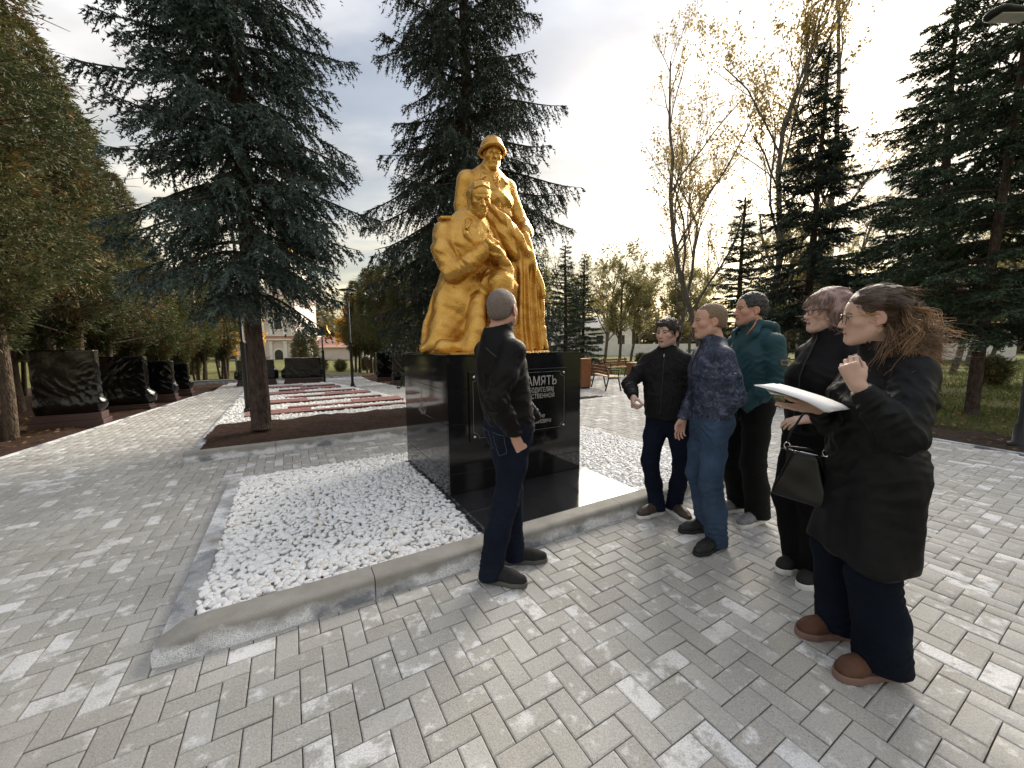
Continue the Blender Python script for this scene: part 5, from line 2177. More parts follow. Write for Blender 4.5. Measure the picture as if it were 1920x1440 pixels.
def man_black_jacket():
    p = Person('grey cropped haired man in black jacket seen from behind, looking up at the statue', (-0.075, 2.39), 30, 1.835, [(-0.085, 2.275, -14), (0.06, 2.50, 4)])
    p.J['pelvis'] += np.array((0.0, 0.02, 0.02))
    p.pose(lw=p.loc((0.16, 2.62, 0.98)), rw=p.loc((0.015, 2.215, 0.955)), le=(-0.6, -1, 0), re=(0.25, -1, 0.05), sh=0.178, head_phi=66, head_pitch=8)
    p.body(np.array(SK) * (0.95, 0.86, 0.84), LIP, (0.12, 0.09, 0.07, 0.6), {1: dict(d=(0.05, 0.45, -0.9), pn=(-0.8, 0.2, -0.1), curl=(120, 135, 145, 150), thumb=55)}, hs=1.02, jaw=1.08)
    m = cloth_mat('black windbreaker cloth', (0.005, 0.0042, 0.005), 0.55, 0.3, 700, 0.3, 0.0, spec=0.16)
    p.jacket(m, hem=0.925, wid=0.98, dep=1.08, sleeve=1.06, collar=0.07, collar_r=0.082, seed=4, fold=1.2)
    p.trousers(jeans_mat('dark indigo jeans', (0.006, 0.009, 0.018), 0.7), thigh=0.094, knee=0.076, hem_r=0.072, seed=9, hemz=0.03)
    p.shoes(simple('black suede', (0.012, 0.012, 0.013), 0.9, 0.3, 40, 0.4, 300), simple('dark grey sole', (0.09, 0.085, 0.08), 0.8), 0.026, 0.305, 1.05)
    p.hair_cap(hair_mat('grizzled cropped hair', (0.095, 0.075, 0.065), (0.30, 0.25, 0.22), 0.7, (420, 420, 200)), 0.0035, nape=-0.055, seed=3, disp=0.0006, ears=0.026)
    hair_cover(p, 2600, 0.010, 0.0006, (0.06, 0.05, 0.045), (0.42, 0.39, 0.36), lambda q: (q[0] * 3, -0.6, -0.9), 0.5, 71, 2)
    # back seams and pocket
    j, tr, g = p.o_jacket, p.o_tr, p.g
    seam = simple('dark grey seam', (0.07, 0.065, 0.07), 0.6)
    for x_ in (-1, 1):
        p.strip([p.onfront(j, x_ * (0.06 + 0.10 * q / 9), (1.43 - 0.055 * (q / 9)) * g, 0.0005, -1) for q in range(10)], 0.0018, seam, 'seam')
    stitch = simple('blue stitching', (0.075, 0.095, 0.14), 0.8)
    for x_ in (-1, 1):
        c = x_ * 0.085 + p.J['pelvis'][0]
        zt = 0.93 * g
        pts = [(c - 0.06, zt), (c + 0.06, zt), (c + 0.055, zt - 0.11), (c, zt - 0.135), (c - 0.055, zt - 0.11), (c - 0.06, zt)]
        fine = []
        for a, b in zip(pts[:-1], pts[1:]):
            for q in range(5):
                u = q / 5
                fine.append((a[0] + (b[0] - a[0]) * u, a[1] + (b[1] - a[1]) * u))
        p.strip([p.onfront(tr, x, z, 0.0005, -1) for x, z in fine], 0.0016, stitch, 'back_pocket')


def man_charcoal_jacket():
    p = Person('dark haired man in charcoal zip jacket with clenched fist, standing by the kerb', (1.31, 3.25), 238, 1.69, [(1.205, 3.20, 205), (1.425, 3.19, 285)])
    p.pose(rw=p.loc((0.965, 3.03, 1.065)), lw=p.loc((1.60, 3.18, 0.84)), re=(0.9, -0.5, -0.3), le=(-0.8, -0.6, 0), sh=0.165, head_phi=218, head_pitch=-2)
    p.body((0.58, 0.39, 0.31), (0.36, 0.15, 0.125), (0.02, 0.012, 0.01, 0.95), {1: dict(d=(-0.15, 0.75, -0.65), pn=(-0.75, 0.0, -0.3), curl=(150, 160, 165, 170), thumb=60), -1: dict(d=(0, 0.1, -1), pn=(0.9, 0.1, 0), curl=(50, 55, 60, 65))},
           hs=1.03, open_mouth=True, stubble=0.35, nose=0.85, hand_scale=1.0)
    t = NT('charcoal checked cloth')
    po = t.pos('Object')
    w1 = t.node('ShaderNodeTexBrick')
    w1.inputs['Scale'].default_value = 26
    w1.inputs['Mortar Size'].default_value = 0.03
    t.l.new(po, w1.inputs['Vector'])
    c = t.ramp(t.noise(60, 4, vec=po), [(0.3, (0.008, 0.008, 0.009)), (0.7, (0.020, 0.019, 0.021))])
    t.set(col=c, rough=0.75, spec=0.12)
    t.bump(t.math('ADD', t.noise(500, 2, vec=po), t.math('MULTIPLY', t.noise(32, 4, vec=po), 2.0)), 0.3, 0.004)
    p.jacket(t.m, hem=0.905, wid=1.02, dep=1.08, sleeve=1.04, collar=0.040, collar_r=0.076, seed=14, belly=0.03)
    p.trousers(jeans_mat('navy jeans', (0.005, 0.008, 0.018), 0.6), thigh=0.094, knee=0.074, hem_r=0.070, seed=19)
    p.shoes(simple('brown leather', (0.055, 0.035, 0.025), 0.5, 0.3, 30, 0.3, 200), M_white, 0.028, 0.295)

    def quiff(S, T, M, g):
        for q in range(10):                                  # fringe swept across the forehead
            u = q / 9.0
            S.chain([T((0.055 - 0.03 * u, 0.045, 0.100)), T((0.035 - 0.075 * u, 0.088 - 0.02 * u, 0.082)), T((0.012 - 0.085 * u, 0.090 - 0.035 * u * u, 0.052 - 0.014 * u))], [0.011 * g, 0.008 * g, 0.003 * g], 0.004)
        for x in (-1, 1):
            S.rc(T((x * 0.076, 0.02, 0.045)), T((x * 0.078, 0.018, -0.012)), 0.011 * g, 0.006 * g, 0.008)
            S.rc(T((x * 0.070, -0.045, 0.0)), T((x * 0.060, -0.055, -0.065)), 0.024 * g, 0.014 * g, 0.01)
    p.hair_cap(hair_mat('dark brown hair', (0.010, 0.007, 0.006), (0.035, 0.024, 0.018), 0.45), 0.013, nape=-0.07, seed=5, disp=0.002, top=0.006, extra=quiff, ears=0.024)
    hair_cover(p, 2200, 0.05, 0.0009, (0.008, 0.006, 0.005), (0.05, 0.034, 0.025), lambda q: (q[0] * 8 - 0.5 * (q[1] > 0.02), 0.9 * (q[1] > 0.0) - 0.6 * (q[1] < -0.03), -0.9), 0.08, 72)
    j, g = p.o_jacket, p.g
    p.zipline(j, 0.0, 0.93 * g, 1.50 * g, M_strap, 0.0042)
    p.strip([p.onfront(j, 0.004, 1.475 * g, 0.004), p.onfront(j, 0.004, 1.445 * g, 0.006)], 0.0045, M_zip, 'zip_pull')
    pipe = simple('black piping', (0.008, 0.008, 0.008), 0.5)
    for x_ in (-1, 1):
        p.strip([p.onfront(j, x_ * (0.075 + 0.115 * q / 9), (1.445 - 0.075 * (q / 9)) * g, 0.0008) for q in range(10)], 0.0026, pipe, 'shoulder_seam')
        p.strip([p.onfront(j, x_ * (0.105 + 0.025 * q / 5), (1.10 - 0.11 * (q / 5)) * g, 0.0008) for q in range(6)], 0.0026, pipe, 'pocket')
    ring = []
    for q in range(13):
        a = 2 * math.pi * q / 12
        ring.append(p.onfront(j, -0.085 + 0.016 * math.cos(a), 1.285 * g + 0.020 * math.sin(a), 0.001))
    p.strip(ring, 0.0016, pipe, 'chest_emblem')


def man_camo_jacket():
    p = Person('fair cropped haired man in navy camouflage jacket and blue jeans, hand in pocket', (1.435, 2.775), 180, 1.765, [(1.425, 2.635, 208), (1.475, 2.915, 188)])
    p.pose(lw=p.loc((1.395, 2.675, 0.915)), rw=p.loc((1.305, 2.90, 0.91)), le=(-0.7, -1, 0), re=(0.7, -0.8, 0), sh=0.160, head_phi=172, head_pitch=-2)
    p.body(np.array(SK) * (1.0, 0.92, 0.90), (0.42, 0.18, 0.15), (0.16, 0.095, 0.055, 0.8), {1: dict(d=(-0.1, 0.25, -1), pn=(-0.9, 0.1, 0), curl=(60, 70, 80, 85), thumb=35), }, hs=1.02, nose=0.78)
    p.jacket(camo_mat(), hem=0.915, wid=0.92, dep=1.06, sleeve=1.02, collar=0.055, collar_r=0.078, seed=24, fold=1.0)
    p.trousers(jeans_mat('mid blue jeans', (0.036, 0.060, 0.105), 0.8), thigh=0.090, knee=0.076, hem_r=0.076, seed=29, hemz=0.025, fold=1.2)
    p.shoes(simple('black shoe leather', (0.010, 0.010, 0.011), 0.55), simple('black sole', (0.018, 0.018, 0.018), 0.8), 0.022, 0.305)
    p.hair_cap(hair_mat('sandy cropped hair', (0.13, 0.085, 0.052), (0.30, 0.215, 0.14), 0.6, (380, 380, 120)), 0.0065, front=(0, 0.120, -0.020), nape=-0.05, top=0.006, seed=8, disp=0.0009, ears=0.026)
    hair_cover(p, 3000, 0.014, 0.0007, (0.12, 0.078, 0.047), (0.36, 0.26, 0.17), lambda q: (q[0] * 5, 0.8 * (q[2] > 0.08) - 0.2, -0.7), 0.35, 73, 3)
    j, g = p.o_jacket, p.g
    p.zipline(j, 0.0, 0.95 * g, 1.52 * g, M_strap, 0.004)
    # small sleeve badge on the upper left arm
    e_, h_ = p.J['el'][-1], p.J['sh'][-1]
    c = h_ * 0.62 + e_ * 0.38 + np.array((-0.068, 0.0, 0.0)) * g
    mb = MB()
    mb.box((-0.003, -0.016, -0.010), (0.003, 0.016, 0.010), Matrix.Translation(Vector(c)), 0.002)
    b = mb.build('sleeve_badge', M_strap, p.t)
    mb = MB()
    mb.box((-0.0045, -0.010, -0.0025), (0.0, 0.010, 0.0025), Matrix.Translation(Vector(c)))
    mb.build('badge_mark', simple('badge print', (0.6, 0.6, 0.58), 0.6), b)


def man_teal_jacket():
    p = Person('tall dark haired man in teal hooded jacket and black trousers, grey trainers', (1.955, 3.13), 190, 1.88, [(1.965, 3.02, 205), (1.945, 3.26, 192)])
    p.pose(lw=p.loc((1.84, 3.00, 0.99)), rw=p.loc((1.83, 3.25, 1.0)), le=(-0.8, -1, 0), re=(0.7, -0.8, 0), sh=0.185, head_phi=174, head_pitch=0, head_off=(0, 0.02, 0))
    p.body(np.array(SK) * (0.95, 0.86, 0.82), (0.38, 0.16, 0.13), (0.03, 0.022, 0.018, 0.85), {}, hs=1.0, nose=0.95, stubble=0.25)
    m = cloth_mat('teal shell cloth', (0.016, 0.058, 0.072), 0.6, 0.18, 800, 0.2, 0.0)

    def hood(S, s):
        nk = s.J['neck']
        g = s.g
        # heavy hood lying on the back and standing collar open at the front
        for q in range(12):
            a = R(-150 + 300 * q / 11) + math.pi / 2 + math.pi
            b = R(-150 + 300 * (q + 1) / 11) + math.pi / 2 + math.pi
            if q == 11:
                break
            f = lambda t_: nk + np.array((0.100 * math.cos(t_), -0.025 + 0.105 * math.sin(t_), 0.035 + 0.022 * math.sin(t_))) * g
            S.rc(f(a), f(b), 0.026 * g, 0.026 * g, 0.02)
        S.ell(nk + np.array((0, -0.125, -0.045)) * g, np.array((0.10, 0.045, 0.08)) * g, rotm(-15, 0, 0), 0.04)
        for x in (-1, 1):
            S.chain([nk + np.array((x * 0.085, 0.04, 0.05)) * g, nk + np.array((x * 0.105, 0.10, -0.02)) * g, nk + np.array((x * 0.045, 0.135, -0.12)) * g], [0.020 * g, 0.026 * g, 0.018 * g], 0.012, 'u', ((x * 0.6, 0.8, 0), 0.55))
    p.jacket(m, hem=0.835, wid=0.95, dep=1.12, sleeve=1.06, collar=0.05, collar_r=0.084, seed=34, fold=0.95, extra=hood, band=False, cuff_at=0.99)
    p.trousers(cloth_mat('black trousers', (0.004, 0.004, 0.0045), 0.8, 0.3, 800, 0.2, 0.0, spec=0.2), thigh=0.098, knee=0.084, hem_r=0.088, seed=39, hemz=0.055)

    def stripes(o, d):
        mb = MB()
        for sx in (-1, 1):
            for q in range(3):
                yy = 0.005 + 0.022 * q
                mb.tube([(sx * 0.0405, yy, 0.042), (sx * 0.0375, yy - 0.014, 0.066)], 0.0042, 5)
        mb.build('stripe', M_strap, o)
    p.shoes(simple('grey mesh trainer', (0.20, 0.205, 0.21), 0.8, 0.25, 60, 0.4, 400), simple('pale trainer sole', (0.62, 0.61, 0.58), 0.6), 0.032, 0.315, detail=stripes)
    p.hair_cap(hair_mat('black greying hair', (0.012, 0.011, 0.011), (0.055, 0.052, 0.05), 0.4), 0.011, front=(0, 0.124, -0.014), nape=-0.055, top=0.008, seed=9, disp=0.0016, ears=0.027)
    hair_cover(p, 2400, 0.028, 0.0009, (0.008, 0.007, 0.007), (0.05, 0.047, 0.045), lambda q: (q[0] * 4, -1.0, -0.35), 0.12, 74)
    j, g = p.o_jacket, p.g
    # orange lining edge at the collar, sleeve patch
    nk = p.J['neck']
    p.strip([nk + np.array((-0.072, 0.052, 0.085)) * g, nk + np.array((-0.080, 0.088, 0.03)) * g, nk + np.array((-0.060, 0.125, -0.035)) * g], 0.0065, simple('orange lining', (0.55, 0.22, 0.09), 0.7), 'lining')
    e_, h_ = p.J['el'][-1], p.J['sh'][-1]
    c = h_ * 0.52 + e_ * 0.48 + np.array((-0.070, -0.004, 0.0)) * g
    mb = MB()
    mb.box((-0.004, -0.030, -0.020), (0.004, 0.030, 0.020), Matrix.Translation(Vector(c)) @ Matrix.Rotation(R(10), 4, 'Y'), 0.002)
    b = mb.build('sleeve_patch', simple('patch border', (0.28, 0.17, 0.13), 0.7), p.t)
    mb = MB()
    mb.box((-0.0055, -0.024, -0.014), (0.0, 0.024, 0.014), Matrix.Translation(Vector(c)) @ Matrix.Rotation(R(10), 4, 'Y'), 0.001)
    mb.build('patch_print', simple('patch print', (0.035, 0.045, 0.055), 0.7, 0.5, 120), b)
    p.zipline(j, 0.0, 0.87 * g, 1.40 * g, simple('teal flap', (0.018, 0.055, 0.068), 0.7), 0.006, name='zip_flap')


def woman_short_hair():
    p = Person('woman with short mauve bob and glasses in black zipped vest and wide black trousers', (1.89, 2.305), 186, 1.79, [(1.86, 2.235, 200), (1.845, 2.375, 190)], True)
    p.pose(lw=p.loc((1.70, 2.14, 1.06)), rw=p.loc((1.83, 2.40, 1.05)), le=(-0.6, -1, 0), re=(0.6, -1, 0), sh=0.150, head_phi=166, head_pitch=2)
    p.body((0.62, 0.43, 0.345), (0.36, 0.14, 0.13), (0.16, 0.10, 0.07, 0.6), {-1: dict(d=(0.5, 0.8, -0.2), pn=(0.5, 0, -0.9), curl=(50, 55, 60, 60), thumb=25)}, hs=1.0, nose=0.72, jaw=0.98, hand_scale=0.9)
    blk = cloth_mat('black softshell', (0.0045, 0.0045, 0.0055), 0.58, 0.3, 700, 0.2, 0.0, spec=0.16)
    p.jacket(blk, hem=0.93, wid=0.93, dep=1.12, sleeve=0.95, collar=0.085, collar_r=0.074, seed=44, bust=0.03, belly=0.03, fold=0.8)
    p.trousers(cloth_mat('wide black trousers', (0.003, 0.003, 0.0035), 0.85, 0.3, 700, 0.2, 0.0, spec=0.15), thigh=0.112, knee=0.105, hem_r=0.118, seed=49, hemz=0.05, seat=0.185)
    p.shoes(simple('black canvas', (0.012, 0.012, 0.012), 0.8), M_white, 0.034, 0.275)

    def bob(S, T, M, g):
        for x in (-1, 1):
            S.chain([T((x * 0.062, 0.015, 0.075)), T((x * 0.085, -0.005, 0.01)), T((x * 0.080, 0.000, -0.055))], [0.030 * g, 0.024 * g, 0.013 * g], 0.02)
            S.chain([T((x * 0.055, -0.05, 0.07)), T((x * 0.080, -0.055, -0.01)), T((x * 0.060, -0.060, -0.080))], [0.040 * g, 0.032 * g, 0.018 * g], 0.02)
        S.chain([T((0, -0.085, 0.06)), T((0, -0.100, -0.01)), T((0, -0.080, -0.085))], [0.045 * g, 0.040 * g, 0.020 * g], 0.02)
        for q in range(9):                                  # side-swept fringe
            u = q / 8.0
            S.chain([T((-0.045 + 0.03 * u, 0.04, 0.110)), T((-0.02 + 0.072 * u, 0.085 - 0.016 * u, 0.088 - 0.01 * u)), T((0.005 + 0.072 * u, 0.092 - 0.055 * u * u, 0.050 - 0.010 * u))], [0.012 * g, 0.009 * g, 0.004 * g], 0.005)
            S.chain([T((-0.045 - 0.004 * u, 0.04 - 0.01 * u, 0.108)), T((-0.060 - 0.012 * u, 0.070 - 0.02 * u, 0.070)), T((-0.072 - 0.008 * u, 0.060 - 0.035 * u, 0.020 - 0.01 * u))], [0.012 * g, 0.010 * g, 0.005 * g], 0.005)
    p.hair_cap(hair_mat('mauve blond hair', (0.185, 0.115, 0.105), (0.46, 0.32, 0.29), 0.45, (300, 300, 36)), 0.020, front=(0, 0.125, -0.022), fr=(0.078, 0.078, 0.095), nape=-0.085, top=0.012, seed=10, disp=0.0022, extra=bob, ears=0.012, freq=11)
    hair_cover(p, 4200, 0.075, 0.0011, (0.17, 0.105, 0.095), (0.58, 0.42, 0.38), lambda q: (q[0] * 5 + (0.5 if q[1] > 0.05 else 0), 0.25 if q[1] > 0.0 else -0.45, -1.0), 0.04, 75, 6, wave=0.002)
    p.glasses(M_glass, M_glass)
    j, g = p.o_jacket, p.g
    p.zipline(j, 0.0, 0.96 * g, 1.54 * g, M_strap, 0.0045)
    mb = MB()
    mb.lathe([(0.0, -0.004), (0.004, -0.002), (0.005, 0.001), (0.003, 0.004), (0.0, 0.005)], 8, tuple(p.T((-0.083, -0.004, -0.045))))
    mb.build('earring', simple('pearl', (0.8, 0.78, 0.74), 0.3), p.t, True)


def woman_long_hair():
    p = Person('woman with long wavy brown hair in long black coat, fist at her chin, brown shoes', (1.635, 1.69), 166, 1.725, [(1.585, 1.575, 184), (1.60, 1.815, 178)], True)
    p.J['pelvis'] += np.array((0, -0.03, 0))
    p.pose(lw=p.loc((1.335, 1.475, 1.325)), rw=p.loc((1.375, 1.715, 1.195)), le=(-0.25, -0.35, -1), re=(0.5, -0.3, -1), sh=0.165, head_phi=150, head_pitch=-3, head_off=(0, 0.035, -0.005))
    p.body((0.60, 0.40, 0.315), (0.46, 0.18, 0.17), (0.05, 0.03, 0.022, 0.7),
           {-1: dict(d=(0.15, 0.35, 0.95), pn=(0.75, -0.6, -0.1), curl=(140, 150, 158, 162), thumb=55), 1: dict(d=(-0.15, 0.95, 0.02), pn=(-0.25, -0.1, 0.95), curl=(10, 8, 10, 14), thumb=5)},
           hs=1.02, nose=0.75, jaw=0.98, hand_scale=0.93)
    def coat_legs(S, s):
        for d in (-1, 1):
            h_, k_ = s.J['hip'][d], s.J['kn'][d]
            S.rc(h_ + (0, 0, 0.05), h_ + (k_ - h_) * 1.02, 0.108 * s.g, 0.112 * s.g, 0.09)
    m = cloth_mat('black parka cloth', (0.0055, 0.006, 0.0072), 0.52, 0.3, 600, 0.3, 0.0, spec=0.20)
    p.jacket(m, hem=0.535, wid=0.91, dep=1.20, sleeve=1.18, collar=0.03, collar_r=0.092, seed=54, hem_r=0.182, chest_r=0.176, flare=0.190, name='coat', extra=coat_legs, fold=1.6, bust=0.025, belly=0.02, band=False, cuff_at=0.80, shoulder=0.066)
    p.trousers(jeans_mat('wide indigo jeans', (0.004, 0.0065, 0.013), 0.6), thigh=0.078, knee=0.092, hem_r=0.108, seed=59, hemz=0.06, seat=0.145, fold=0.9)
    p.shoes(simple('brown nubuck', (0.085, 0.036, 0.018), 0.75, 0.45, 16, 0.5, 200), simple('taupe sole', (0.19, 0.115, 0.09), 0.7), 0.030, 0.285, 1.12)
    T = p.T
    g = p.g * p.hs

    def swept(S, T, M, g):
        S.chain([T((0, -0.06, 0.075)), T((0, -0.10, 0.03))], [0.050 * g, 0.045 * g], 0.03)
        for x in (-1, 1):
            S.chain([T((x * 0.05, 0.045, 0.080)), T((x * 0.082, -0.02, 0.055)), T((x * 0.05, -0.10, 0.035))], [0.016 * g, 0.018 * g, 0.024 * g], 0.02)
        S.chain([T((0, -0.085, 0.02)), T((0, -0.095, -0.06)), T((0, -0.110, -0.13))], [0.062 * g, 0.062 * g, 0.045 * g], 0.03)
    mh = hair_mat('wavy brown hair', (0.032, 0.020, 0.014), (0.125, 0.078, 0.050), 0.42, (200, 60, 200))
    p.hair_cap(mh, 0.009, front=(0, 0.118, -0.020), fr=(0.076, 0.082, 0.100), nape=-0.16, top=0.012, seed=12, disp=0.002, extra=swept, ears=0.028, freq=10)
    hair_cover(p, 2600, 0.09, 0.0010, (0.028, 0.017, 0.011), (0.15, 0.092, 0.058), lambda q: (q[0] * 1.5, -1.0, -0.25), 0.03, 76, 6, wave=0.003)
    # long wavy locks blown back over the shoulder
    S = Strands(77)
    hr = S.g
    base_c = np.array((0.165, 0.104, 0.060))
    for lk in range(120):
        x0 = hr.uniform(-0.088, 0.075)
        a = hr.random()
        st_ = np.array((x0, -0.060 - 0.045 * math.cos(x0 * 14), 0.045 - 0.125 * a))
        ln = hr.uniform(0.16, 0.235) * (1.0 if a < 0.7 else 0.85)
        blow = hr.uniform(-0.05, 0.5)
        if lk % 14 == 0:
            blow = 0.95
        ph, ph2 = hr.uniform(0, 6.28, 2)
        am = hr.uniform(0.014, 0.030)
        fr_ = hr.uniform(1.3, 2.3)
        side = (np.sign(x0) * hr.uniform(0.0, 0.35) * abs(x0) / 0.08) - 0.10
        light = hr.random()
        for k in range(20):
            o_ = hr.normal(0, 0.006, 3)
            dl = hr.uniform(0.85, 1.1)
            fz = hr.normal(0, 0.03, 3)
            u = np.linspace(0, 1, 15)
            amu = am * u * (0.6 + 0.6 * u)
            X = st_[0] + o_[0] + side * ln * u + amu * np.sin(ph + fr_ * 6.28 * u) + fz[0] * u ** 2
            Y = st_[1] + o_[1] - ln * dl * (0.60 * blow * u ** 1.2 + 0.10 * np.sin(u * 3.1)) + amu * 1.2 * np.sin(ph2 + fr_ * 6.28 * u) + fz[1] * u ** 2
            Z = st_[2] + o_[2] - ln * dl * (u * (1 - 0.42 * min(blow, 1.0)) - 0.10 * blow * np.sin(u * 3.1)) + amu * 0.7 * np.cos(ph + fr_ * 6.28 * u) + fz[2] * u ** 2
            pts = [T(q) for q in np.stack([X, Y, Z], 1)]
            col = base_c * (0.55 + 0.9 * light + hr.normal(0, 0.15)) * (1 + 0.5 * (light > 0.55) * np.array((1.0, 0.85, 0.6)))
            S.add(pts, hr.uniform(0.0007, 0.0016), np.clip(col, 0.01, 1), 0.3, 0.9)
    # wisps forward beside the neck and flying off the crown
    for q in range(160):
        sx = hr.choice([-1, -1, 1])
        st_ = np.array((sx * hr.uniform(0.055, 0.085), hr.uniform(-0.075, -0.035), hr.uniform(-0.11, -0.03)))
        ln = hr.uniform(0.10, 0.20)
        ph = hr.uniform(0, 6.28)
        am = hr.uniform(0.006, 0.018)
        fw = hr.uniform(-0.3, 0.6)
        S.add([T(st_ + np.array((sx * 0.03 * u + am * u * math.sin(ph + 12 * u), ln * fw * u, -ln * (u - 0.15 * u * u) + am * u * math.cos(ph + 14 * u)))) for u in np.linspace(0, 1, 12)], hr.uniform(0.0007, 0.0016), base_c * hr.uniform(0.7, 1.9))
    for q in range(60):
        a = hr.uniform(-1.0, 1.0)
        st_ = np.array((0.06 * math.sin(a), hr.uniform(-0.09, 0.03), 0.105 * math.cos(a) ** 0.5 + 0.008))
        ln = hr.uniform(0.06, 0.13)
        ph = hr.uniform(0, 6.28)
        up = hr.uniform(0.0, 0.30)
        S.add([T(st_ + np.array((0.03 * math.sin(ph) * u, -ln * u, ln * (up * u - 0.40 * u * u) + 0.008 * math.sin(ph + 9 * u) * u))) for u in np.linspace(0, 1, 10)], 0.0006, base_c * hr.uniform(1.2, 2.8))
    S.build('loose_hair', M_strand, p.t)
    p.glasses(M_glass, M_gold_trim, 0.025, 0.021)
    mb = MB()
    mb.box((-0.018, -0.005, -0.020), (0.018, 0.005, 0.020), Matrix.Translation(Vector(T((-0.055, -0.125, 0.025)))), 0.003)
    mb.build('hair_clip', simple('tortoise clip', (0.16, 0.09, 0.05), 0.3), p.t)
    mb = MB()
    mb.tube([T((-0.086 + 0.0 * a, -0.004 + 0.006 * math.cos(a), -0.046 + 0.008 * math.sin(a))) for a in np.linspace(0, 6.28, 11)], 0.0014, 6)
    mb.build('earring', M_gold_trim, p.t, True)
    return p


man_black_jacket()
man_charcoal_jacket()
man_camo_jacket()
man_teal_jacket()
woman_short_hair()
W2 = woman_long_hair()


# ---------------------------------------------------------------- papers in the hand, handbag on the arm
def papers():
    c = Vector((1.30, 1.725, 1.262))
    u = Vector((0.17, -0.26, -0.080)).normalized()           # long side, towards the coat
    v = Vector((0.80, 0.45, -0.04))
    v = (v - u * v.dot(u)).normalized()
    nrm = u.cross(v)
    if nrm.z < 0:
        nrm = -nrm
    M = Matrix((u, v, nrm)).transposed().to_4x4()
    t = thing('papers', 'stack of white papers on a dark folder held out by the long haired woman', 'papers', c)
    mp_ = simple('white paper', (0.80, 0.80, 0.80), 0.7, 0.03)
    mk = simple('dark folder', (0.03, 0.04, 0.06), 0.35)
    pr_ = random.Random(3)

    def sheet(w, h, z, a, dx, dy, curl, name, mat, th=0.0012):
        mb = MB()
        n = 8
        vs, fs = [], []
        for sfc in (0, 1):
            for i in range(n + 1):
                for j in range(2):
                    x = -w / 2 + w * i / n
                    y = -h / 2 + h * j
                    zz = z + (th if sfc else 0) + curl * (abs(x) / (w / 2)) ** 2.5 * (1 if x > 0 else 0.3)
                    vs.append(M @ (Matrix.Rotation(a, 4, 'Z') @ Vector((x, y, zz)) + Vector((dx, dy, 0))))
        m = (n + 1) * 2
        for i in range(n):
            a_, b_ = i * 2, i * 2 + 1
            fs += [[a_, b_, b_ + 2, a_ + 2], [m + a_, m + a_ + 2, m + b_ + 2, m + b_]]
            fs += [[a_, a_ + 2, m + a_ + 2, m + a_], [b_, m + b_, m + b_ + 2, b_ + 2]]
        fs += [[0, m, m + 1, 1], [2 * n, 2 * n + 1, m + 2 * n + 1, m + 2 * n]]
        mb.add(vs, fs)
        return mb.build(name, mat, t, True)
    sheet(0.23, 0.165, -0.010, 0.02, -0.02, 0.0, 0.0, 'folder', mk, 0.005)
    for k in range(4):
        sheet(0.297, 0.21, -0.003 + 0.0011 * k, pr_.uniform(-0.10, 0.10), pr_.uniform(-0.018, 0.018), pr_.uniform(-0.012, 0.012), -0.020 + 0.002 * k, 'sheet', mp_, 0.0006)
    sheet(0.21, 0.17, -0.016, 0.6, -0.03, 0.02, -0.02, 'sheet', mp_)


papers()


def handbag():
    c = (1.505, 1.925, 0.0)
    t = thing('handbag', 'black leather handbag with silver rings hanging between the two women', 'handbag', c, R(122))
    ml = simple('black smooth leather', (0.004, 0.0045, 0.006), 0.28, 0.2, 12, 0.15, 220, spec=0.35)
    mm = simple('silver ring', (0.7, 0.7, 0.7), 0.2, metal=1.0)
    S = Sculpt((-0.22, -0.10, 0.62), (0.22, 0.10, 1.02), 0.006)
    S.box((0, 0, 0.80), (0.135, 0.055, 0.125), None, 0.02, 0.01)
    S.cut(np.array((0.93, 0, 0.30)) / 0.977, float(np.array((0.93, 0, 0.30)) / 0.977 @ np.array((0.132, 0, 0.69))), None, None, 0.012)
    S.cut(np.array((-0.93, 0, 0.30)) / 0.977, float(np.array((-0.93, 0, 0.30)) / 0.977 @ np.array((-0.132, 0, 0.69))), None, None, 0.012)
    for sy in (-1, 1):
        S.cut(np.array((0, sy * 0.98, 0.20)), float(np.array((0, sy * 0.98, 0.20)) @ np.array((0, sy * 0.055, 0.70))), None, None, 0.02)
    P, Q = S.mesh(1)
    N = normals(P, Q)
    P = P + N * (0.003 * Waves(4, 5)(P))[:, None]
    obj('bag_body', mesh_np('bag_body', P, Q, True), ml, t)
    for x in (-0.085, 0.085):
        mb = MB()
        mb.tube([(x + 0.014 * math.cos(a), 0.0, 0.945 + 0.018 * math.sin(a)) for a in np.linspace(0, 2 * math.pi, 13)], 0.003, 6)
        mb.build('ring', mm, t, True)
        mb = MB()
        mb.box((x - 0.012, -0.032, 0.85), (x + 0.012, -0.026, 0.935), None, 0.002)
        mb.build('strap_tab', ml, t)
    mb = MB()
    mb.tube([(-0.115, 0.0, 0.925), (0.115, 0.0, 0.925)], 0.003, 6)
    mb.build('zip', mm, t, True)
    mb = MB()
    pts = [(-0.085, 0.0, 0.96), (-0.07, -0.03, 1.02), (-0.03, -0.09, 1.10), (0.02, -0.14, 1.165), (0.065, -0.10, 1.10), (0.085, -0.03, 1.01), (0.085, 0.0, 0.962)]
    fine = []
    for a, b in zip(pts[:-1], pts[1:]):
        for q in range(4):
            fine.append(Vector(a).lerp(Vector(b), q / 4))
    fine.append(Vector(pts[-1]))
    mb.tube(fine, 0.006, 6)
    mb.build('strap', ml, t, True)
    mb = MB()
    mb.tube([(-0.07, 0.03, 0.93), (-0.065, 0.05, 0.96), (-0.03, 0.075, 0.965), (0.03, 0.075, 0.96), (0.065, 0.05, 0.95), (0.07, 0.03, 0.93)], 0.006, 6)
    mb.build('handle', ml, t, True)


handbag()

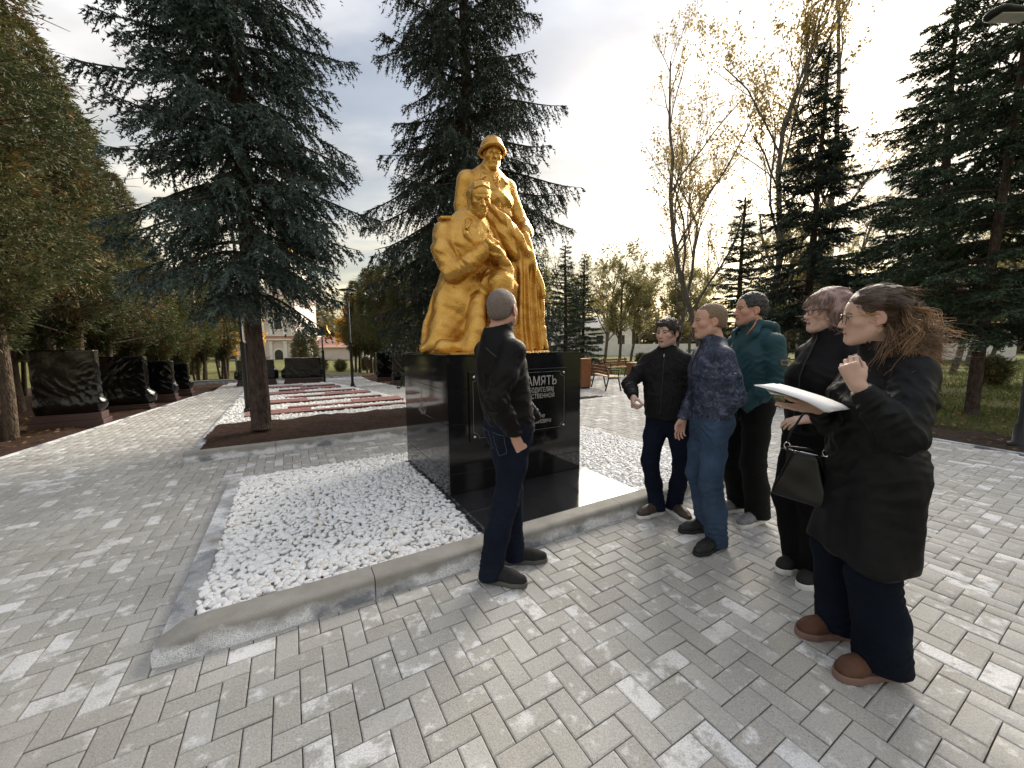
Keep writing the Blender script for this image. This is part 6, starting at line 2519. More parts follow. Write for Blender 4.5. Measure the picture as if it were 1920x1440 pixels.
# ================================================================== TREES
def bark_mat(name, a, b, sc=9):
    t = NT(name)
    p = t.pos('Object')
    mp_ = t.node('ShaderNodeMapping')
    mp_.inputs['Scale'].default_value = (1, 1, 0.35)
    t.l.new(p, mp_.inputs[0])
    v = t.node('ShaderNodeTexVoronoi', feature='DISTANCE_TO_EDGE')
    v.inputs['Scale'].default_value = sc * 3
    t.l.new(mp_.outputs[0], v.inputs['Vector'])
    n = t.noise(sc * 2, 6, 0.65, vec=mp_.outputs[0])
    c = t.ramp(n, [(0.3, a), (0.7, b)])
    t.set(col=c, rough=0.95, spec=0.15)
    t.bump(t.math('ADD', t.math('MULTIPLY', v.outputs['Distance'], 2.0), n), 1.0, 0.02)
    return t.m


def leaf_mat(name, rough=0.6, trans=0.0):
    t = NT(name)
    c = t.attr('tint')
    t.set(col=c, rough=rough, spec=0.3)
    if trans:
        tr = t.node('ShaderNodeBsdfTranslucent')
        t.put(tr.inputs['Color'], c)
        mx = t.node('ShaderNodeMixShader')
        mx.inputs[0].default_value = trans
        out = t.n['Material Output']
        t.l.new(t.b.outputs[0], mx.inputs[1])
        t.l.new(tr.outputs[0], mx.inputs[2])
        t.l.new(mx.outputs[0], out.inputs['Surface'])
    return t.m


M_bark_spruce = bark_mat('spruce bark', (0.035, 0.024, 0.020), (0.115, 0.085, 0.072))
M_bark_thuja = bark_mat('thuja bark', (0.05, 0.035, 0.025), (0.15, 0.115, 0.085))
M_bark_grey = bark_mat('grey bark', (0.07, 0.06, 0.05), (0.22, 0.20, 0.175))
M_needle = leaf_mat('spruce needles', 0.55)
M_scale = leaf_mat('thuja foliage', 0.65, 0.15)
M_leaf = leaf_mat('autumn leaves', 0.6, 0.35)


def unit(v):
    return v / (np.linalg.norm(v, axis=-1, keepdims=True) + 1e-9)


def blades(P, D, Wd, L, w, rg, roll=None):
    """narrow triangles at P along D; returns verts (n*3) and faces"""
    n = len(P)
    s = unit(np.cross(D, rg.normal(size=(n, 3)) if roll is None else roll))
    V = np.empty((n, 3, 3))
    V[:, 0] = P - s * (w * 0.5)[:, None]
    V[:, 1] = P + s * (w * 0.5)[:, None]
    V[:, 2] = P + D * L[:, None]
    return V.reshape(-1, 3), np.arange(n * 3).reshape(-1, 3)


def tubes_np(segs, n=5):
    """segs: list of (points (k,3), radii (k,))"""
    Vs, Fs, b = [], [], 0
    for pts, rad in segs:
        pts = np.asarray(pts, float)
        k = len(pts)
        d = unit(np.gradient(pts, axis=0))
        ref = np.array((0.31, 0.87, 0.12)) if abs(d[0] @ np.array((0, 0, 1))) > 0.8 else np.array((0, 0, 1.0))
        u = unit(np.cross(d, ref))
        w_ = np.cross(d, u)
        a = np.arange(n) * 2 * math.pi / n
        V = pts[:, None] + (u[:, None] * np.cos(a)[None, :, None] + w_[:, None] * np.sin(a)[None, :, None]) * np.asarray(rad)[:, None, None]
        Vs.append(V.reshape(-1, 3))
        i, j = np.meshgrid(np.arange(k - 1), np.arange(n), indexing='ij')
        q0 = b + i * n + j
        q1 = b + i * n + (j + 1) % n
        Fs.append(np.stack([q0, q1, q1 + n, q0 + n], -1).reshape(-1, 4))
        b += k * n
    return np.concatenate(Vs), np.concatenate(Fs)


def trunk_mesh(H, r0, seed, lean=(0, 0), wob=0.03, n=14, top=0.02):
    rg = np.random.default_rng(seed)
    z = np.concatenate([[-0.1, 0.0, 0.06, 0.18], np.linspace(0.4, H, 16)])
    pts = np.stack([lean[0] * (z / H) ** 1.2 + wob * np.sin(z * 0.9 + seed) * (z / H), lean[1] * (z / H) ** 1.2 + wob * np.cos(z * 0.7 + seed) * (z / H), z], 1)
    r = r0 * (1 - np.clip(z / H, 0, 1)) ** 0.8 + top
    r[:4] *= np.array([1.5, 1.35, 1.18, 1.05])
    V, F = tubes_np([(pts, r)], n)
    V[:, :2] += 0.012 * rg.normal(size=(len(V), 2)) * min(1, r0 / 0.15)
    return mesh_np('trunk', V, F, True), pts


def spruce_mesh(seed, H, zb, Rm, cols, gap=0.33, nb=6, step=0.055, droop=0.45, hang=0.5, blade=0.055, bw=0.016, vis_top=99.0, per=3, prof=0.85, tw=1.0, skirt=0.3, up=0.10, gapp=0.12):
    rg = np.random.default_rng(seed)
    cols = np.asarray(cols, float)
    segs, BP, BD, BL, BW_, BC = [], [], [], [], [], []
    z = zb
    while z < H - 0.15:
        fr = (z - zb) / (H - zb)
        L0 = Rm * (1 - fr) ** prof * (skirt + (1 - skirt) * min(1.0, fr / 0.12)) if fr < 0.12 else Rm * (1 - fr) ** prof
        dens = 1.0 if z < vis_top else 0.35
        az0 = rg.uniform(0, 6.28)
        for k in range(nb):
            if rg.random() < gapp:
                continue
            az = az0 + k * 6.283 / nb + rg.normal(0, 0.25)
            L = max(0.18, L0 * rg.uniform(0.62, 1.12))
            zz = z + rg.uniform(-0.5, 0.5) * gap
            dr = droop * rg.uniform(0.7, 1.3) * (1 - 0.75 * fr)
            n = 9
            t = np.linspace(0, 1, n)
            rad = np.array((math.cos(az), math.sin(az), 0))
            side = np.array((-math.sin(az), math.cos(az), 0))
            bendy = rg.normal(0, 0.08) * L
            cur = rad[None] * (L * t)[:, None] + side[None] * (bendy * t ** 2)[:, None]
            cur[:, 2] = zz + L * ((up + 0.35 * fr) * t - dr * t ** 1.7 + 0.30 * dr * t ** 4)
            segs.append((cur, (0.008 + 0.014 * L) * (1 - 0.88 * t)))
            m = max(3, int(L / step * dens))
            for sd_ in (-1, 1):
                tt = np.sort(rg.uniform(0.14 if L > 0.8 else 0.05, 1.0, m))
                p0 = np.stack([np.interp(tt, t, cur[:, a]) for a in range(3)], 1)
                tan = unit(np.stack([np.interp(tt, t, np.gradient(cur[:, a])) for a in range(3)], 1))
                l = (0.10 + 0.34 * L ** 0.75 * (1 - tt) ** 0.7 * np.minimum(1, tt * 3 + 0.2)) * rg.uniform(0.6, 1.2, m) * tw
                hg = hang * rg.uniform(0.3, 1.3, m)
                d = unit(tan * 0.75 + sd_ * side[None] * rg.uniform(0.35, 1.0, m)[:, None] + np.array((0, 0, -1))[None] * hg[:, None])
                # needles along each twig
                nn = np.maximum(2, (l / (0.034 / dens)).astype(int))
                rep = np.repeat(np.arange(m), nn * per)
                u = rg.random(len(rep))
                pp = p0[rep] + d[rep] * (l[rep] * u)[:, None] + np.array((0, 0, -1))[None] * (hg[rep] * 0.25 * l[rep] * u * u)[:, None]
                nd = unit(d[rep] * 0.85 + unit(rg.normal(size=(len(rep), 3))) * 0.75)
                BP.append(pp)
                BD.append(nd)
                BL.append(blade * rg.uniform(0.6, 1.25, len(rep)))
                BW_.append(bw * rg.uniform(0.7, 1.3, len(rep)))
                cw = rg.random(m)
                c = cols[0] + (cols[1] - cols[0]) * cw[:, None] ** 1.5
                BC.append(c[rep] * rg.uniform(0.8, 1.2, len(rep))[:, None])
        z += gap * (1 - 0.35 * fr)
    # leader tuft
    P, D = np.concatenate(BP), np.concatenate(BD)
    L, w_ = np.concatenate(BL), np.concatenate(BW_)
    V, F = blades(P, D, None, L, w_, rg)
    C = np.repeat(np.concatenate(BC), 3, 0)
    mn = mesh_np('needles', V, F, False, C)
    mn.materials.append(M_needle)
    Vb, Fb = tubes_np(segs, 5)
    mb_ = mesh_np('branches', Vb, Fb, True)
    mb_.materials.append(M_bark_spruce)
    return mn, mb_


def thuja_mesh(seed, H, Rm, cols, zb=0.9, n=3600, per=12, stems=3, blade=0.075, shape=0.7):
    rg = np.random.default_rng(seed)
    cols = np.asarray(cols, float)
    segs = []
    stem_pts = []
    for k in range(stems):
        az = k * 6.283 / stems + rg.uniform(-0.5, 0.5)
        b = np.array((math.cos(az), math.sin(az))) * rg.uniform(0.08, 0.22)
        t = np.linspace(0, 1, 12)
        sp = rg.uniform(0.15, 0.45)
        pts = np.stack([b[0] * (1 + sp * 3 * t) + 0.05 * np.sin(t * 7 + k), b[1] * (1 + sp * 3 * t) + 0.05 * np.cos(t * 6 + k), H * rg.uniform(0.8, 0.95) * t - 0.05], 1)
        segs.append((pts, (0.085 * rg.uniform(0.7, 1.2)) * (1 - 0.85 * t) * (H / 7)))
        stem_pts.append(pts)
    # sprays
    zz = zb + (H - zb) * rg.beta(1.15, 1.35, n)
    fr = (zz - zb) / (H - zb)
    rr = Rm * (np.clip(fr / 0.15, 0.25, 1)) * (1 - fr ** 2.2) ** shape * (0.78 + 0.22 * np.sin(zz * 3.1 + seed))
    az = rg.uniform(0, 6.283, n)
    lob = 0.76 + 0.24 * np.sin(az * 3 + zz * 1.7 + seed) * np.cos(zz * 2.6 - az)
    r = rr * lob * rg.beta(3.2, 1.3, n) * rg.uniform(0.85, 1.12, n)
    P = np.stack([r * np.cos(az), r * np.sin(az), zz], 1)
    out = np.stack([np.cos(az), np.sin(az), np.full(n, 0.35)], 1)
    d0 = unit(out + rg.normal(size=(n, 3)) * 0.45 + np.array((0, 0, -0.25)))
    sdv = unit(np.cross(d0, rg.normal(size=(n, 3))))
    rep = np.repeat(np.arange(n), per)
    u = rg.random(len(rep))
    fan = rg.uniform(-1, 1, len(rep))
    pp = P[rep] + d0[rep] * (0.20 * u - 0.03)[:, None] + sdv[rep] * (fan * 0.10 * u)[:, None] + np.array((0, 0, -0.05))[None] * (u ** 2)[:, None]
    dd = unit(d0[rep] + sdv[rep] * fan[:, None] * 0.9 + rg.normal(size=(len(rep), 3)) * 0.2)
    V, F = blades(pp, dd, None, blade * rg.uniform(0.6, 1.3, len(rep)), 0.024 * rg.uniform(0.7, 1.3, len(rep)), rg)
    tone = 0.5 + 0.32 * np.sin(P[:, 0] * 2.9 + 1.7 * np.sin(P[:, 2] * 1.3 + seed)) * np.cos(P[:, 1] * 2.7 + P[:, 2] * 1.9) + 0.25 * rg.normal(size=n)
    c = cols[0] + (cols[1] - cols[0]) * np.clip(tone, 0, 1)[:, None]
    dry = (np.sin(P[:, 2] * 2.3 + az * 2 + seed) + rg.normal(0, 0.5, n)) > 1.05           # sprays turned brown
    c[dry] = np.array((0.20, 0.125, 0.045)) * rg.uniform(0.6, 1.1, dry.sum())[:, None]
    C = np.repeat(c[rep] * rg.uniform(0.7, 1.3, len(rep))[:, None], 3, 0)
    mn = mesh_np('foliage', V, F, False, C)
    mn.materials.append(M_scale)
    for k in range(60):                                   # inner branches
        sp = stem_pts[rg.integers(0, stems)]
        i = rg.integers(3, 11)
        a = rg.uniform(0, 6.283)
        e_ = sp[i] + np.array((math.cos(a) * Rm * 0.7, math.sin(a) * Rm * 0.7, 0.25))
        segs.append((np.linspace(sp[i], e_, 4), np.array((0.018, 0.013, 0.009, 0.004))))
    Vb, Fb = tubes_np(segs, 8)
    ms = mesh_np('stem', Vb, Fb, True)
    ms.materials.append(M_bark_thuja)
    return mn, ms


def decid_mesh(seed, H, cols, leaves=2600, spread=0.35, r0=0.13, lsize=0.075, levels=4, fork=0.25, crown0=0.25, leaf_lo=0.3):
    """open crowned deciduous tree: returns wood and leaves"""
    rg = np.random.default_rng(seed)
    cols = np.asarray(cols, float)
    segs, tips = [], []

    def grow(p, d, L, r, lev):
        n = 7
        pts = [p.copy()]
        dd = d.copy()
        for i in range(n - 1):
            dd = unit(dd + rg.normal(size=3) * 0.09 + np.array((0, 0, 0.045)))
            pts.append(pts[-1] + dd * L / (n - 1))
        pts = np.array(pts)
        rad = r * np.linspace(1, 0.55 if lev < levels else 0.15, n)
        segs.append((pts, rad))
        if lev >= levels - 1:
            tips.append(pts)
        if lev < levels:
            k = {0: 7, 1: 6, 2: 5, 3: 4}.get(lev, 3)
            for q in range(k):
                t = rg.uniform(crown0 if lev == 0 else 0.25, 1.0)
                i = min(n - 2, int(t * (n - 1)))
                base = pts[i] + (pts[i + 1] - pts[i]) * (t * (n - 1) - i)
                a = rg.uniform(0, 6.283)
                s1 = unit(np.cross(dd, rg.normal(size=3)))
                nd = unit(dd * (1 - spread) + s1 * spread * rg.uniform(0.8, 1.5) + np.array((0, 0, 0.12)))
                grow(base, nd, L * rg.uniform(0.34, 0.58), r * 0.45 * (1.1 - 0.5 * t), lev + 1)
            if lev == 0 and fork:
                grow(pts[-1], unit(dd + rg.normal(size=3) * 0.2), L * 0.45, r * 0.5, lev + 1)
    grow(np.array((0.0, 0.0, -0.1)), unit(np.array((rg.normal(0, 0.05), rg.normal(0, 0.05), 1.0))), H * 0.72, r0, 0)
    V, F = tubes_np(segs, 5)
    mw = mesh_np('trunk', V, F, True)
    mw.materials.append(M_bark_grey)
    tp = np.concatenate(tips)
    tp = tp[tp[:, 2] > leaf_lo * H]
    idx = rg.integers(0, len(tp), leaves)
    P = tp[idx] + rg.normal(size=(leaves, 3)) * 0.07
    D = unit(rg.normal(size=(leaves, 3)) + np.array((0, 0, -0.4)))
    s = unit(np.cross(D, rg.normal(size=(leaves, 3))))
    L = lsize * rg.uniform(0.6, 1.3, leaves)
    Q = np.empty((leaves, 4, 3))
    Q[:, 0] = P
    Q[:, 1] = P + D * (L * 0.5)[:, None] + s * (L * 0.38)[:, None]
    Q[:, 2] = P + D * L[:, None]
    Q[:, 3] = P + D * (L * 0.5)[:, None] - s * (L * 0.38)[:, None]
    c = cols[0] + (cols[1] - cols[0]) * rg.random(leaves)[:, None]
    ml = mesh_np('foliage', Q.reshape(-1, 3), np.arange(leaves * 4).reshape(-1, 4), False, np.repeat(c, 4, 0))
    ml.materials.append(M_leaf)
    return mw, ml


def plant_tree(name, label, cat, loc, parts, rz=0.0, sc=1.0, group=None, sz=None):
    t = thing(name, label, cat, loc, rz, group)
    t.scale = (sc, sc, sz or sc)
    for nm, me in parts:
        o = bpy.data.objects.new(nm, me)
        COL.objects.link(o)
        o.parent = t
        if nm == 'branches':
            o['kind'] = 'stuff'
    return t


def with_mat(me, m):
    if len(me.materials) == 0:
        me.materials.append(m)
    return me


# --- blue spruce in the bed left of the monument
BLUE = [(0.022, 0.036, 0.030), (0.130, 0.185, 0.165)]
DARK = [(0.020, 0.030, 0.022), (0.072, 0.100, 0.072)]
GREEN = [(0.024, 0.040, 0.023), (0.085, 0.130, 0.070)]
tm, _ = trunk_mesh(12.5, 0.115, 3)
with_mat(tm, M_bark_spruce)
nd, br = spruce_mesh(101, 12.5, 2.35, 2.0, BLUE, gap=0.26, nb=7, step=0.052, droop=0.85, hang=0.90, blade=0.058, bw=0.021, vis_top=7.0, per=3, prof=0.45, skirt=0.62, tw=1.3, up=0.20, gapp=0.10)
plant_tree('spruce_tree', 'big blue spruce in the mulch bed left of the monument', 'spruce', W(0.18, 5.38, 0.05), [('trunk', tm), ('branches', br), ('crown', nd)], 0.6)
# --- dark spruce behind the statue
tm2, _ = trunk_mesh(14.5, 0.155, 5)
with_mat(tm2, M_bark_spruce)
nd2, br2 = spruce_mesh(202, 14.5, 1.9, 2.75, DARK, gap=0.34, nb=7, step=0.060, droop=0.80, hang=1.15, blade=0.066, bw=0.022, vis_top=9.2, per=3, prof=0.62, skirt=0.8, tw=1.35)
plant_tree('spruce_tree', 'tall dark drooping spruce right behind the golden statue', 'spruce', (-0.95, 8.9, 0), [('trunk', tm2), ('branches', br2), ('crown', nd2)], 2.2)
# --- spruces on the right
tm3, _ = trunk_mesh(11.0, 0.11, 8, (0.35, 0.1))
with_mat(tm3, M_bark_spruce)
nd3, br3 = spruce_mesh(303, 11.0, 1.9, 2.5, DARK, gap=0.38, nb=6, step=0.066, droop=0.36, hang=0.5, tw=1.2, gapp=0.18, blade=0.085, bw=0.030, per=3, prof=0.8, skirt=0.9, up=0.14)
nd4, br4 = spruce_mesh(404, 11.0, 2.4, 2.9, GREEN, gap=0.44, nb=6, step=0.066, droop=0.32, hang=0.40, tw=1.2, gapp=0.20, blade=0.085, bw=0.030, per=3, prof=0.7, skirt=0.9, up=0.05)
nd5, br5 = spruce_mesh(505, 6.2, 0.25, 1.75, GREEN, gap=0.30, nb=7, step=0.075, droop=0.28, hang=0.25, blade=0.075, bw=0.024, per=3, prof=0.85, skirt=0.95, up=0.08)
tm5, _ = trunk_mesh(6.2, 0.09, 9)
with_mat(tm5, M_bark_spruce)
pA = [('trunk', tm3), ('branches', br3), ('crown', nd3)]
pB = [('trunk', tm3), ('branches', br4), ('crown', nd4)]
pC = [('trunk', tm5), ('branches', br5), ('crown', nd5)]
plant_tree('spruce_tree', 'dark ragged spruce above the teal jacketed man', 'spruce', (10.6, 14.0, 0), pA, 0.3, 1.05, 'spruces on the right lawn')
plant_tree('spruce_tree', 'tallest pointed spruce above the long haired woman', 'spruce', (11.7, 10.6, 0), pB, 1.9, 1.0, 'spruces on the right lawn')
plant_tree('spruce_tree', 'leaning spruce with bare dark trunk at the right edge of the lawn', 'spruce', (8.97, 7.41, 0), pB, 4.1, 0.74, 'spruces on the right lawn')
plant_tree('spruce_tree', 'spruce cut by the right border of the picture', 'spruce', (13.6, 8.9, 0), pA, 2.5, 0.9, 'spruces on the right lawn')
plant_tree('spruce_tree', 'spruce further back between the two women and the lamp', 'spruce', (15.4, 15.2, 0), pA, 5.2, 0.95, 'spruces on the right lawn')
plant_tree('spruce_tree', 'short dense cone shaped spruce behind the man in charcoal jacket', 'spruce', (7.7, 13.2, 0), pC, 0.0, 1.0)
plant_tree('spruce_tree', 'small dense spruce behind the woman with mauve bob', 'spruce', (9.2, 11.6, 0), pC, 2.0, 0.62)
plant_tree('spruce_tree', 'loose green conifer just right of the pedestal', 'spruce', (2.15, 15.5, 0), pC, 3.0, 0.92, None, 0.85)
plant_tree('spruce_tree', 'second green conifer behind the right corner of the pedestal', 'spruce', (3.6, 19.5, 0), pC, 4.4, 0.9)

# --- thuja hedge trees on the left
OLIVE = [(0.040, 0.055, 0.024), (0.150, 0.150, 0.060)]
OLIVE2 = [(0.065, 0.085, 0.028), (0.175, 0.175, 0.060)]
f1, s1 = thuja_mesh(11, 9.0, 1.85, OLIVE, 1.45, 7600, 12)
f2, s2 = thuja_mesh(12, 7.6, 1.55, OLIVE, 1.45, 5800, 12)
f3, s3 = thuja_mesh(13, 5.2, 1.15, OLIVE2, 0.9, 3600, 11, 4)
tA = [('stem', s1), ('foliage', f1)]
tB = [('stem', s2), ('foliage', f2)]
tC = [('stem', s3), ('foliage', f3)]
G = 'thuja trees along the left path'
for k, (x, y, pt, sc, rz, lab) in enumerate([
        (-3.55, 7.35, tA, 1.05, 0.3, 'tall thuja in front of the first wrapped slab at the left edge'),
        (-3.45, 9.35, tB, 1.02, 1.3, 'tall thuja between the first and second wrapped slabs'),
        (-3.35, 10.85, tB, 0.92, 2.9, 'thuja between the second and third wrapped slabs'),
        (-3.15, 12.3, tB, 0.80, 4.0, 'thuja behind the third wrapped slab'),
        (-3.0, 14.0, tC, 0.92, 0.8, 'thuja just past the last wrapped slab on the left'),
        (-2.8, 15.8, tC, 0.80, 2.0, 'small thuja near the end of the left row'),
        (-2.5, 17.6, tC, 0.95, 3.0, 'light green thuja past the end of the left path'),
        (-2.0, 19.6, tC, 0.95, 4.1, 'last thuja of the left row beside the yellow trees')]):
    plant_tree('thuja_tree', lab, 'thuja', W(x, y, 0), pt, rz, sc, G)
for k, (x, y, pt, sc, rz) in enumerate([(-5.4, 7.8, tA, 1.0, 2.2), (-5.3, 9.8, tA, 0.95, 3.9), (-5.2, 11.6, tB, 1.0, 5.0), (-5.0, 13.4, tB, 0.9, 0.2), (-4.9, 15.2, tB, 0.8, 1.0), (-7.2, 9.0, tA, 1.05, 1.1), (-7.2, 12.4, tA, 0.9, 4.4), (-6.6, 15.5, tA, 0.75, 3.3)]):
    plant_tree('thuja_tree', 'thuja in the rear rows deep behind the wrapped slabs on the left', 'thuja', W(x, y, 0), pt, rz, sc, 'rear thuja trees on the left')
ORD = ['first', 'second', 'third', 'fourth', 'fifth', 'sixth', 'seventh', 'eighth', 'ninth', 'tenth']


def RANK(x, y, lst):
    return sorted([a[0] / a[1] for a in lst]).index(x / y)


RT = [(4.7, 14.2, tC, 0.95, 0.0), (4.55, 15.9, tC, 1.0, 1.2), (4.5, 17.6, tC, 1.02, 2.4), (4.4, 19.4, tC, 1.05, 3.6), (6.3, 13.0, tC, 1.0, 4.4), (6.2, 15.5, tB, 0.8, 5.5), (6.3, 18.2, tB, 0.8, 0.7), (7.6, 12.0, tC, 0.9, 1.5), (3.9, 20.6, tC, 0.95, 2.8)]
WT = [W(a[0], a[1])[:2] for a in RT]
for k, (x, y, pt, sc, rz) in enumerate(RT):
    plant_tree('thuja_tree', 'thuja between the blue spruce and the statue, %s from the left of its group' % ORD[RANK(*WT[k], WT)], 'thuja', W(x, y, 0), pt, rz, sc, 'thuja trees right of the far memorial')

# --- autumn trees
GOLD = [(0.20, 0.155, 0.050), (0.52, 0.38, 0.13)]
PALE = [(0.16, 0.155, 0.065), (0.42, 0.37, 0.17)]
FIRE = [(0.50, 0.24, 0.03), (0.80, 0.50, 0.08)]
w1, l1 = decid_mesh(21, 15.0, GOLD, 4200, 0.34, 0.15, 0.11, 4)
w2, l2 = decid_mesh(22, 13.5, GOLD, 4800, 0.30, 0.14, 0.11, 4)
w3, l3 = decid_mesh(23, 6.0, PALE, 5200, 0.42, 0.10, 0.13, 4, crown0=0.2, leaf_lo=0.15)
w4, l4 = decid_mesh(24, 4.5, FIRE, 4600, 0.42, 0.08, 0.16, 4, crown0=0.15, leaf_lo=0.1)
w5, l5 = decid_mesh(25, 8.0, GOLD, 900, 0.40, 0.13, 0.10, 4)
d1 = [('trunk', w1), ('crown', l1)]
d2 = [('trunk', w2), ('crown', l2)]
d3 = [('trunk', w3), ('crown', l3)]
d4 = [('trunk', w4), ('crown', l4)]
d5 = [('trunk', w5), ('crown', l5)]
plant_tree('poplar_tree', 'tall thin leafed poplar left of the other poplars, behind the charcoal jacketed man', 'poplar', (9.6, 19.0, 0), d1, 0.4, 1.0)
plant_tree('poplar_tree', 'tall poplar with golden leaves behind the dense small spruce', 'poplar', (11.6, 18.0, 0), d2, 1.2, 1.08)
plant_tree('poplar_tree', 'slender poplar leaning right beside the ragged spruce', 'poplar', (13.2, 19.0, 0), d1, 2.6, 1.05)
plant_tree('poplar_tree', 'lower golden leaved poplar nearest the bright sky', 'poplar', (9.4, 22.0, 0), d2, 3.6, 0.85)
k = 0
FT = [(4.7, 26, d3, 1.0, 0), (6.6, 24, d3, 1.05, 1), (8.3, 27, d3, 1.1, 2), (10.4, 25, d3, 1.0, 3), (12.6, 27, d3, 1.1, 4), (3.2, 30, d3, 1.2, 5), (7.5, 31, d5, 1.0, 0.3), (5.4, 33, d5, 1.05, 2.3)]
for (x, y, pt, sc, rz) in FT:
    plant_tree('fruit_tree', 'small pale leaved tree beyond the benches, %s from the left of its group' % ORD[RANK(x, y, FT)], 'tree', (x, y, 0), pt, rz, sc, 'small trees beyond the benches')
BT = [(17, 20, d5, 1.0, 0), (19.5, 17, d5, 0.95, 1.2), (22, 21, d5, 1.1, 2.2), (15.5, 22, d3, 1.2, 0.6), (19, 25, d3, 1.3, 3.1), (24, 16, d5, 1.0, 4.0), (21, 13, d5, 0.8, 5.0), (26, 22, d3, 1.2, 1.0), (18, 14.5, d3, 0.85, 2)]
for (x, y, pt, sc, rz) in BT:
    plant_tree('bare_tree', 'half bare tree behind the right hand spruces, %s from the left of its group' % ORD[RANK(x, y, BT)], 'tree', (x, y, 0), pt, rz, sc, 'half bare trees on the right')
for (x, y, sc, rz) in [(-17.5, 24.5, 1.0, 0), (-20.5, 27, 1.1, 1.5), (-16.2, 21.8, 0.55, 0.7), (-18.2, 21.5, 0.6, 2.7)]:
    plant_tree('maple_tree', 'bright yellow orange %s at the end of the left thuja row' % {1.0: 'tree', 1.1: 'taller tree', 0.55: 'bush nearest the lamp', 0.6: 'bush left of the lamps'}[sc], 'tree', (x, y, 0), d4, rz, sc, 'yellow trees on the left')
for (x, y, sc, rz) in [(-9.6, 24.5, 0.95, 2.5), (-8.4, 26.5, 1.05, 3.5), (-7.2, 25.5, 0.85, 0.5)]:
    plant_tree('maple_tree', 'bright yellow orange tree by the far lamps, %s of the three' % {0.95: 'leftmost', 1.05: 'middle', 0.85: 'rightmost'}[sc], 'tree', (x, y, 0), d4, rz, sc, 'yellow trees by the far lamps')
far = [(-46, 52), (-40, 48), (-36, 55), (-15, 60), (-9, 52), (-4, 56), (1, 50), (7, 55), (12, 48), (18, 54), (24, 50), (30, 46), (37, 50), (44, 42), (50, 36), (34, 30), (40, 24), (46, 18), (-52, 40), (-48, 30), (-30, 26), (-28, 20), (-36, 16), (-24, 15)]
for i, (x, y) in enumerate(far):
    plant_tree('far_tree', 'tree in the far line behind the park', 'tree', (x, y, 0), [d3, d5, d3, tB][i % 4], i * 1.3, [1.5, 1.2, 1.4, 1.0][i % 4], 'far trees behind the park')

# ================================================================== BACKGROUND THINGS
# ------------------------------------------------------------------ slabs wrapped in black plastic
def plastic_mat():
    t = NT('black plastic film')
    p = t.pos('Object')
    t.set(col=(0.003, 0.003, 0.0035), rough=0.16, spec=0.5)
    h = t.math('ADD', t.noise(4, 4, 0.5, vec=p, dist=2.5), t.math('MULTIPLY', t.noise(13, 3, vec=p, dist=2.0), 0.5))
    t.bump(h, 0.35, 0.010)
    return t.m


M_plastic = plastic_mat()
M_brown = simple('brown granite', (0.075, 0.042, 0.036), 0.45, 0.25, 60)
M_brown2 = simple('red brown plinth', (0.12, 0.06, 0.05), 0.6, 0.25, 40)


def wrapped_slab(x1, y, w, h, d, label, seed, ph=0.2, group='slabs wrapped in black plastic'):
    """x1,y: front right foot in bed coordinates"""
    t = thing('wrapped_slab', label, 'wrapped slab', W(x1 - w / 2, y + d / 2, 0), TH, group)
    mb = MB()
    mb.box((-w / 2 - 0.03, -d / 2 - 0.10, -0.05), (w / 2 + 0.03, d / 2 + 0.08, ph * 0.45), None, 0.006)
    mb.build('plinth_step', M_brown, t)
    mb = MB()
    mb.box((-w / 2, -d / 2 - 0.05, ph * 0.45), (w / 2, d / 2 + 0.04, ph), None, 0.006)
    mb.build('plinth', M_brown, t)
    S = Sculpt((-w / 2 - 0.12, -d / 2 - 0.14, ph - 0.05), (w / 2 + 0.12, d / 2 + 0.14, h + 0.08), 0.014)
    S.box((0, 0, (ph + h) / 2), (w / 2 - 0.03, d / 2 - 0.01, (h - ph) / 2), None, 0.012, 0.02)
    S.rc((-w / 2 + 0.10, 0, ph + 0.16), (w / 2 - 0.06, 0, ph + 0.16), d / 2 - 0.01 + 0.03 * (seed == 2), d / 2 - 0.01 + 0.05 * (seed == 2), 0.10)
    S.cut((0, 0, -1), -(ph - 0.01))
    P, Q = S.mesh(1)
    N = normals(P, Q)
    dd = 0.003 * Waves(seed, 2.2)(P) + folds(P, (w * 0.3, -d / 2, (ph + h) * 0.35), (0.6, 0, 1), 0.13, 0.010, 0.18, seed) + folds(P, (-w * 0.25, -d / 2, (ph + h) * 0.4), (1, 0, 0.5), 0.14, 0.010, 0.18, seed + 1) \
        + folds(P, (w * 0.5, 0, h * 0.6), (0.2, 0.4, 1), 0.12, 0.012, 0.22, seed + 2) + folds(P, (0, -d / 2, h * 0.8), (0.7, 0, -1), 0.16, 0.007, 0.22, seed + 3)
    P = P + N * dd[:, None]
    obj('plastic_wrap', mesh_np('plastic_wrap', P, Q, True), M_plastic, t)
    # cord round the film
    return t


wrapped_slab(-2.55, 8.12, 0.92, 1.44, 0.26, 'nearest and largest slab wrapped in black plastic beside the left path', 1, 0.24)
wrapped_slab(-2.34, 10.15, 0.92, 1.26, 0.28, 'second slab in black plastic from the left edge, bulging at its foot', 2, 0.12)
wrapped_slab(-2.10, 11.40, 0.80, 1.10, 0.26, 'third slab in black plastic along the left path', 3, 0.20)
wrapped_slab(-2.02, 12.85, 0.78, 0.98, 0.26, 'fourth and farthest slab in black plastic along the left path', 4, 0.18)
wrapped_slab(4.75, 12.6, 0.75, 1.28, 0.26, 'slab in black plastic just left of the pedestal', 5, 0.12)
wrapped_slab(4.42, 14.0, 0.75, 1.18, 0.26, 'slab in black plastic under the thujas between the lamp and the pedestal', 6, 0.14)
wrapped_slab(1.75, 14.75, 1.3, 1.0, 0.5, 'wide low block in black plastic at the far end of the memorial', 7, 0.22)
wrapped_slab(0.15, 14.95, 1.2, 0.95, 0.5, 'low block in black plastic half hidden by the spruce trunk', 8, 0.22)

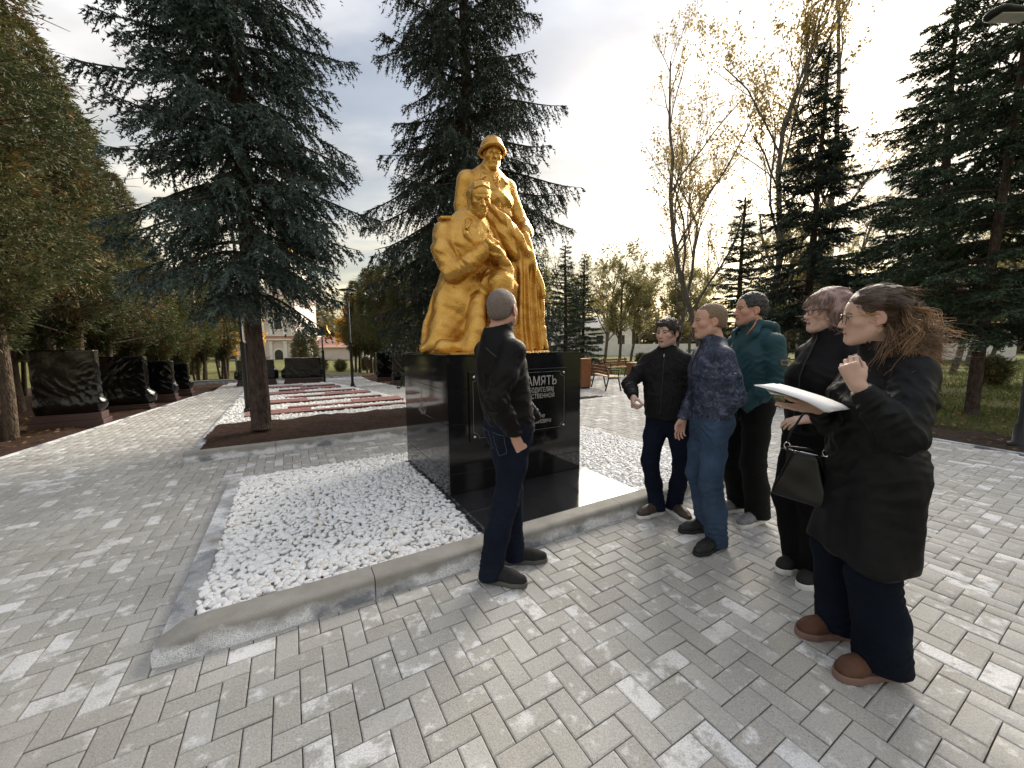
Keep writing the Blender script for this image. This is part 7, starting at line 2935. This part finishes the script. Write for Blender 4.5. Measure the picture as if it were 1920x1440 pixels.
# ------------------------------------------------------------------ lamps
M_lamp = simple('dark green grey metal', (0.018, 0.020, 0.020), 0.45, metal=0.4)
M_lamp_glass = simple('opal lamp disc', (0.55, 0.55, 0.52), 0.4)


def lamp_post(x, y, h, label, world_xy=None, sleeve=1.5, r=0.045):
    loc = (*world_xy, 0) if world_xy else W(x, y, 0.03)
    t = thing('lamp_post', label, 'lamp post', loc, 0, 'park lamps')
    k = min(1.0, h / 3.5)
    mb = MB()
    mb.lathe([(0.11 * k, -0.05), (0.11 * k, 0.02), (0.075 * k, 0.03), (0.07 * k, 0.09), (r * 1.2, 0.13)], 12)
    mb.build('base', M_lamp, t)
    mb = MB()
    s_ = min(sleeve, h * 0.6)
    mb.lathe([(r, 0.12), (r, s_), (r * 1.15, s_ + 0.01), (r * 1.15, s_ + 0.04), (r * 0.62, s_ + 0.06), (r * 0.58, h - 0.42 * k)], 12)
    mb.build('pole', M_lamp, t, True)
    mb = MB()
    for q in range(4):
        a = q * math.pi / 2 + 0.4
        mb.tube([(0.015 * math.cos(a), 0.015 * math.sin(a), h - 0.44 * k), (0.13 * k * math.cos(a), 0.13 * k * math.sin(a), h - 0.02)], 0.008, 6)
    mb.build('lamp_frame', M_lamp, t)
    mb = MB()
    mb.lathe([(0.05, h - 0.03), (0.30 * k, h - 0.015), (0.31 * k, h + 0.01), (0.2 * k, h + 0.035), (0.02, h + 0.045)], 20)
    mb.build('lamp_head', M_lamp, t, True)
    mb = MB()
    mb.lathe([(0.01, h - 0.045), (0.16 * k, h - 0.032), (0.16 * k, h - 0.026)], 16)
    mb.build('lens', M_lamp_glass, t)
    return t


lamp_post(-0.20, 7.75, 4.2, 'thick dark lamp post just left of the blue spruce trunk')
lamp_post(-0.42, 10.7, 3.4, 'second dark lamp post behind the first one by the left path')
lamp_post(-0.52, 13.0, 2.5, 'thin far lamp post touching the left side of the spruce trunk')
lamp_post(2.50, 12.1, 3.3, 'dark lamp post at the right edge of the far pebble bed')
lamp_post(1.78, 14.3, 2.0, 'far lamp with flat disc head standing against the yellow sky')
lamp_post(0, 0, 3.0, 'dark lamp post behind the left side of the statue', (-4.15, 16.6))
lamp_post(0, 0, 2.6, 'thin lamp post among the yellow trees at the far end', (-8.3, 21.0))
# street lamp at the right border
t = thing('street_lamp', 'street lamp with long flat head at the right border of the picture', 'street lamp', (7.18, 5.30, 0), 0)
mb = MB()
mb.lathe([(0.13, -0.05), (0.13, 0.03), (0.09, 0.05), (0.085, 0.28), (0.06, 0.32), (0.058, 2.4), (0.045, 2.45), (0.040, 5.50)], 14)
mb.build('post', M_lamp, t, True)
mb = MB()
mb.tube([(0, 0, 5.35), (-0.12, -0.01, 5.47), (-0.45, -0.03, 5.51)], 0.035, 8)
mb.build('arm', M_lamp, t, True)
S = Sculpt((-1.45, -0.25, 5.35), (-0.35, 0.2, 5.67), 0.014)
S.rc((-0.55, -0.03, 5.51), (-1.10, -0.06, 5.525), 0.10, 0.125, 0.01, 'u', ((0, 0, 1), 0.42))
S.cut((0, 0, -1), -5.485)
P, Q = S.mesh(1)
obj('lamp_head', mesh_np('lamp_head', P, Q, True), M_lamp, t)
mb = MB()
mb.box((-1.12, -0.13, 5.476), (-0.70, 0.03, 5.484))
mb.build('lens', M_lamp_glass, t)

# ------------------------------------------------------------------ benches and wooden bins
M_wood = simple('stained pine', (0.23, 0.095, 0.035), 0.6, 0.3, 20, 0.2, 60)
M_wood_l = simple('pale bench wood', (0.42, 0.25, 0.10), 0.6, 0.25, 20)
M_iron = simple('black iron', (0.012, 0.012, 0.012), 0.5)


def bench(loc, rz, label):
    t = thing('bench', label, 'bench', loc, rz, 'benches by the lawn')
    for sx in (-0.62, 0.62):
        mb = MB()
        mb.tube([(sx, -0.26, 0.0), (sx, -0.17, 0.42), (sx, -0.19, 0.64), (sx, 0.22, 0.66), (sx, 0.27, 0.62)], 0.022, 6)
        mb.tube([(sx, 0.24, 0.0), (sx, 0.14, 0.42), (sx, 0.25, 0.82)], 0.022, 6)
        mb.tube([(sx, -0.17, 0.40), (sx, 0.15, 0.40)], 0.022, 6)
        mb.build('side_frame', M_iron, t)
    for q in range(4):
        mb = MB()
        yy = -0.20 + 0.095 * q
        mb.box((-0.75, yy, 0.425), (0.75, yy + 0.08, 0.455), None, 0.004)
        mb.build('seat_slat', M_wood_l, t)
    for q in range(3):
        mb = MB()
        mb.box((-0.75, 0, -0.04), (0.75, 0.025, 0.04), Matrix.Translation((0, 0.165 + 0.030 * q, 0.54 + 0.105 * q)) @ Matrix.Rotation(R(-15), 4, 'X'), 0.004)
        mb.build('back_slat', M_wood, t)
    return t


def wood_bin(loc, rz, label, h=0.8, w=0.4):
    t = thing('litter_bin', label, 'litter bin', loc, rz, 'wooden bins by the benches')
    mb = MB()
    mb.box((-w / 2 + 0.02, -w / 2 + 0.02, -0.02), (w / 2 - 0.02, w / 2 - 0.02, 0.06))
    mb.build('foot', M_iron, t)
    n = 4
    for s_ in range(4):
        for q in range(n):
            mb = MB()
            a = -w / 2 + w * q / n
            mb.box((a + 0.003, -w / 2, 0.06), (a + w / n - 0.003, -w / 2 + 0.02, h), Matrix.Rotation(s_ * math.pi / 2, 4, 'Z'))
            mb.build('slat', M_wood, t)
    mb = MB()
    mb.box((-w / 2 - 0.01, -w / 2 - 0.01, h), (w / 2 + 0.01, w / 2 + 0.01, h + 0.03), None, 0.005)
    mb.build('lid', M_wood_l, t)
    return t


bench((3.0, 12.3, 0), R(98), 'bench with black iron arms just right of the pedestal')
wood_bin((2.35, 12.55, 0), R(20), 'tall wooden bin right beside the pedestal, left of the near bench', 0.95, 0.34)
bench((4.55, 16.4, 0), R(30), 'farther bench at the edge of the grass left of the charcoal jacketed man')
wood_bin((5.15, 16.0, 0), R(25), 'squat wooden bin at the end of the farther bench', 0.62, 0.5)

# ------------------------------------------------------------------ far buildings
M_cream = simple('cream plaster', (0.66, 0.58, 0.52), 0.85, 0.08, 1.5)
M_trim = simple('white trim', (0.80, 0.77, 0.72), 0.8, 0.05)
M_pink = simple('pink band', (0.50, 0.27, 0.21), 0.85, 0.12, 2)
M_pane = simple('dark window', (0.03, 0.032, 0.035), 0.15)
M_roof_g = simple('grey roof', (0.16, 0.16, 0.16), 0.6)
M_dome = simple('gold dome', (0.75, 0.45, 0.10), 0.3, metal=0.8)


def church():
    t = thing('church', 'pale church tower with arched windows and cornices far behind the blue spruce', 'church', (-27.5, 42.0, -1.4), R(8))

    def part(nm, m, *boxes):
        mb = MB()
        for b in boxes:
            mb.box(*b)
        return mb.build(nm, m, t)
    part('wall', M_cream, ((-3.6, 0, 0), (0.0, 7, 7.4)))
    part('wall', M_cream, ((0.35, -0.6, 0), (4.3, 6, 3.4)))
    part('wall', M_cream, ((0.6, -0.35, 3.95), (4.05, 6, 7.8)))
    part('wall', M_cream, ((0.95, 0.2, 8.3), (3.7, 5, 12.0)))
    part('cornice', M_trim, ((0.05, -0.9, 3.4), (4.6, 6.2, 3.55)), ((0.1, -0.85, 3.85), (4.55, 6.2, 3.95)))
    part('frieze', M_pink, ((0.2, -0.75, 3.55), (4.45, 6.1, 3.85)))
    part('cornice', M_trim, ((0.3, -0.65, 7.8), (4.35, 6.1, 8.0)), ((0.45, -0.5, 8.2), (4.2, 6.0, 8.3)))
    part('frieze', M_pink, ((0.45, -0.55, 8.0), (4.2, 6.05, 8.2)))
    part('cornice', M_trim, ((-3.8, -0.2, 4.6), (0.3, 7.1, 4.85)), ((-3.8, -0.2, 7.4), (0.3, 7.1, 7.6)))
    part('roof', M_roof_g, ((-3.7, -0.1, 7.6), (0.2, 7, 7.9)))
    for (x, y0, z0, z1) in ((0.5, -0.6, 0.1, 3.3), (1.55, -0.6, 0.1, 3.3), (3.0, -0.6, 0.1, 3.3), (4.0, -0.6, 0.1, 3.3), (0.75, -0.35, 4.0, 7.7), (1.6, -0.35, 4.0, 7.7), (2.95, -0.35, 4.0, 7.7), (3.75, -0.35, 4.0, 7.7)):
        mb = MB()
        mb.box((x - 0.16, y0 - 0.14, z0), (x + 0.16, y0 - 0.003, z1))
        mb.box((x - 0.22, y0 - 0.19, z1 - 0.18), (x + 0.22, y0 - 0.005, z1 - 0.01))
        mb.build('pilaster', M_trim, t)
    for (x, y0, zb, h, w) in ((2.28, -0.6, 0.9, 1.5, 0.42), (2.28, -0.35, 4.6, 1.9, 0.36), (-1.2, 0.0, 5.4, 1.2, 0.35), (-2.6, 0.0, 5.4, 1.2, 0.35), (-1.2, 0.0, 1.4, 1.8, 0.4), (-2.6, 0.0, 1.4, 1.8, 0.4), (2.3, 0.2, 8.9, 2.0, 0.4)):
        def arch(g):
            p = [(-w - g, 0 - g), (w + g, 0 - g)]
            for q in range(9):
                a = math.pi * q / 8
                p.append(((w + g) * math.cos(a), h - w + (w + g) * math.sin(a)))
            return p
        mb = MB()
        pts = arch(0.14)
        n = len(pts)
        mb.add([(x + p[0], y0 - 0.05, zb + p[1]) for p in pts] + [(x + p[0], y0 - 0.003, zb + p[1]) for p in pts], [list(range(n))] + [[i, n + i, n + (i + 1) % n, (i + 1) % n] for i in range(n)])
        fr = mb.build('window', M_trim, t)
        mb = MB()
        pts = arch(0.0)
        mb.add([(x + p[0], y0 - 0.058, zb + p[1]) for p in pts], [list(range(len(pts)))])
        mb.build('pane', M_pane, fr)
    mb = MB()
    mb.lathe([(0.5, 12.0), (0.5, 12.7), (0.9, 13.2), (0.95, 13.6), (0.6, 14.3), (0.15, 14.9), (0.04, 15.6)], 16, (2.3, 2.6, 0))
    mb.build('dome', M_dome, t, True)


church()
# small gold onion dome beside the church
t = thing('chapel', 'low chapel with reddish roof and small gold dome right of the church', 'chapel', (-19.5, 40.0, -1.0), R(-12))
mb = MB()
mb.box((-1.2, 0, 0), (4.6, 4, 2.2))
mb.build('wall', M_cream, t)
mb = MB()
mb.add([(-1.5, -0.3, 2.2), (4.9, -0.3, 2.2), (4.9, 4.3, 2.2), (-1.5, 4.3, 2.2), (-1.5, 2, 3.5), (4.9, 2, 3.0)], [[0, 1, 5, 4], [1, 2, 5], [2, 3, 4, 5], [3, 0, 4], [3, 2, 1, 0]])
mb.build('roof', M_pink, t)
mb = MB()
mb.lathe([(0.15, 2.9), (0.15, 3.3), (0.30, 3.6), (0.31, 3.75), (0.15, 4.0), (0.03, 4.3), (0.02, 4.6)], 14, (-0.6, 1.5, 0))
mb.build('dome', M_dome, t, True)

t = thing('perimeter_wall', 'white wall beyond the small trees behind the benches', 'wall', (3.0, 44.0, 0), R(-4))
mwhite = simple('white washed wall', (0.72, 0.71, 0.68), 0.9, 0.1, 2)
for q in range(9):
    mb = MB()
    mb.box((q * 2.6, 0, -0.2), (q * 2.6 + 2.5, 0.15, 1.25))
    mb.build('panel', mwhite, t)
    mb = MB()
    mb.box((q * 2.6 - 0.1, -0.05, -0.2), (q * 2.6 + 0.0, 0.2, 1.4))
    mb.build('post', mwhite, t)
for (loc, rz, w, d, h, lab) in (((30.0, 29.0, 0), R(-38), 10, 6, 4.2, 'long pale building behind the spruces at the right edge'), ((9.0, 52.0, 0), R(-5), 14, 6, 3.4, 'low white building beyond the far white wall')):
    t = thing('house', lab, 'building', loc, rz)
    mb = MB()
    mb.box((-w / 2, 0, -0.2), (w / 2, d, h))
    mb.build('wall', mwhite, t)
    mb = MB()
    mb.add([(-w / 2 - 0.3, -0.4, h), (w / 2 + 0.3, -0.4, h), (w / 2 + 0.3, d + 0.4, h), (-w / 2 - 0.3, d + 0.4, h), (-w / 2 - 0.3, d / 2, h + 1.5), (w / 2 + 0.3, d / 2, h + 1.5)], [[0, 1, 5, 4], [1, 2, 5], [2, 3, 4, 5], [3, 0, 4], [3, 2, 1, 0]])
    mb.build('roof', M_roof_g, t)
    for q in range(5):
        x = -w / 2 + w * (q + 0.5) / 5
        mb = MB()
        mb.box((x - 0.55, -0.05, 1.1), (x + 0.55, -0.003, 2.5))
        fr = mb.build('window', M_trim, t)
        mb = MB()
        mb.box((x - 0.45, -0.06, 1.2), (x + 0.45, -0.051, 2.4))
        mb.build('pane', M_pane, fr)

# ------------------------------------------------------------------ clipped thujas, shrubs
fb, sb = thuja_mesh(61, 2.3, 0.55, OLIVE2, 0.05, 1500, 10, 2, 0.06, 0.6)
fs_, ss_ = thuja_mesh(62, 1.0, 0.62, OLIVE2, 0.02, 900, 10, 4, 0.07, 0.6)
for (x, y, sc, lab) in ((-12.6, 24.0, 1.25, 'clipped column thuja left of the far disc lamp'), (-13.5, 24.6, 1.1, 'darker clipped column thuja beside the church')):
    plant_tree('column_thuja', lab, 'thuja', (x, y, -0.1), [('stem', sb), ('foliage', fb)], x, sc)
SF = [(-11.2, 22.5, 0.8), (-9.8, 22.0, 0.7), (-14.8, 22.5, 0.9), (-16.0, 23.5, 1.1), (-8.8, 23.2, 0.8), (-17.5, 21.0, 1.0), (-19.0, 22.0, 1.1)]
for k, (x, y, sc) in enumerate(SF):
    plant_tree('shrub', 'rounded green shrub at the far end of the path, %s from the left' % ORD[RANK(x, y, SF)], 'shrub', (x, y, -0.05), [('stem', ss_), ('foliage', fs_)], k, sc, 'shrubs at the far end')
SH = [(4.4, 20.5, 0.7), (7.6, 22.5, 0.9), (9.3, 24, 0.8), (16.0, 12.8, 1.0), (18, 12, 1.1), (14.2, 17, 1.0)]
for k, (x, y, sc) in enumerate(SH):
    plant_tree('shrub', 'rounded green shrub on the right lawn, %s from the left' % ORD[RANK(x, y, SH)], 'shrub', (x, y, -0.05), [('stem', ss_), ('foliage', fs_)], k, sc, 'shrubs on the lawn')

# ------------------------------------------------------------------ grass, fallen leaves, far wood
gr = np.random.default_rng(31)


def inside_right(x, y):
    L = np.stack([(x - A0[0]) * E1[0] + (y - A0[1]) * E1[1], (x - A0[0]) * E2[0] + (y - A0[1]) * E2[1]], 1)
    return ~paved(L[:, 0], L[:, 1]) & (L[:, 0] > interp(np.clip(L[:, 1], -6, 5.6), RE) + 1.3) | ((L[:, 1] > 8) & (L[:, 0] > 9.5) & ~paved(L[:, 0], L[:, 1]))


n = 90000
yy = 5.0 + 24 * gr.random(n) ** 1.6
xx = gr.uniform(0.05, 1.45, n) * yy
ok = inside_right(xx, yy)
xx, yy = xx[ok], yy[ok]
n = len(xx)
patch = np.sin(xx * 1.3 + 1.7 * np.sin(yy * 0.8)) + np.sin(yy * 1.9 + xx * 0.6)
keep = patch + gr.normal(0, 0.8, n) > -0.3
xx, yy = xx[keep], yy[keep]
n = len(xx)
P = np.stack([xx, yy, np.full(n, -0.07)], 1)
D = unit(np.stack([gr.normal(0, 0.45, n), gr.normal(0, 0.45, n), np.ones(n)], 1))
V, F = blades(P, D, None, gr.uniform(0.05, 0.13, n) * (1 + yy / 30), 0.010 * (1 + yy / 8), gr)
c = np.array((0.055, 0.085, 0.022)) + (np.array((0.20, 0.21, 0.07)) - np.array((0.055, 0.085, 0.022))) * gr.random(n)[:, None] ** 1.4
kind(obj('grass', mesh_np('grass', V, F, False, np.repeat(c, 3, 0)), M_leaf), 'stuff')
n = 2600
yy = 4.6 + 18 * gr.random(n) ** 1.5
xx = gr.uniform(0.05, 1.45, n) * yy
L = np.stack([(xx - A0[0]) * E1[0] + (yy - A0[1]) * E1[1], (xx - A0[0]) * E2[0] + (yy - A0[1]) * E2[1]], 1)
ok = ~paved(L[:, 0], L[:, 1]) & ((L[:, 0] > interp(np.clip(L[:, 1], -6, 5.6), RE) + 0.2) | (L[:, 1] > 6.5))
xx, yy = xx[ok], yy[ok]
# some on the mulch at the left as well
l2_ = np.stack([gr.uniform(-4.5, -2.9, 500), gr.uniform(3, 14, 500)], 1)
wl_ = Wa(l2_)
xx, yy = np.concatenate([xx, wl_[:, 0]]), np.concatenate([yy, wl_[:, 1]])
n = len(xx)
P = np.stack([xx, yy, np.full(n, 0.012) + gr.uniform(0, 0.02, n)], 1)
D = unit(np.stack([gr.normal(size=n), gr.normal(size=n), gr.normal(0, 0.25, n)], 1))
s = unit(np.cross(D, np.array((0, 0, 1.0)) + gr.normal(0, 0.3, (n, 3))))
Ls = gr.uniform(0.05, 0.10, n)
Q = np.empty((n, 4, 3))
Q[:, 0] = P
Q[:, 1] = P + D * (Ls * 0.5)[:, None] + s * (Ls * 0.35)[:, None]
Q[:, 2] = P + D * Ls[:, None]
Q[:, 3] = P + D * (Ls * 0.5)[:, None] - s * (Ls * 0.35)[:, None]
c = np.array((0.10, 0.055, 0.025)) + (np.array((0.38, 0.25, 0.09)) - np.array((0.10, 0.055, 0.025))) * gr.random(n)[:, None]
kind(obj('fallen_leaves', mesh_np('fallen_leaves', Q.reshape(-1, 3), np.arange(n * 4).reshape(-1, 4), False, np.repeat(c, 4, 0)), M_leaf), 'stuff')
# far wood that closes the horizon
n = 70000
az = R(-82) + R(164) * gr.random(n)
lump = 1 + 0.30 * np.sin(az * 23) + 0.25 * np.sin(az * 41 + 1) + 0.2 * np.sin(az * 71 + 2) + 0.15 * np.sin(az * 131)
rad_ = gr.uniform(66, 82, n)
hh = np.clip(lump, 0.35, 2) * 5.2 * gr.beta(1.1, 1.5, n)
P = np.stack([rad_ * np.sin(az), rad_ * np.cos(az), hh], 1)
D = unit(gr.normal(size=(n, 3)))
V, F = blades(P, D, None, gr.uniform(0.5, 1.1, n), gr.uniform(0.35, 0.7, n), gr)
cc_ = np.array((0.05, 0.055, 0.03)) + (np.array((0.20, 0.15, 0.06)) - np.array((0.05, 0.055, 0.03))) * gr.random(n)[:, None] ** 1.5
kind(obj('far_wood', mesh_np('far_wood', V, F, False, np.repeat(cc_, 3, 0)), M_leaf), 'stuff')
